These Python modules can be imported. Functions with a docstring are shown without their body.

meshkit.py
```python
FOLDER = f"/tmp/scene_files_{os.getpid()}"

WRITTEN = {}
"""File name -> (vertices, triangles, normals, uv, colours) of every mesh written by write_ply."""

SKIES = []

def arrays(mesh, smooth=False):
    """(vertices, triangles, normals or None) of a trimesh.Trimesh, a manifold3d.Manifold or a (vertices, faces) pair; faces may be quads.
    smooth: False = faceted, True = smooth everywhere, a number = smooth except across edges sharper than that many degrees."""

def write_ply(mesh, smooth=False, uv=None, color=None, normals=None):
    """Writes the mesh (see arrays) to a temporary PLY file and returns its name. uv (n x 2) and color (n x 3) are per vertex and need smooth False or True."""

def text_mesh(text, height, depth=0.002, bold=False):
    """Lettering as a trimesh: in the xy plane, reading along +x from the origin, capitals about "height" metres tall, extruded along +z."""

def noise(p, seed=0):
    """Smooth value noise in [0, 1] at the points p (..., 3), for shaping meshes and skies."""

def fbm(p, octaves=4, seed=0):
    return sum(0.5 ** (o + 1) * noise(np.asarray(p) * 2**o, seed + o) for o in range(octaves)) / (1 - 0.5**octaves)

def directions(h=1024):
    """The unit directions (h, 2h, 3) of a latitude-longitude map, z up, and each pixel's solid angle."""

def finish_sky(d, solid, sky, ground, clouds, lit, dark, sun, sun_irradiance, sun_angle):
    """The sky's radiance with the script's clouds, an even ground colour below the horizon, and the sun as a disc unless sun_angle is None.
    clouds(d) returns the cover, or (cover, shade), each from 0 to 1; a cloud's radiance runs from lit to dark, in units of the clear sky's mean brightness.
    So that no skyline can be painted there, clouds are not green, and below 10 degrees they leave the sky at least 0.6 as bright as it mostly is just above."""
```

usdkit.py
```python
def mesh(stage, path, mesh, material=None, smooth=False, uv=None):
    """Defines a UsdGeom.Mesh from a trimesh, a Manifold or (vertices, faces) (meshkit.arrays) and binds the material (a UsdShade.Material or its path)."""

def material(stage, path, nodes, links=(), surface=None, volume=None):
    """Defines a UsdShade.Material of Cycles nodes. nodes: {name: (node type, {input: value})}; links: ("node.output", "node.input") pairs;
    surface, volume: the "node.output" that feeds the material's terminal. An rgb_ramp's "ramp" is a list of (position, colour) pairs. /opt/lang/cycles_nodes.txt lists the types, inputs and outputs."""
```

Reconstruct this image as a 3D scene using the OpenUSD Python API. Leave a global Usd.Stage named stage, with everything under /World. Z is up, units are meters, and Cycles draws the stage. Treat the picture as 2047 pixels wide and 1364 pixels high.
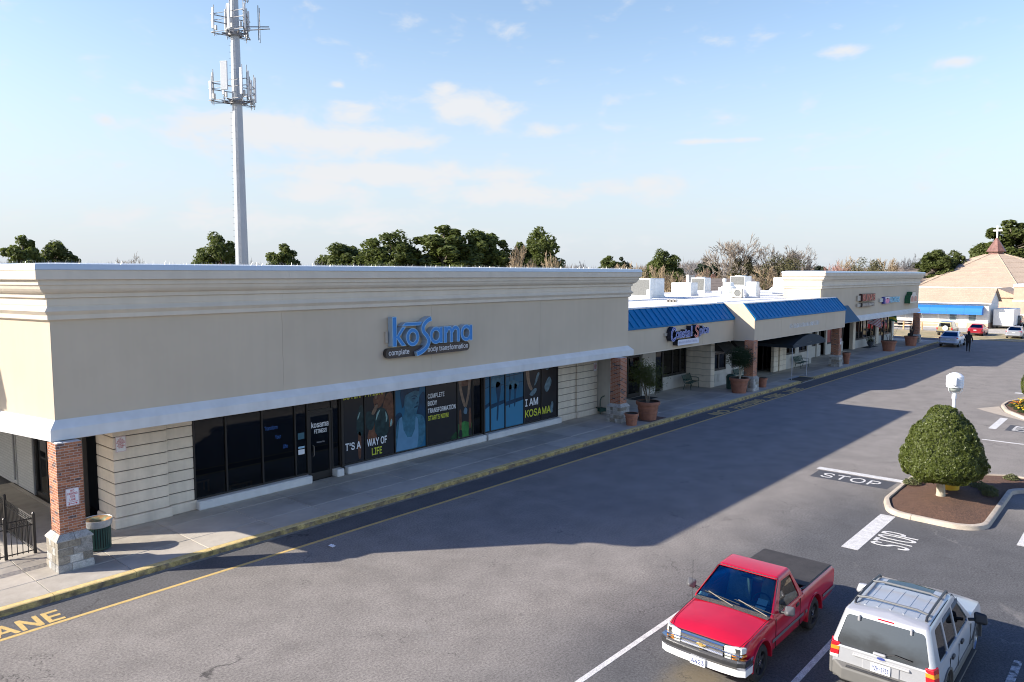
import math, random
import numpy as np
import trimesh
import manifold3d as m3
from shapely.geometry import Polygon, box as sbox, LineString, Point
from shapely import affinity
from shapely.ops import unary_union
from pxr import Usd, UsdGeom, UsdLux, UsdShade, Sdf, Gf, Vt
import usdkit, meshkit

stage = Usd.Stage.CreateInMemory()
UsdGeom.SetStageUpAxis(stage, UsdGeom.Tokens.z)
UsdGeom.SetStageMetersPerUnit(stage, 1.0)
UsdGeom.Xform.Define(stage, '/World')

# ---------------------------------------------------------------- camera
F_PX, PITCH, YAW, CAM_H = 1505.0, math.atan(133 / 1505.0), math.radians(41.153538), 7.6
fw = np.array([math.cos(YAW) * math.cos(PITCH), math.sin(YAW) * math.cos(PITCH), -math.sin(PITCH)])
rt = np.array([math.sin(YAW), -math.cos(YAW), 0.0])
up = np.cross(rt, fw)
cam = UsdGeom.Camera.Define(stage, '/World/camera')
cam.AddTransformOp().Set(Gf.Matrix4d(*rt, 0, *up, 0, *(-fw), 0, 0, 0, CAM_H, 1))
cam.CreateHorizontalApertureAttr(36.0)
cam.CreateVerticalApertureAttr(36.0 * 682 / 1024)
cam.CreateFocalLengthAttr(36.0 * F_PX / 2047)
cam.CreateClippingRangeAttr(Gf.Vec2f(0.1, 8000))
cam.CreateExposureAttr(0.95)

# ---------------------------------------------------------------- sun and sky
SUN_EL = math.radians(26.5)
sd = np.array([-0.765, 0.644, 0]); sd /= np.linalg.norm(sd)
SUN = np.array([sd[0] * math.cos(SUN_EL), sd[1] * math.cos(SUN_EL), math.sin(SUN_EL)])
SUN_ROT = math.atan2(SUN[0], SUN[1])
sun = UsdLux.DistantLight.Define(stage, '/World/sun')
sun.CreateIntensityAttr(1.25); sun.CreateAngleAttr(0.5); sun.CreateNormalizeAttr(True)
sun.CreateColorAttr(Gf.Vec3f(1.0, 0.925, 0.82))
zax = SUN; xax = np.cross([0, 0, 1.0], zax); xax /= np.linalg.norm(xax); yax = np.cross(zax, xax)
sun.AddTransformOp().Set(Gf.Matrix4d(*xax, 0, *yax, 0, *zax, 0, 0, 0, 60, 1))

# cloud banks of that afternoon, as compass bearings (degrees left of +X), elevations, half sizes, strength
BANKS = [(56.6, 9.8, 13.88, 1.98, 1), (53.4, 11.3, 4.94, 1.29, 0.7), (61.6, 9.9, 7.22, 1.52, 0.6), (64.7, 12.0, 3.04, 0.68, 0.55), (46.1, 13.5, 1.52, 0.99, 0.8), (44.1, 12.2, 4.37, 1.52, 1), (49.1, 7.3, 12.55, 1.29, 0.9), (55.3, 5.9, 6.46, 1.52, 0.7), (42.0, 6.1, 9.89, 1.52, 0.7), (31.3, 6.6, 5.7, 1.29, 0.55), (39.0, 10.7, 1.71, 0.84, 0.7), (32.8, 10.7, 5.32, 0.68, 0.4), (25.3, 9.5, 5.7, 0.34, 0.75), (18.6, 7.3, 3.42, 0.3, 0.45), (17.9, 14.8, 1.9, 0.68, 0.7), (11.1, 13.3, 2.09, 0.49, 0.5), (53.8, 13.5, 0.68, 0.38, 0.6), (69.2, 10.0, 1.29, 0.57, 0.55), (68.3, 7.2, 1.14, 0.38, 0.35), (58.1, 3.9, 22.81, 1.52, 0.5), (11.9, 6.0, 4.56, 0.68, 0.25),
         (105, 11, 14, 2, .7), (-30, 9, 12, 2, .7), (160, 12, 18, 2, .6), (-90, 9, 16, 2, .7)]
nodes = {'tc': ('texture_coordinate', {}), 'sep': ('separate_xyz', {}),
         'az': ('math', {'math_type': 'arctan2'}), 'el': ('math', {'math_type': 'arcsine'}),
         'cmb': ('combine_xyz', {'z': 0.0}), 'sc': ('vector_math', {'math_type': 'multiply', 'vector2': (16.0, 34.0, 1.0)}),
         'nz': ('noise_texture', {'scale': 1.0, 'detail': 7.0, 'roughness': 0.56, 'distortion': 0.25}),
         'sky': ('sky_texture', {'sky_type': 'single_scattering', 'sun_disc': False, 'sun_elevation': SUN_EL, 'sun_rotation': SUN_ROT, 'altitude': 60.0, 'air_density': 1.0, 'aerosol_density': 1.15, 'ozone_density': 1.0})}
links = [('tc.generated', 'sep.vector'), ('sep.y', 'az.value1'), ('sep.x', 'az.value2'), ('sep.z', 'el.value1'),
         ('az.value', 'cmb.x'), ('el.value', 'cmb.y'), ('cmb.vector', 'sc.vector1'), ('sc.vector', 'nz.vector')]
last = None
for k, (az, el, w, h, s) in enumerate(BANKS):
    # normalised elliptical distance to the bank, then a soft falloff
    nodes[f'o{k}'] = ('vector_math', {'math_type': 'subtract', 'vector2': (math.radians(az), math.radians(el), 0.0)})
    nodes[f's{k}'] = ('vector_math', {'math_type': 'multiply', 'vector2': (1 / math.radians(w), 1 / math.radians(h), 0.0)})
    nodes[f'l{k}'] = ('vector_math', {'math_type': 'length'})
    nodes[f'm{k}'] = ('map_range', {'range_type': 'smoothstep', 'from_min': 1.25, 'from_max': 0.0, 'to_min': 0.0, 'to_max': s, 'clamp': True})
    links += [('cmb.vector', f'o{k}.vector1'), (f'o{k}.vector', f's{k}.vector1'), (f's{k}.vector', f'l{k}.vector1'), (f'l{k}.value', f'm{k}.value')]
    if last:
        nodes[f'x{k}'] = ('math', {'math_type': 'maximum'}); links += [(last, f'x{k}.value1'), (f'm{k}.result', f'x{k}.value2')]; last = f'x{k}.value'
    else:
        last = f'm{k}.result'
nodes['sum'] = ('math', {'math_type': 'multiply_add', 'value2': 2.0, 'value3': -1.08})
nodes['sum2'] = ('math', {'math_type': 'add'})
nodes['cov'] = ('map_range', {'range_type': 'smoothstep', 'from_min': 0.0, 'from_max': 0.75, 'to_min': 0.0, 'to_max': 0.95, 'clamp': True})
nodes['cloudtone'] = ('mix_color', {'fac': 0.0, 'a': (3.45, 3.5, 3.6), 'b': (3.45, 3.5, 3.6)})
nodes['mixc'] = ('mix_color', {'use_clamp': False})
nodes['hz'] = ('map_range', {'range_type': 'smoothstep', 'from_min': 0.34, 'from_max': 0.0, 'to_min': 0.0, 'to_max': 0.85, 'clamp': True})
nodes['zen'] = ('map_range', {'range_type': 'smoothstep', 'from_min': 0.34, 'from_max': 0.90, 'to_min': 0.0, 'to_max': 1.0, 'clamp': True})
nodes['mz'] = ('mix_color', {'blend_type': 'multiply', 'b': (0.02, 0.25, 0.80), 'use_clamp': False})
nodes['mixh'] = ('mix_color', {'b': (2.72, 3.02, 3.45), 'use_clamp': False})
nodes['bg'] = ('background_shader', {'strength': 0.13})
links += [('nz.fac', 'sum.value1'), ('sum.value', 'sum2.value1'), (last, 'sum2.value2'), ('sum2.value', 'cov.value'), ('el.value', 'hz.value'),
          ('hz.result', 'mixh.fac'), ('el.value', 'zen.value'), ('zen.result', 'mz.fac'), ('sky.color', 'mz.a'), ('mz.result', 'mixh.a'), ('mixh.result', 'mixc.a'), ('cloudtone.result', 'mixc.b'), ('cov.result', 'mixc.fac'), ('mixc.result', 'bg.color')]
skymat = usdkit.material(stage, '/World/Looks/sky', nodes, links, surface='bg.background')
dome = UsdLux.DomeLight.Define(stage, '/World/sky')
UsdShade.MaterialBindingAPI.Apply(dome.GetPrim()).Bind(skymat)
dome.GetPrim().SetCustomDataByKey('kind', 'structure')

# ---------------------------------------------------------------- materials
_mats = {}
def mat(name, col, rough=0.6, var=0.0, vscale=3.0, metal=0.0, bump=0.0, bscale=60.0, coat=0.0, spec=0.5, rnd=0.0, streak=0.0, coord='pos', fine=0.0, fscale=90.0, tl=0.0, emit=0.0, col2=None):
    """A principled material with optional tone noise (var), per-object variation (rnd), fine grain, vertical weather streaks and bump."""
    if name in _mats: return _mats[name]
    n = {'p': ('principled_bsdf', {'base_color': col, 'roughness': rough, 'metallic': metal, 'coat_weight': coat, 'specular_ior_level': spec})}
    l = []; cur = None
    if emit: n['p'][1].update(emission_color=col, emission_strength=emit)
    src = 'g.position' if coord == 'pos' else 'tc.object'
    n['g'] = ('geometry', {}); n['tc'] = ('texture_coordinate', {}); n['base'] = ('color', {'value': col}); cur = 'base.color'
    def mul(tag, valsock):
        nonlocal cur
        n['h' + tag] = ('hsv', {'hue': 0.5, 'saturation': 1.0, 'fac': 1.0}); l.extend([(valsock, f'h{tag}.value'), (cur, f'h{tag}.color')]); cur = f'h{tag}.color'
    def rng(tag, sock, lo, hi, a=0.3, b=0.7):
        n['r' + tag] = ('map_range', {'from_min': a, 'from_max': b, 'to_min': lo, 'to_max': hi, 'clamp': True}); l.append((sock, f'r{tag}.value')); return f'r{tag}.result'
    if col2 is not None:
        n['n0'] = ('noise_texture', {'scale': vscale * 0.7, 'detail': 4.0}); l.append((src, 'n0.vector'))
        n['mx'] = ('mix_color', {'a': col, 'b': col2}); l.extend([(rng('0', 'n0.fac', 0.0, 1.0, 0.42, 0.62), 'mx.fac')]); cur = 'mx.result'
    if var:
        n['n1'] = ('noise_texture', {'scale': vscale, 'detail': 6.0, 'roughness': 0.62}); l.append((src, 'n1.vector')); mul('1', rng('1', 'n1.fac', 1 - var, 1 + var))
    if fine:
        n['n2'] = ('noise_texture', {'scale': fscale, 'detail': 2.0}); l.append((src, 'n2.vector')); mul('2', rng('2', 'n2.fac', 1 - fine, 1 + fine))
    if streak:
        n['mp'] = ('vector_math', {'math_type': 'multiply', 'vector2': (2.6, 2.6, 0.16)}); n['n3'] = ('noise_texture', {'scale': 1.0, 'detail': 5.0, 'roughness': 0.6})
        l.extend([(src, 'mp.vector1'), ('mp.vector', 'n3.vector')]); mul('3', rng('3', 'n3.fac', 1.0 + streak * .5, 1 - streak, 0.42, 0.75))
    if rnd:
        n['oi'] = ('object_info', {}); mul('4', rng('4', 'oi.random', 1 - rnd, 1 + rnd, 0, 1))
    l.append((cur, 'p.base_color'))
    if bump:
        n['nb'] = ('noise_texture', {'scale': bscale, 'detail': 3.0}); n['b'] = ('bump', {'strength': bump, 'distance': 0.02}); l.extend([(src, 'nb.vector'), ('nb.fac', 'b.height'), ('b.normal', 'p.normal')])
    out = 'p.BSDF'
    if tl:
        n['t'] = ('translucent_bsdf', {}); n['mc'] = ('mix_closure', {'fac': tl}); l.extend([(cur, 't.color'), ('p.BSDF', 'mc.closure1'), ('t.BSDF', 'mc.closure2')]); out = 'mc.closure'
    _mats[name] = usdkit.material(stage, '/World/Looks/' + name, n, l, surface=out)
    return _mats[name]

def glass_mat(name, tint, ior=1.5, rough=0.0, gloss=0.9):
    if name in _mats: return _mats[name]
    n = {'t': ('transparent_bsdf', {'color': tint}), 'g': ('glossy_bsdf', {'color': (gloss,) * 3, 'roughness': rough}), 'f': ('fresnel', {'IOR': ior}), 'm': ('mix_closure', {})}
    _mats[name] = usdkit.material(stage, '/World/Looks/' + name, n, [('f.fac', 'm.fac'), ('t.BSDF', 'm.closure1'), ('g.BSDF', 'm.closure2')], surface='m.closure')
    return _mats[name]

# ---------------------------------------------------------------- prim helpers
_used = {}
def path_for(parent, name):
    key = (str(parent), name); k = _used.get(key, 0); _used[key] = k + 1
    return f'{parent}/{name}' if k == 0 else f'{parent}/{name}_{k:03d}'
def meta(prim, label=None, cat=None, group=None, kind=None):
    for k, v in (('label', label), ('category', cat), ('group', group), ('kind', kind)):
        if v: prim.SetCustomDataByKey(k, v)
    return prim
def thing(name, label=None, cat=None, loc=(0, 0, 0), rotz=0.0, group=None, kind=None, scale=None):
    x = UsdGeom.Xform.Define(stage, path_for('/World', name))
    x.AddTranslateOp().Set(Gf.Vec3d(*map(float, loc)))
    if rotz: x.AddRotateZOp().Set(float(rotz))
    if scale is not None: x.AddScaleOp().Set(Gf.Vec3f(*([float(scale)] * 3 if np.ndim(scale) == 0 else map(float, scale))))
    return meta(x.GetPrim(), label, cat, group, kind)
def part(parent, name, mesh, m, label=None, kind=None, smooth=False):
    p = parent.GetPath() if parent is not None else '/World'
    if isinstance(mesh, MB): mesh = mesh.get()
    g = usdkit.mesh(stage, path_for(p, name), mesh, m, smooth)
    return meta(g.GetPrim(), label, None, None, kind)
def single(name, mesh, m, label=None, cat=None, group=None, kind=None, smooth=False):
    return meta(part(None, name, mesh, m, smooth=smooth), label, cat, group, kind)
def copy_of(src, name, loc, rotz=0.0, scale=None, label=None, group=None):
    was = src.GetCustomData()
    t = thing(name, label or was.get('label'), was.get('category'), loc, rotz, group or was.get('group'), None, scale)
    t.GetReferences().AddInternalReference(src.GetPath()); t.SetInstanceable(True)
    return t

class MB:
    """Collects boxes, prisms, tubes, lathes into one mesh."""
    def __init__(s): s.v, s.f, s.n = [], [], 0
    def add(s, v, f):
        v = np.asarray(v, float).reshape(-1, 3); f = np.asarray(f, int)
        if f.shape[1] == 4: f = np.vstack([f[:, [0, 1, 2]], f[:, [0, 2, 3]]])
        s.v.append(v); s.f.append(f + s.n); s.n += len(v); return s
    def tm(s, m): return s.add(m.vertices, m.faces)
    def mani(s, m):
        k = m.to_mesh(); return s.add(k.vert_properties[:, :3], k.tri_verts)
    def box(s, x0, x1, y0, y1, z0, z1):
        v = [(x, y, z) for z in (z0, z1) for y in (y0, y1) for x in (x0, x1)]
        return s.add(v, [(0, 2, 3, 1), (4, 5, 7, 6), (0, 1, 5, 4), (2, 6, 7, 3), (0, 4, 6, 2), (1, 3, 7, 5)])
    def bbox(s, x0, x1, y0, y1, z0, z1, b=0.01):
        """Box with chamfered edges (convex hull of 24 points)."""
        pts = []
        for sx, X in ((1, x0), (-1, x1)):
            for sy, Y in ((1, y0), (-1, y1)):
                for sz, Z in ((1, z0), (-1, z1)):
                    pts += [(X, Y + sy * b, Z + sz * b), (X + sx * b, Y, Z + sz * b), (X + sx * b, Y + sy * b, Z)]
        return s.mani(m3.Manifold.hull_points(np.array(pts)))
    def quad(s, a, b, c, d): return s.add([a, b, c, d], [(0, 1, 2, 3)])
    def poly(s, p, z0, z1):
        for g in getattr(p, 'geoms', [p]):
            m = trimesh.creation.extrude_polygon(g, z1 - z0, engine='earcut'); m.apply_translation([0, 0, z0]); s.tm(m)
        return s
    def tube(s, pts, r, sides=6, caps=True):
        p = np.asarray(pts, float); r = np.broadcast_to(r, (len(p),))
        t = np.gradient(p, axis=0); t /= np.linalg.norm(t, axis=1, keepdims=True) + 1e-12
        ref = np.where(np.abs(t[:, 2:]) < 0.9, [[0, 0, 1.0]], [[1.0, 0, 0]])
        a = np.cross(t, ref); a /= np.linalg.norm(a, axis=1, keepdims=True) + 1e-12
        for k in range(1, len(p)):
            if a[k] @ a[k - 1] < 0.3:
                q = a[k - 1] - t[k] * (a[k - 1] @ t[k]); a[k] = q / (np.linalg.norm(q) + 1e-12)
        b = np.cross(t, a); an = np.arange(sides) * 2 * np.pi / sides
        v = p[:, None] + r[:, None, None] * (np.cos(an)[None, :, None] * a[:, None] + np.sin(an)[None, :, None] * b[:, None])
        i, j = np.meshgrid(np.arange(len(p) - 1), np.arange(sides), indexing='ij')
        q = np.stack([i * sides + j, i * sides + (j + 1) % sides, (i + 1) * sides + (j + 1) % sides, (i + 1) * sides + j], -1).reshape(-1, 4)
        s.add(v.reshape(-1, 3), q)
        if caps and sides > 2:
            for e, o in ((0, 1), (len(p) - 1, -1)):
                s.add(v[e], [(0, k + 1, k)[::o] for k in range(1, sides - 1)])
        return s
    def lathe(s, prof, n=24, c=(0, 0, 0), axis='z', full=True):
        """prof: (radius, height) pairs turned about an axis through c."""
        pr = np.asarray(prof, float); an = np.arange(n) * 2 * np.pi / n
        x = pr[:, 0][:, None] * np.cos(an); y = pr[:, 0][:, None] * np.sin(an); z = np.broadcast_to(pr[:, 1][:, None], x.shape)
        v = np.stack([x, y, z], -1) if axis == 'z' else np.stack([x, z, -y], -1) if axis == 'y' else np.stack([z, x, y], -1)
        i, j = np.meshgrid(np.arange(len(pr) - 1), np.arange(n), indexing='ij')
        q = np.stack([i * n + j, i * n + (j + 1) % n, (i + 1) * n + (j + 1) % n, (i + 1) * n + j], -1).reshape(-1, 4)
        return s.add(v.reshape(-1, 3) + np.asarray(c, float), q)
    def xf(s, R=None, t=None):
        for k in range(len(s.v)):
            if R is not None: s.v[k] = s.v[k] @ np.asarray(R, float).T
            if t is not None: s.v[k] = s.v[k] + np.asarray(t, float)
        return s
    def get(s): return np.vstack(s.v), np.vstack(s.f)

def rotz(d):
    c, q = math.cos(math.radians(d)), math.sin(math.radians(d)); return np.array([[c, -q, 0], [q, c, 0], [0, 0, 1.0]])
def text(s, h, depth=0.004, bold=True, width=None, center=False):
    m = meshkit.text_mesh(s, h, depth, bold)
    m.apply_translation([-m.bounds[0][0], 0, 0])
    if width: m.apply_scale([width / m.bounds[1][0], 1, 1])
    if center: m.apply_translation([-m.bounds[1][0] / 2, 0, 0])
    return m
def face_front(m, x, y, z):
    """Stands a mesh drawn in the xy plane up so that it reads on a wall facing -Y, its origin at x, y, z."""
    v = np.array(m.vertices); return trimesh.Trimesh(np.stack([v[:, 0] + x, y - v[:, 2], v[:, 1] + z], 1), m.faces, process=False)
# ================================================================ surfaces of the place
STUCCO = mat('stucco_beige', (0.535, 0.45, 0.345), 0.9, var=0.06, vscale=0.35, streak=0.03, bump=0.25, bscale=220, spec=0.2)
STUCCO_TRIM = mat('stucco_trim', (0.62, 0.55, 0.455), 0.9, var=0.05, vscale=1.2, streak=0.04, bump=0.2, bscale=220, spec=0.2)
STUCCO_BAND = mat('stucco_band_white', (0.62, 0.62, 0.61), 0.9, var=0.06, vscale=1.5, streak=0.06, bump=0.2, bscale=220, spec=0.2)
PIER = mat('pier_stucco', (0.68, 0.60, 0.49), 0.9, var=0.09, vscale=2.2, streak=0.12, bump=0.25, bscale=160, spec=0.2)
GROOVE = mat('groove_dark', (0.06, 0.055, 0.05), 0.95)
COPING = mat('coping_metal', (0.50, 0.55, 0.60), 0.45, var=0.05, vscale=1.0, metal=0.25, spec=0.5)
WHITE_ROOF = mat('white_roof_membrane', (0.72, 0.72, 0.71), 0.8, var=0.10, vscale=0.5)
WHITE_PAINT = mat('white_paint', (0.74, 0.73, 0.70), 0.6, var=0.06)
BLUE_METAL = mat('blue_standing_seam', (0.0, 0.135, 0.34), 0.55, var=0.08, vscale=1.2, spec=0.12, rnd=0.06)
BRONZE = mat('dark_bronze_frame', (0.018, 0.016, 0.015), 0.35, spec=0.5)
GLASS = glass_mat('window_glass_tinted', (0.42, 0.46, 0.48))
GLASS_CLEAR = glass_mat('window_glass_clear', (0.75, 0.80, 0.80))
INTERIOR = mat('interior_dark', (0.030, 0.032, 0.038), 0.9)
INT_FLOOR = mat('interior_floor', (0.035, 0.033, 0.03), 0.6)
BLIND = mat('window_blind', (0.40, 0.43, 0.44), 0.7)
MORTAR = mat('mortar', (0.56, 0.52, 0.49), 0.95, var=0.1)
BRICKS = [mat('brick_red', (0.36, 0.145, 0.075), 0.85, rnd=0.28, fine=0.18, fscale=70), mat('brick_brown', (0.29, 0.11, 0.06), 0.85, rnd=0.25, fine=0.18, fscale=70), mat('brick_dark', (0.12, 0.075, 0.07), 0.85, rnd=0.3, fine=0.2, fscale=70)]
STONES = [mat('stone_grey', (0.30, 0.29, 0.27), 0.95, var=0.25, vscale=9, rnd=0.2, fine=0.3, fscale=60), mat('stone_tan', (0.24, 0.215, 0.175), 0.95, var=0.25, vscale=9, rnd=0.2, fine=0.3, fscale=60), mat('stone_pale', (0.40, 0.39, 0.36), 0.95, var=0.25, vscale=9, rnd=0.15, fine=0.3, fscale=60)]
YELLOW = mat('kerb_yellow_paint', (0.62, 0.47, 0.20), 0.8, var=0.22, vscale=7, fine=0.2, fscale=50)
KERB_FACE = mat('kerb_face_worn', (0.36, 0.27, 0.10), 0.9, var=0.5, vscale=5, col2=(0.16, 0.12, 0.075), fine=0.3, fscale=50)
KERB_GREY = mat('island_kerb_concrete', (0.42, 0.36, 0.29), 0.9, var=0.15, vscale=4, fine=0.15, fscale=60, rnd=0.06)
LINE_YELLOW = mat('lane_line_yellow', (0.56, 0.39, 0.14), 0.8, var=0.14, vscale=9, fine=0.2, fscale=45)
LINE_WHITE = mat('road_paint_white', (0.56, 0.55, 0.53), 0.85, var=0.22, vscale=6, fine=0.28, fscale=38)
LINE_WORN = mat('road_paint_worn', (0.45, 0.45, 0.44), 0.85, var=0.4, vscale=11, fine=0.35, fscale=40, col2=(0.10, 0.10, 0.10))

def slab_material():
    n = {'g': ('geometry', {}), 'n1': ('noise_texture', {'scale': 0.55, 'detail': 7.0, 'roughness': 0.65}), 'n2': ('noise_texture', {'scale': 110.0, 'detail': 2.0}), 'n3': ('noise_texture', {'scale': 3.0, 'detail': 5.0}), 'oi': ('object_info', {}),
         'r': ('rgb_ramp', {'ramp': [(0.30, (0.36, 0.325, 0.275)), (0.5, (0.45, 0.41, 0.35)), (0.7, (0.52, 0.475, 0.405))]}),
         'a': ('math', {'math_type': 'multiply_add', 'value2': 0.35, 'value3': -0.17}), 's': ('math', {'math_type': 'add'}), 'a2': ('math', {'math_type': 'multiply_add', 'value2': 0.30, 'value3': -0.15}), 's2': ('math', {'math_type': 'add'}),
         'h': ('hsv', {}), 'mr': ('map_range', {'from_min': 0.3, 'from_max': 0.7, 'to_min': 0.86, 'to_max': 1.12}), 'p': ('principled_bsdf', {'roughness': 0.9, 'specular_ior_level': 0.25})}
    l = [('g.position', 'n1.vector'), ('g.position', 'n2.vector'), ('g.position', 'n3.vector'), ('oi.random', 'a.value1'), ('n3.fac', 'a2.value1'), ('n1.fac', 's.value1'), ('a.value', 's.value2'), ('s.value', 's2.value1'), ('a2.value', 's2.value2'), ('s2.value', 'r.fac'),
         ('r.color', 'h.color'), ('n2.fac', 'mr.value'), ('mr.result', 'h.value'), ('h.color', 'p.base_color')]
    return usdkit.material(stage, '/World/Looks/concrete_slab', n, l, surface='p.BSDF')
SLAB = slab_material()

def asphalt_material():
    P = {}
    n = {'g': ('geometry', {}), 'sep': ('separate_xyz', {}),
         'big': ('noise_texture', {'scale': 0.11, 'detail': 5.0, 'roughness': 0.55}), 'mid': ('noise_texture', {'scale': 0.9, 'detail': 6.0, 'roughness': 0.65}),
         'grain': ('noise_texture', {'scale': 20.0, 'detail': 5.0, 'roughness': 0.9}), 'spk': ('voronoi_texture', {'feature': 'f1', 'scale': 24.0}),
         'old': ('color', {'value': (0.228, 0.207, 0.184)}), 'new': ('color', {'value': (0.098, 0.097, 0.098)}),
         # sealed stalls (nearest the camera), sealed kerb lane, darkened further to deepen building shadow
         'wob': ('math', {'math_type': 'multiply_add', 'value2': 5.0, 'value3': -2.5}), 'yw': ('math', {'math_type': 'add'}),
         'stall': ('map_range', {'range_type': 'smoothstep', 'from_min': 10.6, 'from_max': 7.0, 'clamp': True}),
         'xs': ('map_range', {'range_type': 'smoothstep', 'from_min': 32.0, 'from_max': 24.0, 'clamp': True}), 'st2': ('math', {'math_type': 'multiply'}),
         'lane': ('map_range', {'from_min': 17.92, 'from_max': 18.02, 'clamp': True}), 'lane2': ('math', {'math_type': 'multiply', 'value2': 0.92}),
         'pat': ('map_range', {'range_type': 'smoothstep', 'from_min': 0.56, 'from_max': 0.68, 'to_min': 0.0, 'to_max': 0.25, 'clamp': True}),
         'm1': ('math', {'math_type': 'maximum'}), 'm2': ('math', {'math_type': 'maximum'}), 'mix': ('mix_color', {}),
         'hm': ('hsv', {}), 'rm': ('map_range', {'from_min': 0.3, 'from_max': 0.7, 'to_min': 0.84, 'to_max': 1.16, 'clamp': True}),
         'hg': ('hsv', {}), 'rg': ('map_range', {'from_min': 0.36, 'from_max': 0.64, 'to_min': 0.5, 'to_max': 1.5, 'clamp': True}),
         # cracks: edges of warped cells, only where a slow noise allows
         'wn': ('noise_texture', {'scale': 0.7, 'detail': 6.0, 'roughness': 0.65}), 'ws': ('vector_math', {'math_type': 'multiply_add', 'vector2': (2.6, 2.6, 0.0)}),
         'fl': ('vector_math', {'math_type': 'multiply', 'vector2': (1.0, 1.0, 0.0)}),
         'v': ('voronoi_texture', {'feature': 'distance_to_edge', 'scale': 0.26}), 'cr': ('map_range', {'from_min': 0.0, 'from_max': 0.0045, 'to_min': 1.0, 'to_max': 0.0, 'clamp': True}),
         'cn': ('noise_texture', {'scale': 0.8, 'detail': 4.0}), 'cm': ('map_range', {'from_min': 0.50, 'from_max': 0.58, 'to_min': 0.0, 'to_max': 0.85, 'clamp': True}), 'cc': ('math', {'math_type': 'multiply'}),
         'v2': ('voronoi_texture', {'feature': 'distance_to_edge', 'scale': 0.15}), 'cr2': ('map_range', {'from_min': 0.0, 'from_max': 0.006, 'to_min': 1.0, 'to_max': 0.0, 'clamp': True}), 'cn2': ('noise_texture', {'scale': 0.35, 'detail': 5.0}), 'cm2': ('map_range', {'from_min': 0.53, 'from_max': 0.6, 'to_min': 0.0, 'to_max': 0.5, 'clamp': True}), 'cc2': ('math', {'math_type': 'multiply'}),
         'pale': ('mix_color', {'b': (0.25, 0.235, 0.215)}),
         'ow': ('vector_math', {'math_type': 'multiply_add', 'vector2': (1.3, 1.3, 0.0)}), 'od': ('vector_math', {'math_type': 'distance', 'vector2': (12.75, 6.75, 0.0)}), 'om': ('map_range', {'range_type': 'smoothstep', 'from_min': 1.15, 'from_max': 0.3, 'to_min': 0.0, 'to_max': 0.75, 'clamp': True}), 'oil': ('mix_color', {'b': (0.20, 0.165, 0.105)}),
         'od2': ('vector_math', {'math_type': 'distance', 'vector2': (12.9, 6.2, 0.0)}), 'om2': ('map_range', {'range_type': 'smoothstep', 'from_min': 0.5, 'from_max': 0.1, 'to_min': 0.0, 'to_max': 0.8, 'clamp': True}), 'oil2': ('mix_color', {'b': (0.045, 0.038, 0.03)}),
         'crk': ('mix_color', {'b': (0.035, 0.032, 0.03)}),
         'bmp': ('bump', {'strength': 0.28, 'distance': 0.012}), 'p': ('principled_bsdf', {'roughness': 0.86, 'specular_ior_level': 0.3})}
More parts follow.
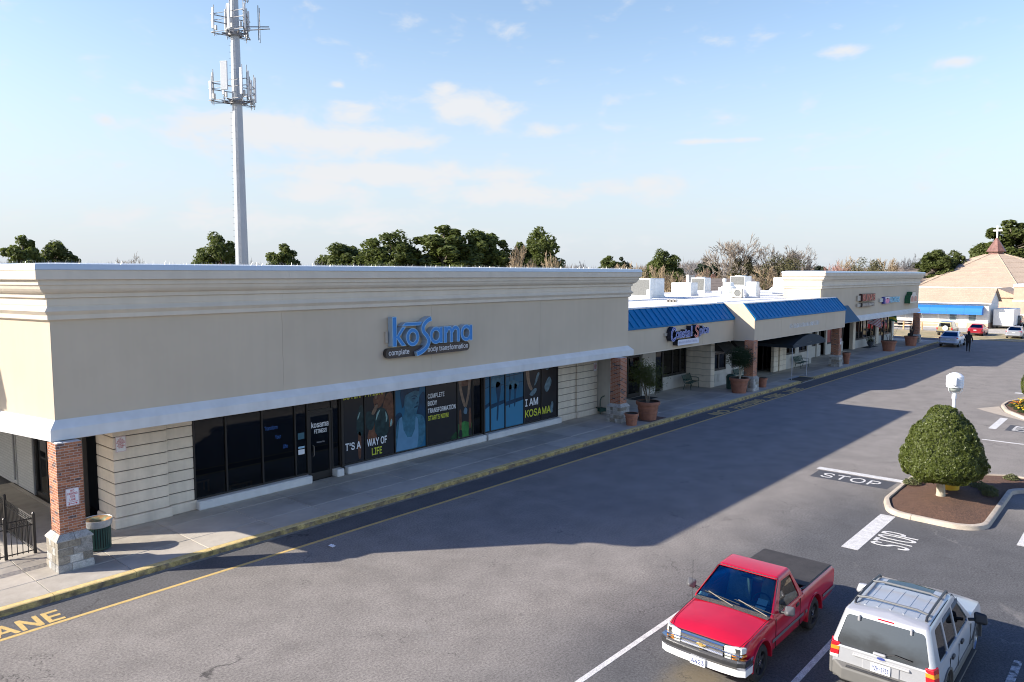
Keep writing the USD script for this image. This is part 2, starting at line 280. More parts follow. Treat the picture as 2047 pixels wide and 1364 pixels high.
    l = [('g.position', 'sep.vector'), ('g.position', 'big.vector'), ('g.position', 'mid.vector'), ('g.position', 'grain.vector'), ('g.position', 'spk.vector'), ('g.position', 'wn.vector'), ('g.position', 'cn.vector'), ('g.position', 'cn2.vector'),
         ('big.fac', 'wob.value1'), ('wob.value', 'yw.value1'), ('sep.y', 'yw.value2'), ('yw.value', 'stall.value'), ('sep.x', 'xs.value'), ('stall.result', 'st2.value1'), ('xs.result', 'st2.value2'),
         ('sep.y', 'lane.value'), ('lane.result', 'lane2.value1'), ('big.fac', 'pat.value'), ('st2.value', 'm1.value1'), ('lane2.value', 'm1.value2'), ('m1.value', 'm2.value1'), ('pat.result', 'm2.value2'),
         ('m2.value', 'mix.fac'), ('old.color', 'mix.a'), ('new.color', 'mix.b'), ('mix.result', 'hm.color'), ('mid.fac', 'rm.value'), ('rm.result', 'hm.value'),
         ('hm.color', 'hg.color'), ('grain.fac', 'rg.value'), ('rg.result', 'hg.value'),
         ('wn.color', 'ws.vector1'), ('g.position', 'fl.vector1'), ('fl.vector', 'ws.vector3'), ('ws.vector', 'v.vector'), ('ws.vector', 'v2.vector'), ('v.distance', 'cr.value'), ('cn.fac', 'cm.value'), ('cr.result', 'cc.value1'), ('cm.result', 'cc.value2'),
         ('v2.distance', 'cr2.value'), ('cn2.fac', 'cm2.value'), ('cr2.result', 'cc2.value1'), ('cm2.result', 'cc2.value2'), ('cc2.value', 'pale.fac'), ('hg.color', 'pale.a'),
         ('pale.result', 'oil.a'), ('wn.color', 'ow.vector1'), ('g.position', 'ow.vector3'), ('ow.vector', 'od.vector1'), ('od.value', 'om.value'), ('om.result', 'oil.fac'), ('oil.result', 'oil2.a'), ('ow.vector', 'od2.vector1'), ('od2.value', 'om2.value'), ('om2.result', 'oil2.fac'), ('oil2.result', 'crk.a'), ('cc.value', 'crk.fac'), ('crk.result', 'p.base_color'), ('grain.fac', 'bmp.height'), ('bmp.normal', 'p.normal')]
    return usdkit.material(stage, '/World/Looks/asphalt', n, l, surface='p.BSDF')
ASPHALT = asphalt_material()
ASPHALT_NEW = mat('asphalt_sealed_patch', (0.06, 0.062, 0.07), 0.85, var=0.15, vscale=3, fine=0.35, fscale=30)
DRY_GRASS = mat('dry_winter_grass', (0.36, 0.285, 0.165), 0.95, var=0.25, vscale=0.7, fine=0.3, fscale=14, col2=(0.27, 0.235, 0.12))
LAND = mat('land_ground', (0.20, 0.175, 0.11), 0.95, var=0.3, vscale=0.05, fine=0.2, fscale=2)
PALE_YARD = mat('pale_yard_gravel', (0.42, 0.385, 0.33), 0.95, var=0.12, vscale=0.5, fine=0.15, fscale=8)
FAR_ROAD = mat('far_road', (0.20, 0.195, 0.19), 0.9, var=0.12, vscale=0.5)

# ================================================================ ground
g = MB(); R = 3500.0; g.box(-R, R, -R, R, -1.0, -0.05)
single('land', g, LAND, 'dry winter land running out to the horizon', 'ground', kind='structure')
g = MB(); xs = np.linspace(-60, 101.7, 60); ys = np.linspace(-80, 45, 46)
gx, gy = np.meshgrid(xs, ys, indexing='ij'); i, j = np.meshgrid(np.arange(59), np.arange(45), indexing='ij')
q = np.stack([i * 46 + j, (i + 1) * 46 + j, (i + 1) * 46 + j + 1, i * 46 + j + 1], -1).reshape(-1, 4)
g.add(np.stack([gx, gy, np.zeros_like(gx)], -1).reshape(-1, 3), q)
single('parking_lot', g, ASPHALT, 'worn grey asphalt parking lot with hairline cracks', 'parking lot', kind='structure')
g = MB(); g.box(101.72, 113.6, -80, 60, -0.3, 0.05)
single('grass_verge', g, DRY_GRASS, 'strip of dry tan winter grass beyond the parking lot', 'grass', kind='structure')
g = MB(); g.box(113.62, 123.0, -80, 80, -0.3, 0.02)
single('far_road', g, PALE_YARD, 'pale roadway in front of the white building', 'road', kind='structure')
g = MB(); g.box(123.02, 260, -60, 80, -0.3, 0.0)
single('church_yard', g, mat('yard_mixed', (0.33, 0.29, 0.22), 0.95, var=0.2, vscale=0.3), 'pale ground around the church buildings', 'yard', kind='structure')

# raised walk of concrete slabs along the shop fronts, with painted kerb stones
KY = 19.17
walk = thing('sidewalk', 'raised concrete walk of large slabs along the shop fronts', 'sidewalk', kind='structure')
b = MB(); b.box(-8, 96.0, KY + 0.02, 31.0, -0.2, 0.125); b.box(-8, 6.0, 31.0, 40, -0.2, 0.125)
part(walk, 'slab_bed', b, GROOVE)
RAMP0, RAMP1 = 52.75, 55.4
rng = random.Random(5)
xj = [-6.4 + 2.0 * k + (0.15 if k % 3 == 0 else 0.0) for k in range(0, 51)] + [95.9]
rows = [(KY + 0.24, 20.46), (20.47, 22.0), (22.01, 23.9)]
for a, c in zip(xj[:-1], xj[1:]):
    for r, (y0, y1) in enumerate(rows):
        if y0 > 22 and 9.5 < a < 30: y1 = 22.99
        if a < 46 and r == 2 and a > 33: y1 = 24.25
        h = 0.15 + rng.uniform(-0.0025, 0.0025)
        if r == 0 and c > RAMP0 and a < RAMP1: continue
        m = MB(); m.bbox(a + 0.006, c - 0.006, y0 + 0.005, y1 - 0.005, 0.10, h, 0.008)
        part(walk, 'slab', m, SLAB)
m = MB(); m.bbox(51.75, 52.74, rows[0][0] + .005, 20.455, 0.10, 0.151, 0.008); part(walk, 'slab', m, SLAB)
m = MB(); m.bbox(55.41, 55.75, rows[0][0] + .005, 20.455, 0.10, 0.151, 0.008); part(walk, 'slab', m, SLAB)
m = MB(); m.add([(RAMP0 + .3, KY, 0.02), (RAMP1 - .3, KY, 0.02), (RAMP1 - .02, 20.45, 0.15), (RAMP0 + .02, 20.45, 0.15), (RAMP0 + .3, KY, -.1), (RAMP1 - .3, KY, -.1)], [(0, 1, 2, 3), (4, 5, 1, 0)])
part(walk, 'kerb_ramp', m, mat('ramp_concrete_blue_grey', (0.34, 0.37, 0.38), 0.9, var=0.15), 'blue-grey sloped ramp down to the lane')
for xa, xb in ((RAMP0 + .02, RAMP0 + .3), (RAMP1 - .02, RAMP1 - .3)):
    m = MB(); s = 1 if xb > xa else -1
    m.add([(xa, KY, .15), (xb, KY, .02), (xa, 20.45, .152)], [(0, 1, 2)[::s]]); part(walk, 'ramp_flare', m, YELLOW)
for y0, y1, z in ((24.26, 26, .15), (23.91, 31, .15)):
    xa, xb = ((33.5, 45.5) if y0 > 24.2 else (-6.4, 8.15))
    k = xa
    while k < xb - .1:
        e = min(k + 2.4, xb); m = MB(); m.bbox(k + .006, e - .006, y0 + .005, y1, 0.1, z - 0.001, .008); part(walk, 'slab', m, SLAB); k = e
for a, c in ((56.0, 60), (60, 64), (64, 68), (68, 72), (72, 76), (76, 80), (80, 84), (84, 88), (88, 92), (92, 95.9)):
    m = MB(); m.bbox(a + .006, c - .006, 23.905, 25.6, .1, .149, .008); part(walk, 'slab', m, SLAB)

kerb = thing('kerb', 'yellow painted kerb of concrete stones edging the walk, paint worn on its face', 'kerb', kind='structure')
k = 0
for a, c in zip(xj[:-1], xj[1:]):
    if c > RAMP0 + .3 and a < RAMP1 - .3:
        if a < RAMP0: c = RAMP0
        elif c > RAMP1: a = RAMP1
        else: continue
    # rounded nose, battered face; top strip and face are painted differently
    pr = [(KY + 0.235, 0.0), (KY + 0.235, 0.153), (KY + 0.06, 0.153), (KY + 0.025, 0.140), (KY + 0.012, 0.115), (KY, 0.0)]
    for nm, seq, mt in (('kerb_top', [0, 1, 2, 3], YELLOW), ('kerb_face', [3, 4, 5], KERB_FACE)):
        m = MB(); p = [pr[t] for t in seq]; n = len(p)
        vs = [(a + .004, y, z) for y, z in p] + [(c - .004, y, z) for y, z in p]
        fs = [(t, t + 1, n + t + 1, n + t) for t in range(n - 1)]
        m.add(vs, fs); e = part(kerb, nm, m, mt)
    k += 1
m = MB(); m.box(-8, 96, KY - 0.11, KY - 0.001, -0.05, 0.005)
part(kerb, 'gutter_edge', m, mat('gutter_dust', (0.24, 0.215, 0.175), 0.95, var=0.3, vscale=4, fine=.3, fscale=40))

# painted markings
paint = MB(); paint.box(-10, 91.5, 17.9, 18.01, -0.02, 0.004)
single('fire_lane_line', paint, LINE_YELLOW, 'long solid yellow line along the fire lane', 'road marking', kind='structure')
def stencil(word, x0, x1, y0, h, m, label, rot=0, origin=None, depth=0.006):
    t = text(word, h, depth, word != 'STOP')
    t.apply_scale([(x1 - x0) / t.bounds[1][0], 1, 1])
    if origin is None: t.apply_translation([x0, y0, 0.0])
    else:
        t.apply_transform(np.block([[rotz(rot), np.zeros((3, 1))], [np.zeros((1, 3)), np.ones((1, 1))]])); t.apply_translation([*origin, 0.0])
    # stencil bridges: thin gaps across the letters
    return single('lane_lettering', t, m, label, 'road lettering', kind='structure')
stencil('LANE', 3.95, 5.62, 18.08, 0.60, LINE_YELLOW, 'yellow word LANE painted by the kerb in the near left corner')
stencil('NO', 37.7, 39.4, 18.12, 0.6, LINE_YELLOW, 'small yellow word NO painted on the shaded fire lane')
stencil('PARKING', 40.3, 44.2, 18.12, 0.6, LINE_YELLOW, 'yellow word PARKING painted on the shaded fire lane')
stencil('FIRE', 45.1, 47.2, 18.12, 0.6, LINE_YELLOW, 'yellow word FIRE painted on the shaded fire lane')
stencil('LANE', 48.2, 50.4, 18.12, 0.6, LINE_YELLOW, 'yellow word LANE painted on the fire lane past the word FIRE')
def strip(name, pts, m, label, z=0.004):
    b = MB(); v = [(x, y, z) for x, y in pts]; b.add(v + [(x, y, -0.03) for x, y in pts], [(0, 1, 2, 3), (0, 4, 5, 1), (1, 5, 6, 2), (2, 6, 7, 3), (3, 7, 4, 0)])
    return single(name, b, m, label, 'road marking', kind='structure')
def rect(x0, x1, y0, y1): return [(x0, y0), (x1, y0), (x1, y1), (x0, y1)]
strip('stall_line', rect(6.0, 17.6, 7.87, 7.99), LINE_WHITE, 'white stall line running under the nose of the red pickup')
strip('stall_line', rect(6.0, 17.6, 4.82, 4.94), LINE_WHITE, 'white stall line between the red pickup and the silver SUV')
strip('stall_line', rect(8.0, 17.3, 1.78, 1.92), LINE_WORN, 'worn white stall line in the shade beside the silver SUV')
strip('stop_bar', rect(29.75, 30.12, 6.95, 10.1), LINE_WHITE, 'white stop bar reaching from the lane to the planted island')
strip('stop_bar', rect(21.53, 25.35, 6.12, 6.56), LINE_WHITE, 'cracked white stop bar between the red pickup and the island')
strip('stop_bar', rect(24.9, 28.9, 2.45, 2.87), LINE_WHITE, 'white stop bar cut by the right edge beside the island')
strip('stop_bar', rect(43.3, 46.9, 6.12, 6.45), LINE_WHITE, 'white stop bar beside the flower bed island')
strip('stall_line', rect(40.1, 40.25, 1.0, 6.2), LINE_WHITE, 'thin white line on the lot right of the round clipped tree')
strip('stop_bar', rect(57.3, 57.75, 3.5, 7.2), LINE_WHITE, 'white bar beside the far clipped bush at the right edge')
strip('lettering_patch', [(28.45, 7.2), (29.62, 7.15), (29.62, 9.95), (28.45, 9.9)], ASPHALT_NEW, 'dark sealed patch under the first painted word STOP', 0.002)
stencil('STOP', 0, 2.05, 0, 0.66, LINE_WHITE, 'white word STOP painted beside the bar at the island tip', -90, (28.68, 9.62))
stencil('STOP', 0, 1.42, 0, 0.98, LINE_WHITE, 'white word STOP painted between the pickup and the island', 0, (22.35, 5.06))
strip('lettering_patch', [(43.2, 4.2), (45.0, 4.2), (45.0, 5.75), (43.2, 5.75)], ASPHALT_NEW, 'dark sealed patch beside the flower bed island', 0.002)
stencil('STOP', 0, 1.5, 0, 1.0, LINE_WHITE, 'white word STOP painted beside the flower bed island', 0, (43.4, 4.5))

# planted islands
MULCH = mat('bark_mulch', (0.115, 0.060, 0.036), 0.95, var=0.35, vscale=14, fine=0.6, fscale=40, bump=1.0, bscale=34)
def island(outline, label):
    t = thing('planted_island', label, 'island', kind='structure')
    pg = Polygon(outline).buffer(-0.9).buffer(1.35, quad_segs=8).buffer(-0.45)
    inner = pg.buffer(-0.17)
    ring = np.array(pg.exterior.coords)[:-1]; L = LineString(pg.exterior.coords); n = max(6, int(L.length / 2.4))
    prof = [(0.0, 0.0), (-0.025, 0.12), (-0.06, 0.145), (-0.16, 0.145), (-0.17, 0.07)]
    lines = [np.array([[*L.interpolate(s % L.length).coords[0]] for s in np.linspace(0, L.length, n * 12 + 1)])]
    base = lines[0]; tg = np.roll(base, -1, 0) - np.roll(base, 1, 0); tg[0] = tg[-1] = base[1] - base[-2]
    tg /= np.linalg.norm(tg, axis=1, keepdims=True); nrm = np.stack([tg[:, 1], -tg[:, 0]], 1)
    if not pg.exterior.is_ccw: nrm = -nrm
    for k in range(n):
        seg = slice(k * 12, k * 12 + 13); pb, nb = base[seg].copy(), nrm[seg]
        if len(pb) < 2: continue
        pb[0] += (pb[1] - pb[0]) * .03; pb[-1] += (pb[-2] - pb[-1]) * .03
        v = np.concatenate([np.c_[pb + nb * o, np.full(len(pb), z)] for o, z in prof]); c = len(pb)
        f = [(a * c + i, a * c + i + 1, (a + 1) * c + i + 1, (a + 1) * c + i) for a in range(len(prof) - 1) for i in range(c - 1)]
        m = MB(); m.add(v, f); part(t, 'kerb_stone', m, KERB_GREY, smooth=40)
    xs = np.arange(inner.bounds[0], inner.bounds[2], .12); ys = np.arange(inner.bounds[1], inner.bounds[3], .12)
    tri = trimesh.creation.triangulate_polygon(inner.buffer(0.06), engine='earcut')
    tm = trimesh.Trimesh(np.c_[tri[0], np.zeros(len(tri[0]))], tri[1])
    for _ in range(5):
        if tm.edges_unique_length.max() < .3: break
        tm = tm.subdivide_to_size(.25) if hasattr(tm, 'subdivide_to_size') else tm.subdivide()
    v = np.array(tm.vertices); d = np.array([inner.exterior.distance(Point(p[:2])) for p in v])
    v[:, 2] = 0.085 + 0.10 * np.clip(d / 1.2, 0, 1) + 0.035 * (meshkit.fbm(v * 3.1) - .5)
    part(t, 'mulch', (v, tm.faces), MULCH, kind=None, smooth=True)
    return t
island([(25.2, 3.7), (30.7, 3.72), (31.2, 3.35), (31.3, -6), (33.3, -6), (33.1, 4.2), (32.4, 5.4), (30.6, 6.95), (26.9, 6.9), (25.4, 6.4)], 'kerbed island of brown bark mulch under the round clipped tree')
island([(46.6, 5.2), (47.3, 2.0), (57, 2.0), (56.5, 5.6), (54.2, 6.45), (52.6, 7.0), (51.0, 7.05), (49.0, 6.55)], 'kerbed island with yellow flowers at the right edge')
m = MB(); m.add([(48.95, 6.6, .012), (50.9, 7.1, .012), (49.3, 7.95, .008), (48.6, 7.4, .008), (47.0, 5.5, .012), (46.4, 5.2, .008)], [(0, 1, 2), (0, 2, 3), (4, 0, 3), (4, 3, 5)])
single('concrete_gutter', m, KERB_GREY, 'pale concrete gutter apron at the tip of the flower bed island', 'gutter', kind='structure')
# ================================================================ shop buildings
PROF_CORNICE = [(0.0, 6.43), (0.09, 6.47), (0.09, 6.58), (0.18, 6.68), (0.07, 6.80), (0.085, 6.84), (0.085, 7.0), (0.15, 7.02), (0.15, 7.12), (0.21, 7.14), (0.27, 7.18), (0.32, 7.24), (0.35, 7.32), (0.39, 7.345), (0.39, 7.465), (0.48, 7.48), (0.48, 7.71)]
PROF_COPING = [(0.48, 7.712), (0.505, 7.72), (0.465, 7.86), (-0.35, 7.90)]
PROF_BAND = [(0.0, 3.92), (0.22, 3.71), (0.22, 3.43), (0.0, 3.42)]

def offset_path(path, o):
    """Offsets an open path to its right-hand side by o, with mitred corners."""
    p = np.asarray(path, float); t = p[1:] - p[:-1]; t /= np.linalg.norm(t, axis=1, keepdims=True); n = np.stack([t[:, 1], -t[:, 0]], 1)
    out = []
    for k in range(len(p)):
        if k == 0: out.append(p[0] + n[0] * o)
        elif k == len(p) - 1: out.append(p[-1] + n[-1] * o)
        else:
            b = n[k - 1] + n[k]; out.append(p[k] + b * o * 2 / (b @ b))
    return np.array(out)
def sweep(path, prof):
    pts = [offset_path(path, o) for o, z in prof]; c = len(path)
    v = np.concatenate([np.c_[p, np.full(c, z)] for p, (o, z) in zip(pts, prof)])
    f = [(a * c + i, a * c + i + 1, (a + 1) * c + i + 1, (a + 1) * c + i)[::-1] for a in range(len(prof) - 1) for i in range(c - 1)]
    m = MB(); m.add(v, f)
    # close both ends so that pieces read as solid lengths
    P0, P1 = offset_path(path, 0.0), offset_path(path, 1.0); cr = [(-.25, prof[0][1])] + list(prof) + [(-.25, prof[-1][1])]
    cv, cf = trimesh.creation.triangulate_polygon(Polygon(cr).buffer(0), engine='earcut')
    for e in (0, c - 1):
        q = P0[e] + (P1[e] - P0[e]) * cv[:, :1]; m.add(np.c_[q, cv[:, 1]], cf)
    return m
def split_path(path, corner_idx, joints_x, g=0.003):
    """Cuts a path that runs left return - front (along +X) - right return at the given X joints."""
    p = [tuple(q) for q in path]; i, j = corner_idx; segs = []; cur = p[:i + 1]
    y = p[i][1]
    for x in joints_x:
        segs.append(cur + [(x - g, y)]); cur = [(x + g, y)]
    segs.append(cur + p[j:]); return segs
def parade_front(t, path, ci, joints, spikes_x=None, wall_z0=3.4):
    for seg in split_path(path, ci, joints): part(t, 'wall_panel', sweep(seg, [(0.0, wall_z0), (0.0, 6.43)]), STUCCO)
    for seg in split_path(path, ci, joints, .0012):
        part(t, 'cornice', sweep(seg, PROF_CORNICE), STUCCO_TRIM)
        part(t, 'fascia_band', sweep(seg, PROF_BAND), STUCCO_BAND)
    i, j = ci; x0, x1 = path[i][0], path[j][0]; n = max(2, round((x1 - x0) / 3.05))
    cj = [x0 + (x1 - x0) * k / n for k in range(1, n)]
    for seg in split_path(path, ci, cj, .0015): part(t, 'coping', sweep(seg, PROF_COPING), COPING)
    inner = offset_path(path, -0.02)
    b = MB(); c = len(path)
    b.add(np.r_[np.c_[inner, np.full(c, wall_z0 + .02)], np.c_[inner, np.full(c, 7.85)]], [(k, k + 1, c + k + 1, c + k) for k in range(c - 1)]); part(t, 'backing_wall', b, GROOVE)

def panes(t, xs, y, z0, z1, frame=0.055, glass=None, transom=None, depth=0.11):
    """Storefront glazing in the plane y: a mullion at every x in xs, head and sill rails, a pane between each pair."""
    for x in xs:
        b = MB(); b.bbox(x - frame / 2, x + frame / 2, y - depth / 2, y + depth / 2, z0, z1, 0.006); part(t, 'mullion', b, BRONZE)
    for z in (z0, z1 - frame) + ((transom,) if transom else ()):
        b = MB()
        b.box(xs[0] + frame / 2, xs[-1] - frame / 2, y - depth / 2 + .004, y + depth / 2 - .004, z + .001, z + frame); part(t, 'rail', b, BRONZE)
    for a, c in zip(xs[:-1], xs[1:]):
        b = MB(); b.box(a + frame / 2, c - frame / 2, y - 0.004, y + 0.004, z0 + frame, z1 - frame); part(t, 'pane', b, glass or GLASS)
def room(t, x0, x1, y0, y1, z0, z1, wallm=None, floorm=None):
    b = MB(); v = [(x, y, z) for z in (z0, z1) for y in (y0, y1) for x in (x0, x1)]
    b.add(v, [(2, 3, 7, 6), (0, 4, 6, 2), (1, 3, 7, 5), (4, 5, 7, 6)]); part(t, 'room_wall', b, wallm or INTERIOR)
    b = MB(); b.add(v, [(0, 1, 3, 2)]); part(t, 'room_floor', b, floorm or INT_FLOOR)

# ---------------------------------------------------------------- fitness studio (nearest)
store = thing('fitness_studio', 'big beige stucco fitness studio with stepped cornice and dark poster windows', 'building')
LX, FY = 6.55, 21.1
path = [(1.2, 40.0), (1.2, 28.2), (LX - .74, FY + 4.0), (LX, FY), (33.3, FY), (33.3, FY + 16)]
parade_front(store, path, (3, 4), [13.10, 19.49, 26.04])
b = MB(); b.poly(Polygon([tuple(q) for q in offset_path(path, -.1)]), 7.2, 7.35); part(store, 'roof', b, WHITE_ROOF)
b = MB(); b.poly(Polygon(path), 3.38, 3.42); part(store, 'soffit', b, STUCCO_TRIM)
# thin steel bird spikes along the coping
rng = random.Random(2); b = MB(); v = []; f = []
pth = offset_path(path, 0.36); 
def spike(x, y, n):
    for _ in range(n):
        a = rng.uniform(0, 6.28); l = rng.uniform(.06, .125); dx, dy = rng.uniform(-.045, .045), rng.uniform(-.045, .045); w = .0022; k = len(v)
        v.extend([(x - w * math.cos(a), y - w * math.sin(a), 7.87), (x + w * math.cos(a), y + w * math.sin(a), 7.87), (x + dx, y + dy, 7.87 + l)]); f.append((k, k + 1, k + 2))
for x in np.arange(pth[3][0] + .05, 33.7, 0.022): spike(x, FY - .37 + rng.uniform(-.02, .02), 1)
d = pth[2] - pth[3]
for s in np.arange(0.02, 1, 0.009): q = pth[3] + d * s; spike(q[0], q[1], 1)
b.add(v, f); part(store, 'bird_spikes', b, mat('spike_steel', (0.6, 0.6, 0.58), .3, metal=.6), kind='stuff')
# rusticated piers
def pier(t, x0, x1, y0, y1, n=8, z0=0.45, h=0.345, foot=True):
    for k in range(n):
        b = MB(); a = z0 + k * h; b.bbox(x0, x1, y0, y1, a + .012, min(a + h - .012, 3.39), 0.014); part(t, 'pier_course', b, PIER)
    b = MB(); b.box(x0 + .025, x1 - .025, y0 + .025, y1 - .01, z0 + .01, 3.385); part(t, 'pier_core', b, GROOVE)
    if foot:
        b = MB(); b.bbox(x0 - .07, x1 + .07, y0 - .08, y1, .14, z0, .03); part(t, 'plinth', b, PIER)
pier(store, 8.58, 10.16, 22.93, 24.2); pier(store, 10.165, 11.0, 23.02, 24.2)
pier(store, 29.86, 31.38, 23.02, 24.2); pier(store, 31.385, 33.25, 22.95, 24.2)
GY = 23.06
for x0, x1 in ((11.0, 15.2), (16.25, 16.58), (16.74, 24.32), (24.42, 29.86)):
    b = MB(); b.bbox(x0, x1, 22.74, GY + .1, .14, .43, .035); part(store, 'window_sill', b, STUCCO_BAND)
HZ = 3.38
panes(store, [11.03, 12.11, 13.42, 14.70, 15.2], GY, .43, HZ)
panes(store, [16.25, 16.60], GY, .43, HZ)
panes(store, [16.72, 17.76, 19.24, 20.94, 22.76, 23.70, 24.30], GY, .43, HZ)
panes(store, [24.44, 24.85, 25.86, 27.22, 28.56, 29.84], GY, .43, HZ)
for x in (16.66, 24.37):
    b = MB(); b.bbox(x - .05, x + .05, 22.93, GY + .08, .15, HZ, .01); part(store, 'column_post', b, BRONZE)
d = part(store, 'door', (lambda b: [b.bbox(15.24, 15.34, GY - .03, GY + .03, .16, 2.62, .006), b.bbox(16.12, 16.22, GY - .03, GY + .03, .16, 2.62, .006), b.box(15.34, 16.12, GY - .025, GY + .025, .16, .42), b.box(15.34, 16.12, GY - .025, GY + .025, 2.5, 2.62)] and b)(MB()), BRONZE)
b = MB(); b.box(15.34, 16.12, GY - .004, GY + .004, .42, 2.5); part(d, 'pane', b, GLASS)
b = MB(); b.tube([(15.42, GY - .03, 1.05), (15.42, GY - .1, 1.08), (15.42, GY - .1, 1.42), (15.42, GY - .03, 1.45)], .014, 6); part(d, 'handle', b, mat('handle_metal', (0.35, 0.33, 0.3), .3, metal=.8))
b = MB(); b.box(15.225, 16.235, GY - .05, GY + .05, 2.63, 2.72); part(store, 'rail', b, BRONZE)
b = MB(); b.box(15.225, 16.235, GY - .004, GY + .004, 2.72, HZ - .06); part(store, 'pane', b, GLASS)
room(store, 8.9, 33.1, GY + .12, 34, .15, 3.37)
b = MB(); b.box(8.9, 33.1, 34.02, 36, 0, 7.1); b.box(33.12, 33.28, 24.2, 36, 0, 3.4); part(store, 'rear_wall', b, STUCCO)
# side of the building under the angled overhang
SX = 8.2
BLOCKWALL = usdkit.material(stage, '/World/Looks/painted_block_wall', {'g': ('geometry', {}), 'sp': ('separate_xyz', {}), 'c': ('combine_xyz', {'z': 0.0}), 'b': ('brick_texture', {'color1': (0.50, 0.50, 0.49), 'color2': (0.46, 0.46, 0.45), 'mortar': (0.34, 0.34, 0.34), 'scale': 1.0, 'brick_width': 0.4, 'row_height': 0.1, 'mortar_size': 0.008, 'mortar_smooth': 0.1}),
      'bp': ('bump', {'strength': 0.5, 'distance': 0.01, 'invert': True}), 'p': ('principled_bsdf', {'roughness': 0.8})}, [('g.position', 'sp.vector'), ('sp.y', 'c.x'), ('sp.z', 'c.y'), ('c.vector', 'b.vector'), ('b.color', 'p.base_color'), ('b.fac', 'bp.height'), ('bp.normal', 'p.normal')], surface='p.BSDF')
b = MB(); b.box(SX, SX + .25, 28.7, 37, .1, 3.38); part(store, 'side_wall', b, BLOCKWALL, 'pale painted brick side wall in the shade')
b = MB(); b.box(SX - .05, SX - .001, 28.62, 28.70, .15, 3.38); b.box(SX - .02, SX - .001, 30.5, 30.53, .15, 3.38); b.tube([(SX - .04, 30.7, .3), (SX - .04, 30.7, 3.3)], .03, 6); part(store, 'downpipe', b, mat('pipe_grey', (.3, .3, .3), .6))
for y0, y1 in ((26.35, 28.6), (24.25, 26.3)):
    for y in (y0, (y0 + y1) / 2, y1 - .07):
        b = MB(); b.bbox(SX + .02, SX + .14, y, y + .07, .15, 3.37, .006); part(store, 'mullion', b, BRONZE)
    b = MB(); b.box(SX + .07, SX + .08, y0 + .07, y1 - .07, .2, 3.37); part(store, 'pane', b, GLASS)
    b = MB(); b.box(SX + .021, SX + .139, y0 + .08, y1 - .08, .15, .3); part(store, 'rail', b, BRONZE)

# posters, lettering on the studio glass
PY = GY - .012
def flat(t, name, pg, z, m, x0, y, z0, label=None):
    """A flat printed shape on a wall facing -Y; pg in metres from the panel's lower left corner, z its print layer."""
    b = MB(); b.poly(pg if not isinstance(pg, list) else Polygon(pg), 0, 0.0015)
    v, f = b.get(); v = np.stack([v[:, 0] + x0, y - v[:, 2] - z * 0.002, v[:, 1] + z0], 1)
    return part(t, name, (v, f), m, label)
def curve(pts, close=True):
    """Smooth closed outline through the points (Catmull-Rom)."""
    p = np.asarray(pts, float); n = len(p); out = []
    for k in range(n):
        a, b, c, d = p[k - 1], p[k], p[(k + 1) % n], p[(k + 2) % n]
        for s in np.linspace(0, 1, 6)[:-1]:
            out.append(0.5 * ((2 * b) + (-a + c) * s + (2 * a - 5 * b + 4 * c - d) * s * s + (-a + 3 * b - 3 * c + d) * s ** 3))
    return Polygon(out).buffer(0)
def ink(n, c, **k): return mat('print_' + n, c, 0.22, spec=.5, **k)
I_BLACK, I_BLUE, I_DEEP, I_MID, I_TANK, I_LT = ink('black', (.012, .012, .014)), ink('blue', (.018, .11, .21)), ink('deepblue', (.008, .035, .075), var=.5, vscale=2), ink('midblue', (.04, .13, .20), var=.35, vscale=5), ink('tank', (.11, .24, .38), var=.1), ink('ltblue', (.30, .48, .62))
I_SKIN, I_SKIN2, I_GLOVE, I_SHINE, I_WHITE, I_LIME, I_GREEN = ink('skin', (.12, .055, .033), var=.5, vscale=5), ink('skin_light', (.20, .135, .095), var=.4, vscale=6), ink('glove', (.014, .030, .032), var=.6, vscale=4), ink('shine', (.22, .34, .34), var=.4, vscale=9), ink('white', (.72, .74, .78)), ink('lime', (.52, .55, .06)), ink('green', (.03, .13, .035), var=.7, vscale=3)
def words(t, s, x, z, h, m, y, width=None, label=None):
    return part(t, 'lettering', face_front(text(s, h, .0015, True, width), x, y, z), m, label)
def poster(x0, x1, m, label, z0=.49, z1=3.30):
    t = thing('window_poster', label, 'poster', (0, 0, 0)); flat(t, 'print_sheet', Polygon([(0, 0), (x1 - x0, 0), (x1 - x0, z1 - z0), (0, z1 - z0)]), 0, m, x0, PY, z0); return t
L1 = PY - .0035; L2 = PY - .0055
t = poster(16.78, 17.72, I_BLACK, 'black window poster ending in the letters T\'S A, beside the studio door')
words(t, "T'S A", 16.84, .98, .27, I_WHITE, L2, .72); words(t, 'ESTIN', 16.78, 2.93, .30, I_LIME, L2, .8)
flat(t, 'boxing_glove', curve([(.62, 1.1), (.9, 1.0), (.93, 2.0), (.78, 2.12), (.63, 1.75), (.60, 1.4)]), 1, I_GLOVE, 16.78, PY, .49); flat(t, 'forearm', curve([(.66, .2), (.78, .15), (.8, 1.0), (.68, 1.05)]), 1, I_SKIN, 16.78, PY, .49); flat(t, 'highlight', curve([(.64, 1.62), (.7, 1.8), (.78, 1.88), (.7, 1.66)]), 2, I_SHINE, 16.78, PY, .49)
t = poster(17.80, 19.20, I_BLACK, 'black window poster of a boxer raising dark gloves over the words WAY OF LIFE')
flat(t, 'boxer_shoulder', curve([(.75, 1.25), (1.35, 1.15), (1.39, 2.1), (1.28, 2.45), (1.02, 2.36), (.85, 1.9)]), 1, I_SKIN, 17.80, PY, .49)
flat(t, 'boxer_face', curve([(.42, 2.1), (.5, 1.93), (.72, 1.95), (.92, 2.2), (.98, 2.5), (.9, 2.75), (.62, 2.78), (.45, 2.65), (.47, 2.42), (.40, 2.3)]), 2, I_SKIN, 17.80, PY, .49)
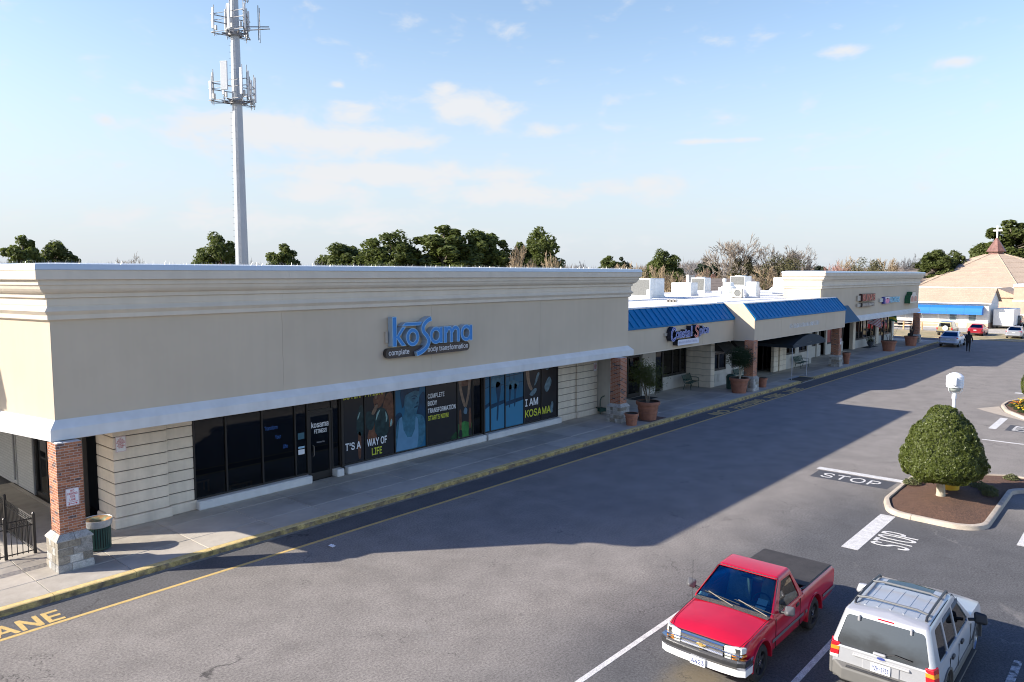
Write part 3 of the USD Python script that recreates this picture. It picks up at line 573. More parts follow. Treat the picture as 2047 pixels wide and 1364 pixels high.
flat(t, 'boxer_cheek', curve([(.46, 2.35), (.56, 2.3), (.6, 2.55), (.5, 2.6)]), 3, I_SKIN2, 17.80, PY, .49); flat(t, 'boxer_brow', curve([(.6, 2.5), (.8, 2.52), (.8, 2.57), (.6, 2.57)]), 3, I_BLACK, 17.80, PY, .49)
flat(t, 'boxer_mouth', curve([(.46, 2.07), (.6, 2.07), (.6, 2.1), (.46, 2.1)]), 3, I_BLACK, 17.80, PY, .49)
flat(t, 'forearm', curve([(.1, .75), (.5, .7), (.55, 1.3), (.25, 1.3)]), 1, I_SKIN, 17.80, PY, .49)
flat(t, 'boxing_glove', curve([(.02, 1.25), (.3, 1.1), (.45, 1.4), (.4, 1.72), (.1, 1.85), (.0, 1.6)]), 2, I_GLOVE, 17.80, PY, .49)
flat(t, 'boxing_glove', curve([(.48, .95), (.8, .75), (1.1, .9), (1.15, 1.4), (1.0, 1.8), (.7, 1.92), (.52, 1.7), (.45, 1.3)]), 4, I_GLOVE, 17.80, PY, .49)
flat(t, 'wrist_wrap', curve([(.3, 1.75), (.42, 1.7), (.62, 2.0), (.5, 2.05)]), 4, I_SKIN2, 17.80, PY, .49)
for pts in ([(.5, 1.45), (.56, 1.72), (.72, 1.84), (.6, 1.62)], [(1.0, 1.3), (1.08, 1.5), (.98, 1.74), (1.0, 1.5)], [(1.25, 1.1), (1.32, 1.25), (1.28, 1.4), (1.2, 1.2)]): flat(t, 'highlight', curve(pts), 5, I_SHINE, 17.80, PY, .49)
words(t, 'WAY OF', 17.86, .98, .27, I_WHITE, PY - .012, .98); words(t, 'LIFE', 18.08, .60, .27, I_LIME, PY - .012, .50); words(t, 'ATION', 17.80, 2.93, .30, I_LIME, PY - .012, .85)
t = poster(19.28, 20.90, I_BLUE, 'blue tinted window poster of a woman in a pale tank top glancing sideways')
flat(t, 'backdrop', curve([(1.0, .9), (1.6, .8), (1.6, 2.2), (1.3, 2.1), (1.15, 1.5)]), 1, I_DEEP, 19.28, PY, .49); flat(t, 'backdrop', curve([(.02, .5), (.3, .6), (.35, 1.5), (.02, 1.45)]), 1, I_DEEP, 19.28, PY, .49)
flat(t, 'shoulders', curve([(.02, .1), (.1, 1.2), (.45, 1.45), (.55, 1.8), (1.0, 1.75), (1.05, 1.45), (1.5, 1.25), (1.6, .6), (1.3, .05), (.4, .02)]), 2, I_MID, 19.28, PY, .49)
flat(t, 'tank_top', Polygon([(.02, .02), (.1, .5), (.22, 1.35), (.34, 1.4), (.42, .85), (.62, .52), (.85, .5), (1.03, .8), (1.08, 1.32), (1.2, 1.2), (1.22, .5), (1.15, .02)]).buffer(.03).buffer(-.03), 3, I_TANK, 19.28, PY, .49)
flat(t, 'face', curve([(.45, 1.9), (.6, 1.62), (.95, 1.45), (1.12, 1.5), (1.22, 1.72), (1.27, 1.95), (1.25, 2.4), (.95, 2.6), (.5, 2.5), (.38, 2.15)]), 4, I_MID, 19.28, PY, .49)
flat(t, 'hair', curve([(.33, 1.95), (.28, 2.4), (.45, 2.72), (.9, 2.78), (1.25, 2.6), (1.28, 2.35), (1.05, 2.38), (.7, 2.3), (.52, 2.2), (.46, 1.85), (.38, 1.75)]), 5, I_DEEP, 19.28, PY, .49)
flat(t, 'eyebrow', curve([(.85, 2.15), (1.05, 2.14), (1.2, 2.08), (1.05, 2.2)]), 6, I_DEEP, 19.28, PY, .49); flat(t, 'eye', curve([(.9, 2.05), (1.05, 2.03), (1.06, 2.09), (.95, 2.1)]), 6, I_DEEP, 19.28, PY, .49); flat(t, 'mouth', curve([(1.0, 1.66), (1.18, 1.7), (1.18, 1.76), (1.02, 1.72)]), 6, I_DEEP, 19.28, PY, .49); flat(t, 'nose_shadow', curve([(1.1, 1.85), (1.22, 1.84), (1.2, 1.92)]), 6, I_DEEP, 19.28, PY, .49)
t = poster(20.98, 22.72, I_BLACK, 'black window poster listing COMPLETE BODY TRANSFORMATION above lime letters')
for k, (s, w) in enumerate((('COMPLETE', .95), ('BODY', .52), ('TRANSFORMATION', 1.62))): words(t, s, 21.04, 2.45 - .31 * k, .185, I_WHITE, L1, w)
words(t, 'STARTS NOW!', 21.04, 2.45 - .31 * 3, .185, I_LIME, L1, 1.2)
flat(t, 'grass_glow', curve([(1.35, .02), (1.72, .02), (1.73, .30), (1.55, .22)]), 1, ink('darkgreen', (.012, .04, .016), var=.6, vscale=3), 20.98, PY, .49)
t = poster(22.80, 23.66, I_BLACK, 'dark window poster of two arms lowering a kettlebell over green grass')
flat(t, 'grass_print', Polygon([(0, 0), (.86, 0), (.86, .55), (.4, .7), (0, .6)]), 1, I_GREEN, 22.80, PY, .49)
flat(t, 'shirt', curve([(.1, 2.3), (.75, 2.3), (.8, 2.78), (.1, 2.78)]), 1, I_SKIN, 22.80, PY, .49)
for pts in ([(.05, 2.7), (.2, 2.75), (.25, 2.1), (.46, 1.45), (.36, 1.35), (.12, 2.0)], [(.8, 2.5), (.66, 2.6), (.6, 2.0), (.46, 1.4), (.55, 1.35), (.72, 1.9)]): flat(t, 'forearm', curve(pts), 2, I_SKIN2, 22.80, PY, .49)
flat(t, 'kettlebell', curve([(.36, 1.05), (.52, 1.0), (.56, 1.2), (.46, 1.3), (.36, 1.2)]), 3, ink('kettle', (.10, .17, .24)), 22.80, PY, .49)
for x in (.08, .68): flat(t, 'shin', curve([(x, .3), (x + .13, .3), (x + .12, 1.15), (x, 1.15)]), 2, I_SKIN, 22.80, PY, .49); flat(t, 'shoe', curve([(x - .02, .05), (x + .16, .02), (x + .15, .3), (x, .32)]), 3, I_BLACK, 22.80, PY, .49)
t = poster(24.89, 25.82, I_BLUE, 'blue window poster of a runner\'s legs mid stride on a gym floor'); t2 = poster(25.90, 27.18, I_BLUE, 'blue window poster of distant runners under gym windows'); t3 = poster(24.48, 24.81, I_BLUE, 'narrow blue window poster left of the runner\'s legs')
for tt, x0, w in ((t, 24.89, .93), (t2, 25.90, 1.28), (t3, 24.48, .33)):
    flat(tt, 'floor_print', Polygon([(0, 0), (w, 0), (w, 1.15), (0, 1.0)]), 1, ink('floorblue', (.045, .19, .33)), x0, PY, .49)
    flat(tt, 'skirting_print', Polygon([(0, 1.0), (w, 1.15), (w, 1.32), (0, 1.2)]), 1, I_DEEP, x0, PY, .49)
    for z in (1.95, 2.35): flat(tt, 'bar_print', Polygon([(0, z), (w, z + .08), (w, z + .11), (0, z + .03)]), 1, I_DEEP, x0, PY, .49)
for a, c in ((.3, 2), (.6, 2)): flat(t2, 'bar_print', Polygon([(a, 1.9), (a + .025, 1.9), (a + .025, 2.8), (a, 2.8)]), 1, I_DEEP, 25.9, PY, .49)
flat(t, 'runner_leg', curve([(.4, .45), (.5, .5), (.56, 1.2), (.68, 1.75), (.66, 2.1), (.4, 2.2), (.36, 1.8), (.44, 1.3)]), 2, I_DEEP, 24.89, PY, .49); flat(t, 'runner_body', curve([(.05, 2.05), (.5, 1.95), (.68, 2.2), (.6, 2.55), (.2, 2.5)]), 2, I_MID, 24.89, PY, .49)
for x in (.25, .62): flat(t2, 'runner_leg', curve([(x, .95), (x + .07, .95), (x + .12, 1.5), (x + .2, 1.9), (x + .02, 1.95), (x + .02, 1.4)]), 2, I_DEEP, 25.9, PY, .49)
flat(t2, 'runner_body', curve([(.15, 1.8), (.8, 1.75), (.95, 2.0), (.6, 2.15), (.25, 2.1)]), 2, I_MID, 25.9, PY, .49)
t = poster(27.26, 29.80, I_BLACK, 'black window poster reading I AM over lime letters under strapped hands')
words(t, 'I AM', 27.32, 1.28, .34, I_WHITE, PY - .008, .98); words(t, 'KOSAMA', 27.32, .74, .34, I_LIME, PY - .008, 1.98)
flat(t, 'hand', curve([(.1, 2.75), (.32, 2.78), (.42, 2.0), (.62, 1.6), (.45, 1.55), (.2, 2.0)]), 1, I_SKIN2, 27.26, PY, .49)
for pts in ([(.75, 1.75), (.95, 1.9), (1.15, 2.3), (.98, 2.3)], [(.4, 1.35), (.65, 1.25), (.95, 1.5), (.8, 1.6)], [(1.55, 1.6), (1.75, 1.3), (2.1, 1.75), (1.9, 2.05)], [(1.6, 2.5), (1.8, 2.4), (1.95, 2.6), (1.8, 2.75)], [(2.0, .3), (2.2, .25), (2.25, .7), (2.1, .75)]): flat(t, 'wrist_strap', curve(pts), 1, ink('strap', (.11, .17, .21), var=.5, vscale=6), 27.26, PY, .49)
t = thing('door_lettering', 'white lettering on the glass of the studio door', 'lettering')
words(t, 'kosama', 15.38, 2.08, .20, I_WHITE, PY, .74); words(t, 'FITNESS', 15.50, 1.86, .14, I_WHITE, PY, .54); words(t, 'Members Only', 15.60, 1.50, .05, ink('greyprint', (.3, .3, .32)), PY, .34)
t = thing('glass_lettering', 'small blue words stepping down the dark glass left of the studio door', 'lettering')
ib = ink('blueword', (.03, .09, .28))
words(t, 'Transform', 13.52, 2.28, .13, ib, PY, .5); words(t, 'Your', 13.92, 1.93, .13, ib, PY, .22); words(t, 'Life', 14.22, 1.55, .13, ib, PY, .18)
t = thing('glass_notice', 'small pale notices taped inside the narrow pane beside the studio door', 'notice')
for z0, z1, mm in ((1.75, 1.98, ink('teal', (.05, .12, .16))), (1.42, 1.49, I_LT), (1.20, 1.38, I_WHITE)): flat(t, 'notice_sheet', Polygon([(0, z0), (.26, z0), (.26, z1), (0, z1)]), 0, mm, 14.82, PY, 0)
# low wooden benches inside the glass
WOOD = mat('bench_wood', (0.42, 0.24, 0.09), .5, var=.2, vscale=6)
def inner_bench(x, y, label, w=.85):
    t = thing('waiting_bench', label, 'bench', (x, y, .15))
    b = MB(); b.bbox(0, w, 0, .38, .36, .41, .01); part(t, 'seat_frame', b, WOOD)
    b = MB(); b.bbox(.02, w - .02, .02, .36, .412, .46, .015); part(t, 'cushion', b, mat('cushion_dark', (.05, .05, .06), .7, var=.6, vscale=20))
    for X in (0.01, w - .06):
        for Y in (.01, .32): b = MB(); b.bbox(X, X + .05, Y, Y + .05, 0, .36, .006); part(t, 'leg', b, WOOD)
inner_bench(12.35, 23.35, 'low pale wooden bench just inside the studio glass'); inner_bench(11.5, 24.6, 'wooden bench farther back in the dark studio', .8)
# ---------------------------------------------------------------- restaurant row (middle, blue roofs)
row = thing('restaurant_row', 'low beige shop row with blue standing seam mansard roofs and a flat white roof', 'building')
X0, X1, X2 = 33.32, 46.2, 63.9
Y1, Y2, RZ, EZ, SZ = 21.25, 19.85, 5.74, 4.78, 3.38
def stucco_wall(t, pts, z0, z1, m=STUCCO, name='wall_panel'):
    b = MB(); b.poly(Polygon(pts), z0, z1); return part(t, name, b, m)
for a, c in ((X0, 37.6), (37.612, 41.9), (41.912, X1)): stucco_wall(row, [(a, Y1), (c - .003, Y1), (c - .003, Y1 + .25), (a, Y1 + .25)], SZ, EZ)
for a, c in ((X1 + .012, 50.6), (50.612, 55), (55.012, 59.4), (59.412, X2)): stucco_wall(row, [(a, Y2), (c - .003, Y2), (c - .003, Y2 + .25), (a, Y2 + .25)], SZ, EZ)
# sunlit return between the two fronts, up to the slope of the second roof
def prism_yz(pts, xa, xb):
    b = MB(); b.poly(Polygon(pts), 0, xb - xa); v, f = b.get(); return np.stack([v[:, 2] + xa, v[:, 0], v[:, 1]], 1), f
yz = [(Y2 + .003, SZ + .003), (24.4, SZ + .003), (24.4, RZ - .02), (Y2 + .79, RZ - .02), (Y2 + .003, EZ - .01)]
part(row, 'return_wall', prism_yz(yz, X1, X1 + .25), STUCCO); part(row, 'return_wall', prism_yz(yz, X2 - .25, X2 + .01), STUCCO)
# fascia soffits
b = MB(); b.box(X0, X1 - .01, Y1 + .01, 24.5, SZ - .05, SZ - .002); b.box(X1 + .0, X2, Y2 + .01, 24.5, SZ - .05, SZ - .002); part(row, 'soffit', b, STUCCO_TRIM)
def mansard(t, xa, xb, y, z0=EZ, dy=.80, pitch=.62):
    """Standing-seam metal slope: one pan per seam, ribs proud of it, ridge and eave trims."""
    n = round((xb - xa) / pitch); w = (xb - xa) / n; dz = RZ - z0
    for k in range(n):
        a, c = xa + k * w, xa + (k + 1) * w; b = MB()
        b.add([(a + .012, y - .05, z0), (c - .012, y - .05, z0), (c - .012, y + dy, z0 + dz), (a + .012, y + dy, z0 + dz)], [(0, 1, 2, 3)])
        nrm = np.array([0, -dz, dy + .05]); nrm = nrm / np.linalg.norm(nrm) * .035
        p = np.array([(a - .012, y - .05, z0), (a + .012, y - .05, z0), (a + .012, y + dy, z0 + dz), (a - .012, y + dy, z0 + dz)])
        b.add(np.r_[p, p + nrm], [(4, 5, 6, 7), (0, 1, 5, 4), (1, 2, 6, 5), (3, 0, 4, 7)]); part(t, 'roof_panel', b, BLUE_METAL)
    b = MB(); b.bbox(xa - .03, xb + .05, y - .07, y + .0, z0 - .10, z0 + .012, .01); part(t, 'eave_trim', b, BLUE_METAL)
    b = MB(); b.bbox(xa - .02, xb + .03, y + dy - .06, y + dy + .12, RZ - .035, RZ + .04, .012); part(t, 'ridge_trim', b, mat('white_edge_trim', (.66, .68, .70), .5))
    b = MB(); p = np.array([(xb, y - .06, z0 - .01), (xb + .05, y - .06, z0 - .01), (xb + .05, y + dy + .02, RZ + .02), (xb, y + dy + .02, RZ + .02)]); b.add(np.r_[p, p + [0, -.03, .045]], [(4, 5, 6, 7), (0, 1, 5, 4), (1, 2, 6, 5), (3, 0, 4, 7)]); part(t, 'rake_trim', b, BLUE_METAL)
    b = MB(); p = np.array([(xa - .05, y - .06, z0 - .01), (xa + .02, y - .06, z0 - .01), (xa + .02, y + dy + .02, RZ + .02), (xa - .05, y + dy + .02, RZ + .02)]); b.add(np.r_[p, p + [0, -.03, .045]], [(4, 5, 6, 7), (0, 1, 5, 4), (1, 2, 6, 5), (3, 0, 4, 7)]); part(t, 'rake_trim', b, BLUE_METAL)
mansard(row, X0 + .06, X1 - .06, Y1); mansard(row, X1 + .04, X2, Y2)
b = MB(); b.poly(Polygon([(X0, Y1 + .85), (X1 + .1, Y1 + .85), (X1 + .1, Y2 + .87), (X2 - .05, Y2 + .87), (X2 - .05, 42), (X0, 42)]), 5.45, 5.66); part(row, 'flat_roof', b, WHITE_ROOF)
for x0, x1, y0, y1, z in ((36, 60, 29.5, 41.9, 5.74), (48.5, 63.5, 23.6, 28.5, 5.70)):
    b = MB(); b.bbox(x0, x1, y0, y1, 5.661, z, .02); part(row, 'roof_step', b, WHITE_ROOF)
b = MB(); b.box(X0, X2, 41.8, 42, 0, 5.66); part(row, 'rear_wall', b, STUCCO)
# shopfront walls: deep recess with the restaurant door, then a banded pier and flush walls
WY = 24.25
LOW = mat('low_wall_paint', (.50, .475, .43), .85, var=.08, vscale=2, streak=.1)
def wall_box(t, x0, x1, y0, y1, z0, z1, m=None, name='front_wall'):
    b = MB(); b.box(x0, x1, y0, y1, z0, z1); return part(t, name, b, m or LOW)
b = MB(); b.box(X0 + .0, X0 + .06, 22.2, WY, .15, SZ); part(row, 'front_wall', b, LOW)
wall_box(row, 33.4, 35.6, WY, WY + .2, .15, .95); panes(row, [33.42, 34.5, 35.58], WY + .08, .95, 3.33, .09, GLASS_CLEAR)
wall_box(row, 35.62, 38.2, WY, WY + .2, .15, 1.0); panes(row, [35.62, 36.9, 38.2], WY + .08, 1.0, 3.33, .09)
d = part(row, 'door', (lambda b: [b.box(38.26, 38.38, WY, WY + .06, .16, 2.7), b.box(39.58, 39.7, WY, WY + .06, .16, 2.7), b.box(38.38, 39.58, WY + .002, WY + .058, .16, .4), b.box(38.38, 39.58, WY + .002, WY + .058, 2.58, 2.7)] and b)(MB()), BRONZE)
b = MB(); b.box(38.38, 39.58, WY + .025, WY + .034, .4, 2.58); part(d, 'pane', b, GLASS)
panes(row, [38.22, 39.76], WY + .04, 2.72, 3.33, .06)
wall_box(row, 39.8, 41.35, WY - .1, WY + .15, .15, 3.33)
panes(row, [41.4, 42.42], WY + .06, .3, 3.33, .1); wall_box(row, 41.55, 42.25, WY + .03, WY + .05, 2.75, 3.2, WHITE_PAINT, 'door_notice')
wall_box(row, 42.45, 45.55, WY, WY + .2, .15, 1.0); panes(row, [42.5, 43.75, 44.75, 45.5], WY + .08, 1.0, 3.33, .14, GLASS_CLEAR)
for a, c in ((42.6, 43.1), (43.9, 44.6)): wall_box(row, a, c, WY + .16, WY + .18, 1.0, 3.3, BLIND, 'blind')
room(row, 33.4, 45.55, WY + .22, 31, .15, 3.33)
for k in range(8):
    b = MB(); z = .15 + k * .40; b.bbox(45.6, 46.15, 22.5, 24.3, z + .008, z + .392, .012); part(row, 'pier_course', b, PIER)
b = MB(); b.box(45.64, 46.12, 22.53, 24.3, .15, 3.36); part(row, 'pier_core', b, GROOVE)
SY = 22.55
wall_box(row, 46.15, 51.6, SY, SY + .2, .15, 1.18); wall_box(row, 46.15, 51.6, SY, SY + .2, 2.42, 3.34)
for a, c in ((46.15, 46.22), (47.98, 48.78), (50.6, 51.6)): wall_box(row, a, c, SY + .001, SY + .199, 1.181, 2.419)
for a, c in ((46.9, 48.0), (46.3, 46.7), (48.9, 50.3)):
    b = MB(); [b.bbox(x0, x1, SY - .022, SY + .01, z0, z1, .006) for x0, x1, z0, z1 in ((a, c, .42, .45), (a, c, .95, .98), (a, a + .03, .45, .95), (c - .03, c, .45, .95))]; part(row, 'wall_moulding', b, LOW)
panes(row, [46.22, 46.95, 47.98], SY + .1, 1.18, 2.42, .14); panes(row, [48.78, 49.7, 50.6], SY + .1, 1.18, 2.42, .14)
# second front: recessed glass doors, piers, windows
DY = 23.6
wall_box(row, 51.602, 51.8, SY, DY, .15, 3.34)
panes(row, [54.3, 55.5, 56.6, 57.4], DY, .16, 3.3, .12); wall_box(row, 51.8, 54.2, DY, DY + .1, .15, 3.34)
wall_box(row, 54.9, 55.3, DY - .012, DY - .006, 2.25, 2.75, mat('red_sticker', (.35, .03, .03), .5), 'door_sticker')
room(row, 46.3, 63.0, 23.85, 31, .15, 3.33)
for x0, x1 in ((56.1, 56.95), (57.25, 58.55)):
    for k in range(8): b = MB(); z = .15 + k * .4; b.bbox(x0, x1, SY - .04, SY + .2, z + .008, z + .392, .012); part(row, 'pier_course', b, PIER)
    b = MB(); b.box(x0 + .03, x1 - .03, SY, SY + .18, .15, 3.36); part(row, 'pier_core', b, GROOVE)
wall_box(row, 56.95, 57.25, SY + .1, SY + .2, .15, 3.34, mat('olive_recess', (.34, .32, .22), .9))
wall_box(row, 58.55, 63.1, SY, SY + .2, .15, 1.25); wall_box(row, 58.55, 63.1, SY, SY + .2, 2.6, 3.34)
for a, c in ((60.5, 61.3), (63.1, 64.1)): wall_box(row, a, c, SY + .001, SY + .199, .15 if a > 63 else 1.251, 3.33 if a > 63 else 2.599)
panes(row, [58.6, 59.5, 60.48], SY + .1, 1.25, 2.6, .14); panes(row, [61.3, 62.3, 63.08], SY + .1, 1.25, 2.6, .14)
wall_box(row, 64.101, 64.2, SY, 24.2, .15, 3.34)

# ---------------------------------------------------------------- end building (far right cornice)
end = thing('corner_shops', 'beige corner shop building with white cornice and three shop signs at the far end', 'building')
EX0, EX1 = 61.63, 92.72
epath = [(EX0, FY + 3.0), (EX0, FY), (EX1, FY), (EX1, FY + 3.0)]
parade_front(end, epath, (1, 2), [68.6, 75.0, 79.6, 84.2, 88.6])
b = MB(); b.box(EX0 + .1, EX1 - .1, FY + 2.8, FY + 3.0, 3.4, 7.88); part(end, 'parapet_back', b, STUCCO_TRIM)
b = MB(); b.box(EX0 + .1, EX1 - .1, FY + .1, 42, 5.3, 5.62); part(end, 'roof', b, WHITE_ROOF)
b = MB(); b.poly(Polygon(epath), 3.38, 3.42); part(end, 'soffit', b, STUCCO_TRIM)
KYY = 23.7
wall_box(end, 64.2, 70.6, 24.0, 24.2, .15, 1.15); panes(end, [64.3, 66, 67.6, 69.2, 70.5], 24.1, 1.15, 3.33, .2)
for x0, x1 in ((69.3, 69.75), (71.6, 72.0)): wall_box(end, x0, x1, 23.9, 24.05, .15, 3.34)
RED_POSTER = mat('red_window_poster', (.30, .045, .05), .4, var=.5, vscale=2)
wall_box(end, 72.0, 76.6, 23.9, 24.1, .15, 1.1); panes(end, [72.0, 73.2, 74.4, 76.6], 24.0, 1.1, 3.33, .16); wall_box(end, 72.2, 73.1, 23.97, 23.985, 1.25, 3.2, RED_POSTER, 'red_poster'); wall_box(end, 73.3, 74.2, 23.97, 23.985, 1.25, 3.2, RED_POSTER, 'red_poster')
for x0, x1 in ((78.6, 79.4), (86.5, 87.4), (92.6, 93.2)): wall_box(end, x0, x1, KYY - .1, KYY + .25, .15, 3.36, PIER, 'shop_pier')
wall_box(end, 79.4, 86.5, KYY, KYY + .2, .15, .95); panes(end, [79.4, 80.9, 82.3, 83.6, 85, 86.5], KYY + .1, .95, 3.34, .16)
wall_box(end, 87.4, 88.7, KYY, KYY + .2, .15, .95); wall_box(end, 89.9, 92.6, KYY, KYY + .2, .15, .95)
panes(end, [87.4, 88.7], KYY + .1, .95, 3.34, .14); panes(end, [88.75, 89.85], KYY + .1, .16, 3.34, .14); panes(end, [89.9, 91.3, 92.6], KYY + .1, .95, 3.34, .16)
room(end, 64.3, 92.5, 24.3, 34, .15, 3.34); wall_box(end, 92.52, 92.7, KYY + .3, 35, .1, 3.36, STUCCO, 'side_wall')
b = MB(); b.box(EX0, EX1, 41.9, 42.1, 0, 5.62); part(end, 'rear_wall', b, STUCCO)
# small blue corner awning where the shop row meets the corner building
t = thing('corner_awning', 'small blue sloped awning between the shop row and the corner building', 'awning')
AWN = mat('awning_blue_cloth', (.012, .075, .15), .8, var=.1)
b = MB(); b.add([(64.0, FY - .05, 4.95), (68.4, FY - .05, 4.93), (69.4, 20.25, 3.55), (64.0, 20.25, 3.55), (69.4, FY - .05, 3.55), (64.0, FY - .05, 3.55), ], [(0, 3, 2, 1), (1, 2, 4, 4), (3, 5, 4, 2)]); part(t, 'canvas', b, AWN)
b = MB(); b.tube([(64.02, 20.27, 3.56), (69.36, 20.27, 3.56), (69.36, FY - .06, 3.56)], .025, 6); part(t, 'frame', b, BRONZE)

# ---------------------------------------------------------------- brick columns on rough stone bases
def rough_stone(x0, x1, y0, y1, z0, z1, seed, amp=.022):
    m = trimesh.creation.box([x1 - x0, y1 - y0, z1 - z0]); m = m.subdivide().subdivide(); m.apply_translation([(x0 + x1) / 2, (y0 + y1) / 2, (z0 + z1) / 2])
    v = np.array(m.vertices); c = v.mean(0); h = np.array([x1 - x0, y1 - y0, z1 - z0]) / 2; e = np.abs((v - c) / h)
    bulge = np.clip(1 - e[:, [1, 2, 0]].max(1) ** 4, 0, 1)[:, None]
    d = (meshkit.fbm(v * 9, seed=seed) - .35)[:, None] * amp
    nrm = np.sign(v - c) * (e > .999)
    edge = (e > .999).sum(1) >= 2
    v = v + nrm * d; v[edge] -= (np.sign(v - c) * .006)[edge]
    return v, m.faces
def column(cx, cy, label, near=False, w=.60, bw=.92, top=3.42, mid=False):
    t = thing('brick_column', label, 'column'); rg = random.Random(int(cx * 10))
    s = bw / 2; z = .15
    for c in range(4):
        h = .20 if c < 3 else .18; e = s - (.035 if c == 0 else .05)
        cuts = sorted([-e, e] + ([rg.uniform(-.25, -.1), rg.uniform(.12, .25)] if c % 2 else [rg.uniform(-.12, .12)]))
        for a, b_ in zip(cuts[:-1], cuts[1:]):
            for y0, y1 in ((cy - e, cy - e + .2), (cy + e - .2, cy + e)):
                part(t, 'base_stone', rough_stone(cx + a + .004, cx + b_ - .004, y0, y1, z + .004, z + h - .006, rg.randint(0, 99)), rg.choice(STONES), smooth=60)
        for x0, x1 in ((cx - e, cx - e + .2), (cx + e - .2, cx + e)):
            k = rg.uniform(-.08, .08)
            for y0, y1 in ((cy - e + .204, cy + k - .004), (cy + k + .004, cy + e - .204)):
                part(t, 'base_stone', rough_stone(x0, x1, y0, y1, z + .004, z + h - .006, rg.randint(0, 99)), rg.choice(STONES), smooth=60)
        z += h
    b = MB(); b.box(cx - s + .07, cx + s - .07, cy - s + .07, cy + s - .07, .15, z); part(t, 'base_mortar', b, MORTAR)
    # weathered sloping cap stones
    o, i_, zt = s - .03, w / 2 + .015, z + .17
    for k in range(4):
        R_ = rotz(90 * k); pts = np.array([(-o, -o, z), (o, -o, z), (o, -o, z + .03), (-o, -o, z + .03), (-i_, -i_, zt), (i_, -i_, zt), (-i_, -i_, z), (i_, -i_, z)]) @ R_.T + [cx, cy, 0]
        for a0, a1 in ((0, .5), (.5, 1)):
            L = lambda p, q: pts[p] + (pts[q] - pts[p]) * (a0 + .004), 
            P0 = [pts[p] + (pts[q] - pts[p]) * a for p, q in ((0, 1), (3, 2), (4, 5), (6, 7)) for a in (a0 + .006, a1 - .006)]
            m = MB(); m.mani(m3.Manifold.hull_points(np.array(P0))); part(t, 'cap_stone', m, STONES[k % 2 * 2])
    # shaft
    z0 = zt - .05; H_ = top - z0; n = round(H_ / .0677); ch = H_ / n; hw = w / 2
    core = MB(); core.box(cx - hw + .007, cx + hw - .007, cy - hw + .007, cy + hw - .007, z0, top); part(t, 'mortar_core', core, MORTAR)
    L = w / 3; allb = [MB(), MB(), MB()]
    for c in range(n):
        za, zb = z0 + c * ch + .005, z0 + (c + 1) * ch - .005
        for side in range(4):
            off = [0, L, 2 * L, w] if (c + side) % 2 == 0 else [0, L / 2, L * 1.5, L * 2.5, w]
            R_ = rotz(90 * side); vis = near and side in (0, 3)
            for a, e in zip(off[:-1], off[1:]):
                x0, x1 = -hw + a + (.005 if a > 0 else 0), -hw + e - (.005 if e < w else 0)
                mt = rg.choices([0, 1, 2], [.62, .28, .10])[0]; pr = rg.uniform(-.001, .002)
                if not vis:
                    b = allb[mt]; k = MB()
                else: k = MB()
                k.box(x0, x1, -hw - pr, -hw + .05, za, zb) if not vis else k.bbox(x0, x1, -hw - pr, -hw + .04, za, zb, .003)
                k.xf(R_, (cx, cy, 0))
                if vis: part(t, 'brick', k, BRICKS[mt])
                else: v, f = k.get(); allb[mt].add(v, f)
    for k, b in enumerate(allb):
        if b.n: part(t, 'bricks', b, BRICKS[k], kind='stuff')
    return t
column(6.68, 20.92, 'brick column on a rough stone base at the near left corner of the studio', near=True, top=3.40)
column(32.05, 20.84, 'brick column at the right end of the fitness studio front')
column(46.36, 20.12, 'brick column half hidden behind the leafy round potted tree')
column(63.2, 20.25, 'brick column at the right end of the blue roofed row')
column(90.9, 20.75, 'shaded brick column at the far end of the corner shops')
t = thing('timber_packer', 'short whitish timber packer lying on top of the near brick column', 'timber')
b = MB(); b.bbox(6.42, 6.55, 20.66, 21.1, 3.402, 3.418, .004); part(t, 'plank', b, WHITE_PAINT)

# ---------------------------------------------------------------- signs
SIGN_RED = mat('sign_red_print', (.45, .03, .05), .5)
def plate_sign(x, y, z, w, h, lines, label, arrow=False):
    t = thing('metal_sign', label, 'sign')
    pg = sbox(-w / 2, 0, w / 2, h).buffer(-.025).buffer(.025)
    b = MB(); b.poly(pg, 0, .004); v, f = b.get(); part(t, 'plate', (np.stack([v[:, 0] + x, y - v[:, 2], v[:, 1] + z], 1), f), mat('sign_plate_white', (.68, .68, .70), .45, var=.05))
    bd = pg.buffer(-.008).difference(pg.buffer(-.014)); flat(t, 'border', bd, 2.2, SIGN_RED, x, y, z)
    n = len(lines); top = h * .92
    for k, (s, hh, ww) in enumerate(lines):
        top -= hh; part(t, 'lettering', face_front(text(s, hh, .0012, True, ww, center=True), x, y - .0045, z + top), SIGN_RED); top -= hh * .38
    if arrow:
        a = Polygon([(-.11, .055), (-.07, .03), (-.07, .048), (.07, .048), (.07, .03), (.11, .055), (.07, .08), (.07, .062), (-.07, .062), (-.07, .08)]); flat(t, 'arrow', a, 2.4, SIGN_RED, x, y, z)
    return t
plate_sign(6.70, 20.605, 1.78, .31, .45, [('NO', .055, .09), ('PARKING', .055, .23), ('FIRE', .055, .12), ('LANE', .055, .14), ('TOWING ENFORCED', .02, .24)], 'NO PARKING FIRE LANE sign with a double arrow on the near brick column', True)
NB = [('NO', .033, .05), ('BICYCLES', .033, .15), ('SKATEBOARDS', .033, .21), ('ROLLERBLADING', .033, .24), ('SCOOTERS', .033, .15), ('OR LOITERING', .033, .21), ('ALLOWED', .033, .14)]
plate_sign(8.80, 22.915, 2.42, .30, .46, NB, 'NO BICYCLES sign on the banded pier left of the dark windows')
plate_sign(33.0, 22.935, 2.45, .30, .46, NB, 'NO BICYCLES sign on the banded pier right of the poster windows')
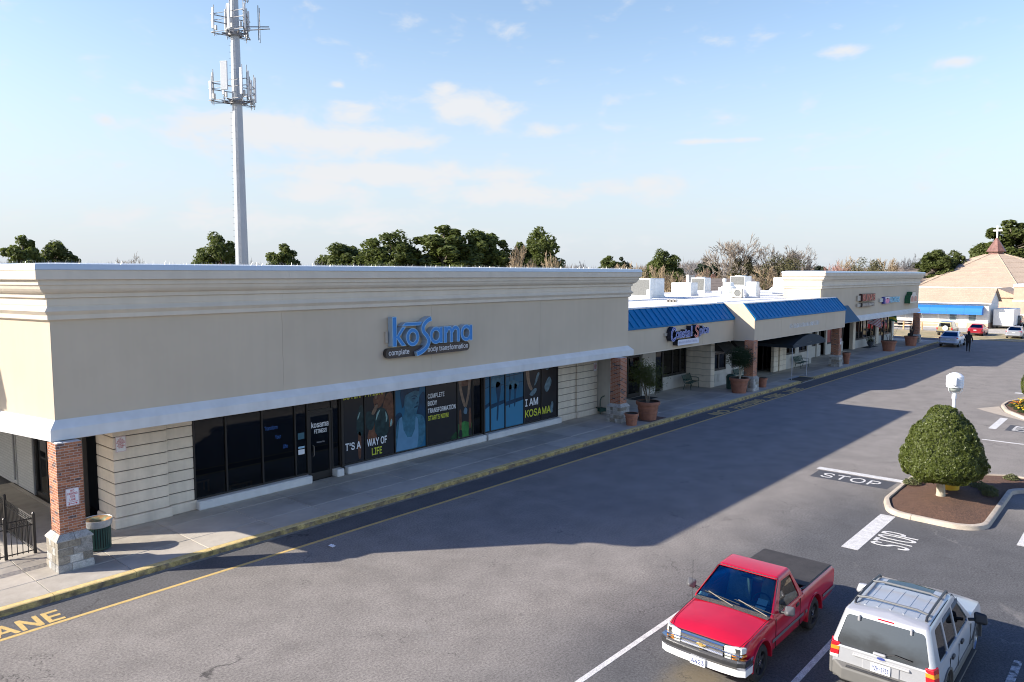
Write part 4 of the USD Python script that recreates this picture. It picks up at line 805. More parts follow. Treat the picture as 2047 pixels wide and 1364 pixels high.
plate_sign(63.30, 19.93, 1.95, .28, .5, [('NO', .05, .09), ('PARKING', .05, .2), ('FIRE', .05, .12), ('LANE', .05, .12)], 'narrow white sign on the brick column at the end of the blue roofs')

# channel letter sign of the studio
KB_FACE, KB_SIDE, KB_EDGE = mat('sign_blue_face', (.010, .19, .52), .35, spec=.5), mat('sign_blue_return', (.34, .43, .52), .4), mat('sign_blue_edge', (.22, .45, .68), .4)
SIGN_BROWN = mat('sign_brown_panel', (.035, .026, .024), .35, var=.3, vscale=2)
SY0, SYF = 21.08, 20.84           # wall side, face side
def channel(t, name, pg, label=None, face=KB_FACE, side=KB_SIDE, edge=KB_EDGE, y0=SY0, y1=SYF, rim=.022, x0=0, z0=0):
    """A channel letter: return (sides), raised rim and inset face."""
    pg = affinity.translate(pg, x0, z0)
    def up(p, ya, yb, m, nm, par):
        b = MB(); b.poly(p, 0, ya - yb); v, f = b.get(); return part(par, nm, (np.stack([v[:, 0], ya - v[:, 2], v[:, 1]], 1), f), m)
    L = up(pg, y0, y1, side, name, t)
    if label: meta(L, label)
    up(pg.difference(pg.buffer(-rim)), y1 - .0005, y1 - .012, edge, 'rim', L); up(pg.buffer(-rim * .98), y1 - .0005, y1 - .004, face, 'face', L)
    return L
def glyph(s, h, width=None):
    """Outline of a glyph as a shapely polygon, from the lettering helper's mesh."""
    m = text(s, h, .01, True, width); v = np.array(m.vertices); top = v[:, 2] > .005
    tri = [Polygon(v[f][:, :2]) for f in m.faces if top[f].all()]
    return unary_union([p.buffer(.0006) for p in tri]).buffer(-.0004)
def thick(pts, w): 
    p = np.asarray(pts, float); out = []
    for k in range(len(p) - 1):
        a, b, c, d = p[max(k - 1, 0)], p[k], p[k + 1], p[min(k + 2, len(p) - 1)]
        for s in np.linspace(0, 1, 9)[:-1]: out.append(.5 * ((2 * b) + (-a + c) * s + (2 * a - 5 * b + 4 * c - d) * s * s + (-a + 3 * b - 3 * c + d) * s ** 3))
    out.append(p[-1]); return LineString(out).buffer(w / 2, cap_style=2, join_style=1)
ks = thing('studio_sign', 'large blue channel letter sign reading kosama over a brown strip', 'sign')
ring = lambda cx, cy, rx, ry, w: affinity.scale(Point(cx, cy).buffer(1, 32), rx, ry).difference(affinity.scale(Point(cx, cy).buffer(1, 32), rx - w, ry - w))
Kp = unary_union([sbox(17.36, 5.02, 17.55, 6.09), Polygon([(17.55, 5.40), (17.80, 5.70), (17.98, 5.70), (17.69, 5.37), (17.99, 5.02), (17.78, 5.02), (17.55, 5.30)])])
channel(ks, 'letter_k', Kp); channel(ks, 'letter_o', ring(18.31, 5.31, .315, .33, .15))
channel(ks, 'macron', Polygon([(17.78, 5.73), (18.68, 5.73), (18.80, 5.86), (17.96, 5.86)]))
channel(ks, 'letter_s', thick([(19.20, 5.96), (18.98, 5.88), (18.80, 5.70), (18.80, 5.50), (18.96, 5.33), (19.06, 5.14), (18.96, 4.92), (18.72, 4.76), (18.46, 4.68)], .17), y1=SYF - .05)
am = lambda x: unary_union([ring(x + .32, 5.31, .315, .325, .145), sbox(x + .50, 5.0, x + .66, 5.62)])
channel(ks, 'letter_a', am(19.15)); channel(ks, 'letter_a', am(20.78))
mm = unary_union([sbox(19.88, 5.0, 20.04, 5.62), ring(20.15, 5.40, .20, .225, .145).intersection(sbox(19.9, 5.38, 20.5, 5.7)), ring(20.50, 5.40, .23, .225, .145).intersection(sbox(20.2, 5.38, 20.8, 5.7)), sbox(20.22, 5.0, 20.36, 5.42), sbox(20.59, 5.0, 20.735, 5.42)]).buffer(.004)
channel(ks, 'letter_m', mm)
pl = sbox(17.12 + .17, 4.60, 21.34 - .17, 4.96).buffer(.0).union(affinity.scale(Point(17.29, 4.78).buffer(.18, 16), 1, 1)).union(Point(21.17, 4.78).buffer(.18, 16))
channel(ks, 'strapline_panel', pl, None, SIGN_BROWN, SIGN_BROWN, mat('panel_edge_dark', (.05, .045, .045), .4), y1=20.92, rim=.012)
for s, x, w in (('complete', 17.24, .96), ('body transformation', 19.12, 2.14)): part(ks, 'lettering', face_front(text(s, .185, .004, False, w), x, 20.912, 4.71), mat('sign_white_letters', (.75, .76, .78), .4))
b = MB(); b.box(17.26, 21.2, SY0, SY0 + .018, 5.28, 5.45); b.box(17.20, 17.30, SY0 - .06, SY0 + .018, 5.15, 5.55); part(ks, 'raceway', b, mat('raceway_beige', (.45, .40, .33), .6))

# restaurant sign
cs = thing('restaurant_sign', 'blue and red script channel letter sign reading Coastal Spice', 'sign')
NAVY, NEON_B, SBL = mat('sign_navy_return', (.008, .010, .022), .4), mat('sign_neon_blue_rim', (.38, .46, .80), .4), mat('sign_deep_blue_face', (.014, .035, .20), .35)
RED_F, RED_R = mat('sign_red_face', (.42, .055, .045), .4), mat('sign_red_rim', (.75, .34, .30), .4)
CY0, CYF = 21.23, 20.93
channel(cs, 'letter_c', thick([(37.98, 4.42), (37.90, 4.56), (37.74, 4.56), (37.58, 4.38), (37.54, 4.12), (37.64, 3.94), (37.82, 3.93), (37.98, 4.05)], .15), None, SBL, NAVY, NEON_B, CY0, CYF, .028)
x = 38.03
for s, w in (('o', .34), ('a', .34), ('s', .29), ('t', .24), ('a', .34)):
    channel(cs, 'letter_' + s, glyph(s, .44, w).buffer(.008), None, SBL, NAVY, NEON_B, CY0, CYF, .02, x, 4.02); x += w + .025
channel(cs, 'letter_l', sbox(39.78, 4.02, 39.93, 4.62), None, SBL, NAVY, NEON_B, CY0, CYF, .025)
channel(cs, 'letter_s', thick([(40.74, 4.46), (40.62, 4.58), (40.46, 4.55), (40.38, 4.42), (40.46, 4.31), (40.62, 4.22), (40.66, 4.08), (40.54, 3.97), (40.38, 3.98), (40.26, 4.08)], .14), None, RED_F, NAVY, RED_R, CY0, CYF, .03)
x = 40.86
for s, w, z in (('p', .34, 4.07), ('i', .13, 4.10), ('c', .31, 4.10), ('e', .34, 4.10)):
    channel(cs, 'letter_' + s, glyph(s, .42, w).buffer(.008), None, SBL, NAVY, NEON_B, CY0, CYF, .02, x, z); x += w + .03
pn = sbox(38.30, 3.62, 40.74, 3.84).buffer(.05)
channel(cs, 'lower_panel', pn, None, mat('sign_pale_panel', (.58, .60, .70), .4), NAVY, mat('sign_panel_edge', (.6, .62, .7), .4), CY0, CYF, .012)
part(cs, 'lettering', face_front(text('Modern Indian Cuisine', .15, .003, False, 2.2), 38.38, CYF - .007, 3.67), mat('faint_script', (.42, .40, .52), .5))
b = MB(); b.box(37.2, 41.9, CY0 - .06, CY0 + .015, 4.16, 4.32); part(cs, 'raceway', b, mat('raceway_beige', (.45, .40, .33), .6))
# ghost of a removed sign
t = thing('sign_ghost', 'pale patchy outline left by a removed sign on the second fascia', 'sign ghost')
gm = mat('pale_sign_ghost', (.50, .52, .56), .85, var=.35, vscale=5, col2=(.46, .40, .33))
part(t, 'patch', face_front(text('RESTAURANT', .30, .002, True, 5.6), 52.2, Y2 - .001, 3.86), gm)
b = MB(); b.box(52.07, 57.92, Y2 - .0015, Y2 + .01, 3.86, 4.10); part(t, 'faded_band', b, mat('pale_sign_band', (.47, .45, .42), .85, var=.25, vscale=4))
# corner building signs
def box_sign(name, label, x0, x1, z0, z1, side, y1=20.82, yb=21.09, m=None):
    t = thing(name, label, 'sign'); b = MB(); b.bbox(x0, x1, y1, yb, z0, z1, .01); part(t, 'cabinet', b, side); return t
t = box_sign('shop_sign', 'dark red lettered shop sign reading KUYA\'S with a strip below', 71.55, 75.5, 5.17, 5.86, mat('sign_dark_red', (.05, .012, .012), .4))
part(t, 'lettering', face_front(text("KUYA'S", .55, .02, True, 3.7), 71.7, 20.815, 5.24), mat('sign_red_letters', (.40, .055, .045), .4))
b = MB(); b.bbox(71.6, 75.3, 20.82, 21.09, 4.68, 5.05, .01); part(t, 'lower_strip', b, mat('sign_dark_strip', (.05, .04, .04), .4)); part(t, 'lettering', face_front(text('meat & bakery', .24, .02, False, 3.3), 71.75, 20.815, 4.78), mat('sign_cream', (.60, .55, .48), .5))
b = MB(); b.box(70.7, 71.56, 20.95, 21.09, 5.25, 5.7); b.box(70.7, 71.6, 20.95, 21.09, 4.72, 5.0); part(t, 'raceway', b, mat('raceway_beige', (.45, .40, .33), .6))
t = box_sign('flower_shop_sign', 'blue and white shop sign reading FLOWERS with a pink round mark', 78.6, 80.4, 4.77, 5.42, mat('sign_blue_cab', (.04, .05, .30), .4))
part(t, 'lettering', face_front(text('FLOWERS', .52, .03, True, 3.5), 80.5, 20.85, 4.84), mat('sign_aqua_letters', (.10, .48, .68), .4))
b = MB(); b.box(80.4, 84.1, 20.93, 21.09, 4.86, 5.38); part(t, 'backing', b, mat('sign_back_pale', (.42, .42, .42), .6)); flat(t, 'round_mark', affinity.scale(Point(0, 0).buffer(1, 20), .62, .26), 1, mat('sign_pink', (.55, .10, .30), .4), 79.55, 20.818, 5.06); flat(t, 'white_label', sbox(-.6, 0, .75, .16), 1, WHITE_PAINT, 79.5, 20.818, 5.24)
b = MB(); b.box(77.6, 78.61, 20.95, 21.09, 4.95, 5.3); part(t, 'raceway', b, mat('raceway_pale', (.55, .54, .5), .6))
dm = Polygon([(0, 0), (3.0, 0), (3.0, .45), (2.75, .8), (2.3, .95), (2.2, 1.2), (.8, 1.2), (.7, .95), (.25, .8), (0, .45)]).buffer(-.08).buffer(.08)
t = thing('green_dome_sign', 'green cabinet sign with an arched pinkish face at the far end of the corner shops', 'sign')
channel(t, 'cabinet', dm, None, mat('sign_face_cream', (.55, .50, .45), .5), mat('sign_green', (.010, .10, .04), .4), mat('sign_green', (.010, .10, .04), .4), 21.09, 20.55, .03, 86.9, 4.57)
for sx in (.25, 1.6): flat(t, 'arch_face', Polygon([(sx, .15), (sx + 1.15, .15), (sx + 1.15, .55), (sx + .85, .78), (sx + .25, .78), (sx, .5)]).buffer(-.03), 3, mat('sign_pinkish', (.42, .17, .13), .5, var=.4, vscale=4), 86.9, 20.54, 4.57)
# ================================================================ planting
def leaf_mat(name, ramp, tl=0.25, rough=0.5, spec=0.4):
    if name in _mats: return _mats[name]
    n = {'g': ('geometry', {}), 'r': ('rgb_ramp', {'ramp': ramp}), 'p': ('principled_bsdf', {'roughness': rough, 'specular_ior_level': spec}), 't': ('translucent_bsdf', {}), 'm': ('mix_closure', {'fac': tl}), 'oi': ('object_info', {}), 'h': ('hsv', {}), 'mr': ('map_range', {'from_min': 0, 'from_max': 1, 'to_min': .82, 'to_max': 1.18})}
    _mats[name] = usdkit.material(stage, '/World/Looks/' + name, n, [('g.random_per_island', 'r.fac'), ('r.color', 'h.color'), ('oi.random', 'mr.value'), ('mr.result', 'h.value'), ('h.color', 'p.base_color'), ('h.color', 't.color'), ('p.BSDF', 'm.closure1'), ('t.BSDF', 'm.closure2')], surface='m.closure')
    return _mats[name]
def leaves(pos, nrm, size, rg, aspect=.5, jitter=.7):
    """Diamond leaves (two triangles each) at pos, facing roughly along nrm."""
    n = len(pos); a = rg.normal(size=(n, 3)); d = nrm + jitter * rg.normal(size=(n, 3)); d /= np.linalg.norm(d, axis=1, keepdims=True)
    u = np.cross(d, a); u /= np.linalg.norm(u, axis=1, keepdims=True); w = np.cross(d, u); s = (size * rg.uniform(.7, 1.3, n))[:, None]
    v = np.stack([pos - u * s / 2, pos + w * s * aspect / 2 + d * s * .06, pos + u * s / 2, pos - w * s * aspect / 2 + d * s * .06], 1).reshape(-1, 3)
    k = np.arange(n)[:, None] * 4; return v, np.concatenate([k + [0, 1, 2], k + [0, 2, 3]])
BARK = mat('bark_grey_brown', (.17, .14, .11), .95, var=.3, vscale=10, coord='obj', fine=.3, fscale=30)
BARK_PALE = mat('bark_pale', (.40, .36, .28), .9, var=.2, vscale=12, coord='obj')
HOLLY = leaf_mat('holly_leaves', [(0, (.10, .125, .022)), (.4, (.20, .24, .040)), (.75, (.32, .34, .06)), (.9, (.44, .42, .14)), (1, (.22, .12, .05))], .35, .36, .5)
def topiary(loc, label, seed=1, r=1.37, n=56000):
    t = thing('clipped_tree', label, 'tree', loc); rg = np.random.default_rng(seed)
    prof = np.array([(0.0, .60), (.55, .62), (1.0, .70), (1.25, .84), (1.38, 1.05), (1.40, 1.28), (1.33, 1.58), (1.19, 1.92), (1.01, 2.28), (.80, 2.60), (.55, 2.88), (.27, 3.08), (0.0, 3.14)]) * [r / 1.49, 1]
    seg = np.linalg.norm(np.diff(prof, axis=0), axis=1); area = seg * (prof[1:, 0] + prof[:-1, 0]); k = rg.choice(len(seg), n, p=area / area.sum()); s = rg.random(n)
    rr = prof[k, 0] + (prof[k + 1, 0] - prof[k, 0]) * s; zz = prof[k, 1] + (prof[k + 1, 1] - prof[k, 1]) * s; an = rg.uniform(0, 2 * np.pi, n)
    tx = (prof[k + 1] - prof[k]) / seg[k][:, None]; nr = np.stack([tx[:, 1] * np.cos(an), tx[:, 1] * np.sin(an), -tx[:, 0]], 1)
    p = np.stack([rr * np.cos(an), rr * np.sin(an), zz], 1); bump = (meshkit.fbm(p * 2.6, seed=seed) - .5) * .28 + (meshkit.noise(p * 8, seed=seed) - .5) * .10
    p += nr * (bump - rg.exponential(.045, n))[:, None]
    part(t, 'foliage', leaves(p, nr, .058, rg, .6, .6), HOLLY)
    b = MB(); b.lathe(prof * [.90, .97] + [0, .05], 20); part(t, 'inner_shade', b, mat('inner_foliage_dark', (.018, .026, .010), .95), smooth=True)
    b = MB(); b.tube([(0, 0, -.1), (.02, 0, .2), (-.02, .01, .5), (0, 0, .9)], [.16, .135, .13, .14], 10); part(t, 'trunk', b, BARK_PALE, smooth=True)
    return t
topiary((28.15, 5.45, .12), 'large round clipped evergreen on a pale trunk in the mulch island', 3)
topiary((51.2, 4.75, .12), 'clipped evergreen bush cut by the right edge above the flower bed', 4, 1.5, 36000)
# lamp post behind the clipped tree
LAMPW = mat('lamp_white_enamel', (.72, .74, .77), .35, spec=.5)
t = thing('lamp_post', 'white lamp post with a drum shaped head rising behind the clipped tree', 'lamp post', (29.35, 5.42, .12))
b = MB(); b.lathe([(.30, 0), (.30, .50), (.27, .55), (0, .55)], 20); part(t, 'yellow_base', b, mat('bollard_yellow', (.62, .36, .02), .6, var=.1), smooth=40)
b = MB(); b.lathe([(.055, .5), (.055, 3.22), (.075, 3.22), (.075, 3.40), (.055, 3.42), (0.05, 3.5)], 12); part(t, 'pole', b, LAMPW, smooth=40)
h = part(t, 'lamp_head', (lambda b: b.lathe([(0.24, 3.62), (.26, 3.62), (.265, 3.72), (.265, 4.0), (.24, 4.02), (.18, 4.08), (.08, 4.12), (0, 4.13)], 24))(MB()), LAMPW, smooth=40)
for k in range(5): b = MB(); b.lathe([(.266, 3.70 + k * .055), (.276, 3.705 + k * .055), (.266, 3.72 + k * .055)], 24); part(h, 'louvre_ring', b, LAMPW)
for a in range(3):
    q = a * 2.094 + .4; c, s = math.cos(q), math.sin(q); b = MB(); b.tube([(0.03 * c, .03 * s, 3.40), (.17 * c, .17 * s, 3.43), (.235 * c, .235 * s, 3.52), (.245 * c, .245 * s, 3.66)], .014, 6); part(t, 'bracket', b, LAMPW, smooth=True)
b = MB(); b.lathe([(0, 3.46), (.16, 3.48), (.2, 3.56), (.21, 3.62)], 20); part(t, 'lens', b, mat('lamp_lens', (.35, .38, .36), .15), smooth=True)
for a in (0.2, 3.3): c, s = math.cos(a), math.sin(a); b = MB(); b.bbox(-.09, .09, -.07, .07, 3.72, 3.98, .01); b.xf(None, (.27 * c, .27 * s, 0)); part(h, 'side_box', b, LAMPW)
# low plants in the mulch
GRASSY = leaf_mat('pale_ground_plant', [(0, (.12, .13, .05)), (.5, (.22, .22, .10)), (1, (.32, .30, .16))], .3)
def tuft(loc, label, r=.3, seed=0, m=GRASSY, group='low pale plants in the mulch island', name='low_plant', h=.2, flowers=None):
    rg = np.random.default_rng(seed); n = 420; an = rg.uniform(0, 6.28, n); q = np.sqrt(rg.random(n)) * r; p = np.stack([q * np.cos(an), q * np.sin(an), h * (1 - (q / r) ** 2) * rg.random(n)], 1)
    t = thing(name, label, 'plant', loc, 0, group); part(t, 'foliage', leaves(p, np.stack([p[:, 0], p[:, 1], np.full(n, .15)], 1), .09, rg, .3, .3), m)
    if flowers: k = 26; p = np.stack([rg.normal(0, r * .45, k), rg.normal(0, r * .45, k), np.full(k, h) + rg.uniform(-.05, .06, k)], 1); part(t, 'flowers', kind='stuff', m=flowers, mesh=leaves(p, np.tile([[0, 0, 1.0]], (k, 1)), .12, rg, .9, .4))
    return t
for k, (x, y, r) in enumerate([(29.9, 6.45, .26), (29.3, 6.6, .3), (30.4, 4.75, .36), (30.0, 4.35, .3), (29.5, 4.25, .26), (32.3, 4.0, .25), (32.4, 3.0, .22), (32.1, 2.2, .22)]):
    tuft((x, y, .17), ['pale clump at the lane end of the mulch island', 'second pale clump near the lane end of the mulch island', 'widest pale clump in the shade of the clipped tree', 'pale clump beside the widest one in the shade', 'pale clump nearest the shaded kerb of the island', 'small yellow-green clump behind the clipped tree', 'small clump on the narrow strip right of the clipped tree', 'small clump cut by the right edge on the mulch strip'][k], r, k, group=None)
PANSY = leaf_mat('pansy_leaves', [(0, (.03, .06, .02)), (1, (.07, .12, .04))], .2); YEL = leaf_mat('pansy_yellow', [(0, (.60, .42, .02)), (1, (.70, .55, .05))], .3); ORA = leaf_mat('pansy_orange', [(0, (.60, .17, .01)), (1, (.70, .25, .02))], .3)
for k, (x, y) in enumerate([(50.6, 6.3), (49.6, 5.9), (51.4, 6.1), (48.7, 5.6), (50.3, 5.5), (52.3, 6.0), (49.4, 5.0), (51.3, 5.3)]):
    tuft((x, y, .16), ['clump of orange pansies at the island tip', 'yellow pansy clump beside the orange one', 'yellow pansy clump behind the orange one', 'yellow pansy clump at the near kerb of the bed', 'yellow pansy clump in the middle of the bed', 'yellow pansy clump at the far kerb of the bed', 'yellow pansy clump cut by the right edge, nearest the camera', 'yellow pansy clump cut by the right edge, under the bush'][k], .36, 20 + k, PANSY, None, 'flower_clump', .2, ORA if k == 0 else YEL)

# terracotta pots and potted trees
TERRA = mat('terracotta', (.30, .125, .075), .75, var=.22, vscale=4, coord='obj', streak=.12, rnd=.12)
SOIL = mat('pot_soil', (.04, .03, .022), .95, var=.3, vscale=20)
def pot(loc, label, r=.62, h=.95, rb=.42, bands=True):
    t = thing('terracotta_pot', label, 'planter', loc); b = MB()
    rr = lambda z: rb + (r * .93 - rb) * z / h
    pr = [(0, 0), (rb, 0), (rb + .01, .02)] 
    for z in ((.38 * h, .62 * h) if bands else ()): pr += [(rr(z) - .0, z - .02), (rr(z) + .018, z - .012), (rr(z) + .018, z + .012), (rr(z), z + .02)]
    pr += [(rr(.80 * h), .80 * h), (r * .97, .815 * h), (r, .87 * h), (r, h * .98), (r * .985, h), (r * .90, h), (r * .88, h * .9), (0, h * .9)]
    b.lathe(pr[:-2], 32); part(t, 'pot', b, TERRA, smooth=35)
    b = MB(); b.lathe([(r * .9, h * .99), (r * .86, h * .88), (0, h * .90)], 24); part(t, 'soil', b, SOIL)
    return t
pot((33.55, 20.0, .15), 'large banded terracotta pot holding the sparse olive tree')
pot((31.7, 19.82, .15), 'small empty terracotta pot in front of the second brick column', .36, .60, .25)
pot((45.0, 20.25, .15), 'large banded terracotta pot holding the dense green tree')
pot((48.25, 20.1, .15), 'small terracotta pot beside the column behind the dense potted tree', .33, .62, .24, False)
pot((65.6, 20.15, .15), 'tall narrow terracotta pot right of the third full column', .33, .95, .2)
pot((79.45, 20.5, .15), 'wide brown terracotta pot with bare stems on the far walk', .72, 1.0, .5, False)
pot((86.95, 20.3, .15), 'farthest terracotta pot below the last brick column', .66, 1.0, .48, False)
OLIVE = leaf_mat('olive_leaves', [(0, (.06, .075, .012)), (.5, (.115, .125, .02)), (1, (.19, .165, .035))], .3)
DEEP = leaf_mat('potted_green_leaves', [(0, (.018, .04, .010)), (.6, (.045, .075, .018)), (1, (.09, .11, .03))], .25)
def potted_tree(loc, label, m, n, R, z0, z1, seed, stems, bark):
    rg = np.random.default_rng(seed); t = thing('potted_tree', label, 'tree', loc); b = MB(); tips = []
    for k in range(stems):
        a = rg.uniform(0, 6.28); top = np.array([math.cos(a) * R * rg.uniform(.2, .6), math.sin(a) * R * rg.uniform(.2, .6), rg.uniform(z0 + .3, z1 - .2)]); base = np.array([.05 * math.cos(a), .05 * math.sin(a), 0])
        mid = base * .5 + top * .5 + [rg.normal(0, .06), rg.normal(0, .06), .12]; b.tube([base, base * .6 + mid * .4 + [0, 0, .05], mid, top], [.035, .03, .022, .008], 6)
        for _ in range(7):
            s = rg.uniform(.25, 1); o = mid + (top - mid) * s; dr = rg.normal(size=3); dr[2] = abs(dr[2]) * .7; dr /= np.linalg.norm(dr); e = o + dr * R * rg.uniform(.25, .6); b.tube([o, (o + e) / 2 + [0, 0, .03], e], [.010, .007, .003], 4); tips += [e, (o + e) / 2, o]
    part(t, 'trunk', b, bark, smooth=True); tips = np.array(tips)
    c = np.array([0, 0, (z0 + z1) / 2]); ok = tips[rg.integers(0, len(tips), n)] + rg.normal(0, .11 if stems < 6 else .14, (n, 3)) * R
    ext = rg.normal(size=(n // 2, 3)); ext /= np.linalg.norm(ext, axis=1, keepdims=True); ext = c + ext * [R, R, (z1 - z0) / 2] * (rg.random((n // 2, 1)) ** .4) * .95
    dn = meshkit.fbm(ext * 2.4, seed=seed); ext = ext[dn > (.5 if stems < 6 else .44)]
    p = np.concatenate([ok, ext]); p = p[(((p - c) / [R * 1.08, R * 1.08, (z1 - z0) / 2 * 1.08]) ** 2).sum(1) < 1]
    part(t, 'crown', leaves(p, p - c, .085, rg, .42, .9), m); return t
potted_tree((33.55, 20.0, 1.0), 'sparse olive-leaved tree in the large pot beside the restaurant door', OLIVE, 4200, 1.2, .35, 2.40, 8, 5, BARK)
potted_tree((45.0, 20.25, 1.0), 'dense round green tree on pale stems in front of a brick column', DEEP, 6500, .98, .55, 2.10, 9, 7, BARK_PALE)
t = thing('potted_shrub', 'few bare leaning stems in the wide far pot', 'plant', (79.45, 20.5, 1.05))
b = MB(); rg = random.Random(3)
for k in range(7): a = rg.uniform(0, 6.28); b.tube([(.05 * math.cos(a), .05 * math.sin(a), -.1), (.2 * math.cos(a), .2 * math.sin(a), .5), (.5 * math.cos(a), .5 * math.sin(a), rg.uniform(.8, 1.3))], [.02, .014, .006], 5)
b.tube([(0, 0, -.1), (.9, -.3, .8), (1.8, -.6, 1.9)], [.02, .014, .008], 5); part(t, 'stem', b, BARK)
t = thing('potted_shrub', 'dark twiggy shrub in the farthest pot before the last column', 'plant', (86.95, 20.3, 1.05)); b = MB()
for k in range(40): a = rg.uniform(0, 6.28); q = rg.uniform(.1, .5); b.tube([(.1 * math.cos(a), .1 * math.sin(a), -.1), (q * .6 * math.cos(a), q * .6 * math.sin(a), .8), (q * math.cos(a + .4), q * math.sin(a + .4), rg.uniform(1.2, 2.0))], [.016, .012, .005], 4)
part(t, 'stem', b, mat('dark_twig', (.06, .045, .04), .9))

# ================================================================ street furniture
GREEN_METAL = mat('bench_green_metal', (.014, .055, .045), .45, spec=.5)
IRON = mat('black_iron', (.016, .014, .013), .4, spec=.5)
# litter bin: slatted drum, galvanised ring, lid with a hole
t = thing('litter_bin', 'round green slatted litter bin with a metal collar behind the near brick column', 'bin', (7.62, 21.62, .15))
for k in range(30):
    a = k * 2 * math.pi / 30; b = MB(); b.bbox(-.022, .022, -.006, .006, .05, .66, .004); b.xf(rotz(90 + math.degrees(a)), (.30 * math.cos(a), .30 * math.sin(a), 0)); part(t, 'slat', b, GREEN_METAL)
b = MB(); b.lathe([(.0, .04), (.30, .04), (.31, .05), (.31, .09), (.29, .09), (.29, .05)], 30); part(t, 'base_ring', b, GREEN_METAL); b = MB(); b.lathe([(.275, .06), (.275, .7)], 24); part(t, 'liner', b, IRON)
b = MB(); b.lathe([(.31, .64), (.33, .66), (.36, .80), (.365, .84), (.35, .845), (.33, .80)], 30); part(t, 'collar', b, mat('galvanised', (.45, .46, .47), .4, metal=.5, var=.2, vscale=8), smooth=30)
b = MB(); b.lathe([(.345, .83), (.22, .80), (.17, .76), (.165, .70)], 30); part(t, 'funnel_lid', b, mat('lid_rust', (.33, .16, .06), .6, var=.4, vscale=9, col2=(.16, .19, .12)), smooth=30); b = MB(); b.lathe([(.17, .7), (0, .69)], 20); part(t, 'opening', b, IRON)
def bin2(loc, label):
    t = thing('litter_bin', label, 'bin', loc); b = MB(); b.lathe([(0, 0), (.28, 0), (.30, .02), (.31, .72), (.33, .74), (.33, .80), (.28, .82)], 20); part(t, 'drum', b, GREEN_METAL, smooth=35)
    b = MB(); b.lathe([(.31, .80), (.26, .92), (.12, .97), (0, .98)], 20); part(t, 'lid', b, GREEN_METAL, smooth=30)
bin2((46.2, 21.35, .15), 'dark green bin between the dense potted tree and the shop wall'); bin2((92.3, 21.6, .15), 'dark green bin beside the last far column')
def bench(loc, rz, label, w=1.5):
    t = thing('metal_bench', label, 'bench', loc, rz)
    for k in range(9):
        b = MB(); a = k / 8; y = -.24 + a * .42; b.bbox(-w / 2, w / 2, y, y + .038, .43 - .02 * math.sin(a * 3), .445 - .02 * math.sin(a * 3), .005); part(t, 'seat_slat', b, GREEN_METAL)
    for k in range(8):
        z = .50 + k * .052; y = .22 + k * .020; b = MB(); b.bbox(-w / 2, w / 2, y, y + .012, z, z + .043, .004); part(t, 'back_slat', b, GREEN_METAL)
    for s in (-1, 1):
        x = s * (w / 2 - .03); b = MB(); b.tube([(x, -.26, 0), (x, -.24, .2), (x, -.22, .43), (x, .1, .42), (x, .2, .46), (x, .38, .94)], .022, 6); b.tube([(x, .14, .42), (x, .2, .2), (x, .26, 0)], .022, 6); part(t, 'frame', b, GREEN_METAL, smooth=True)
        b = MB(); b.tube([(x, -.23, .42), (x, -.27, .56), (x, -.24, .66), (x, -.1, .69), (x, .27, .68)], .02, 6); part(t, 'armrest', b, GREEN_METAL, smooth=True)
    return t
bench((44.55, 23.35, .15), 8, 'green metal bench under the restaurant windows'); bench((60.5, 22.0, .15), 2, 'green metal bench under the dark canopy windows', 1.9); bench((49.6, 22.1, .15), 0, 'green metal bench mostly hidden behind the dense potted tree')
def rack(loc, rz, label):
    t = thing('bike_rack', label, 'bike rack', loc, rz)
    for k, x in enumerate((0, .5)):
        b = MB(); b.tube([(x - .0, -.25, 0), (x, -.25, .75), (x, -.18, .9), (x, 0, .97), (x, .18, .9), (x, .25, .75), (x, .25, 0)], .028, 8); part(t, 'hoop', b, GREEN_METAL, smooth=True)
    b = MB(); b.bbox(-.1, .6, -.3, .3, .28, .34, .01); [b.box(-.1 + .12 * k, -.06 + .12 * k, -.3, .3, .14, .28) for k in range(6)]; part(t, 'wheel_tray', b, GREEN_METAL)
rack((33.3, 22.55, .15), 70, 'green hoop bicycle rack beside the banded pier right of the posters'); rack((66.9, 21.6, .15), 0, 'green hoop bicycle rack behind the tall narrow pot')
for x0, x1, y0, y1, l in ((38.2, 39.9, 23.1, 24.15, 'dark door mat at the restaurant entrance'), (80.9, 84.0, 22.7, 23.5, 'dark mat before the corner shop door'), (32.9, 34.5, 19.45, 20.7, 'rust brown stain mat under the large pot of the olive tree')):
    b = MB(); b.bbox(x0, x1, y0, y1, .153, .165, .004); single('door_mat' if 'mat' in l[:9] else 'rust_patch', b, mat('door_mat_dark', (.02, .02, .022), .95) if 'dark' in l else mat('rust_stain', (.14, .085, .06), .95, var=.3, vscale=6), l, 'mat')
# black picket fence at the near left corner
t = thing('picket_fence', 'black iron picket fence enclosing the side of the studio at left', 'fence')
def fence_run(a, c, n):
    a, c = np.array(a, float), np.array(c, float)
    for z in (.25, .95, 1.12): b = MB(); b.tube([[*a, z], [*c, z]], .017, 4); part(t, 'rail', b, IRON)
    for k in range(1, n):
        p = a + (c - a) * k / n; b = MB(); b.bbox(p[0] - .009, p[0] + .009, p[1] - .009, p[1] + .009, .2, 1.12, .002); part(t, 'picket', b, IRON)
        if k < n - 1:
            m = a + (c - a) * (k + .5) / n; d = (c - a) / np.linalg.norm(c - a); b = MB(); b.tube([[*(m + d * .035 * math.cos(q)), 1.035 + .035 * math.sin(q)] for q in np.linspace(0, 6.283, 9)], .007, 4); part(t, 'ring', b, IRON)
def post(x, y): b = MB(); b.bbox(x - .035, x + .035, y - .035, y + .035, .15, 1.22, .006); b.lathe([(.04, 1.22), (.04, 1.25), (.02, 1.28), (0, 1.29)], 8, (x, y, 0)); part(t, 'post', b, IRON)
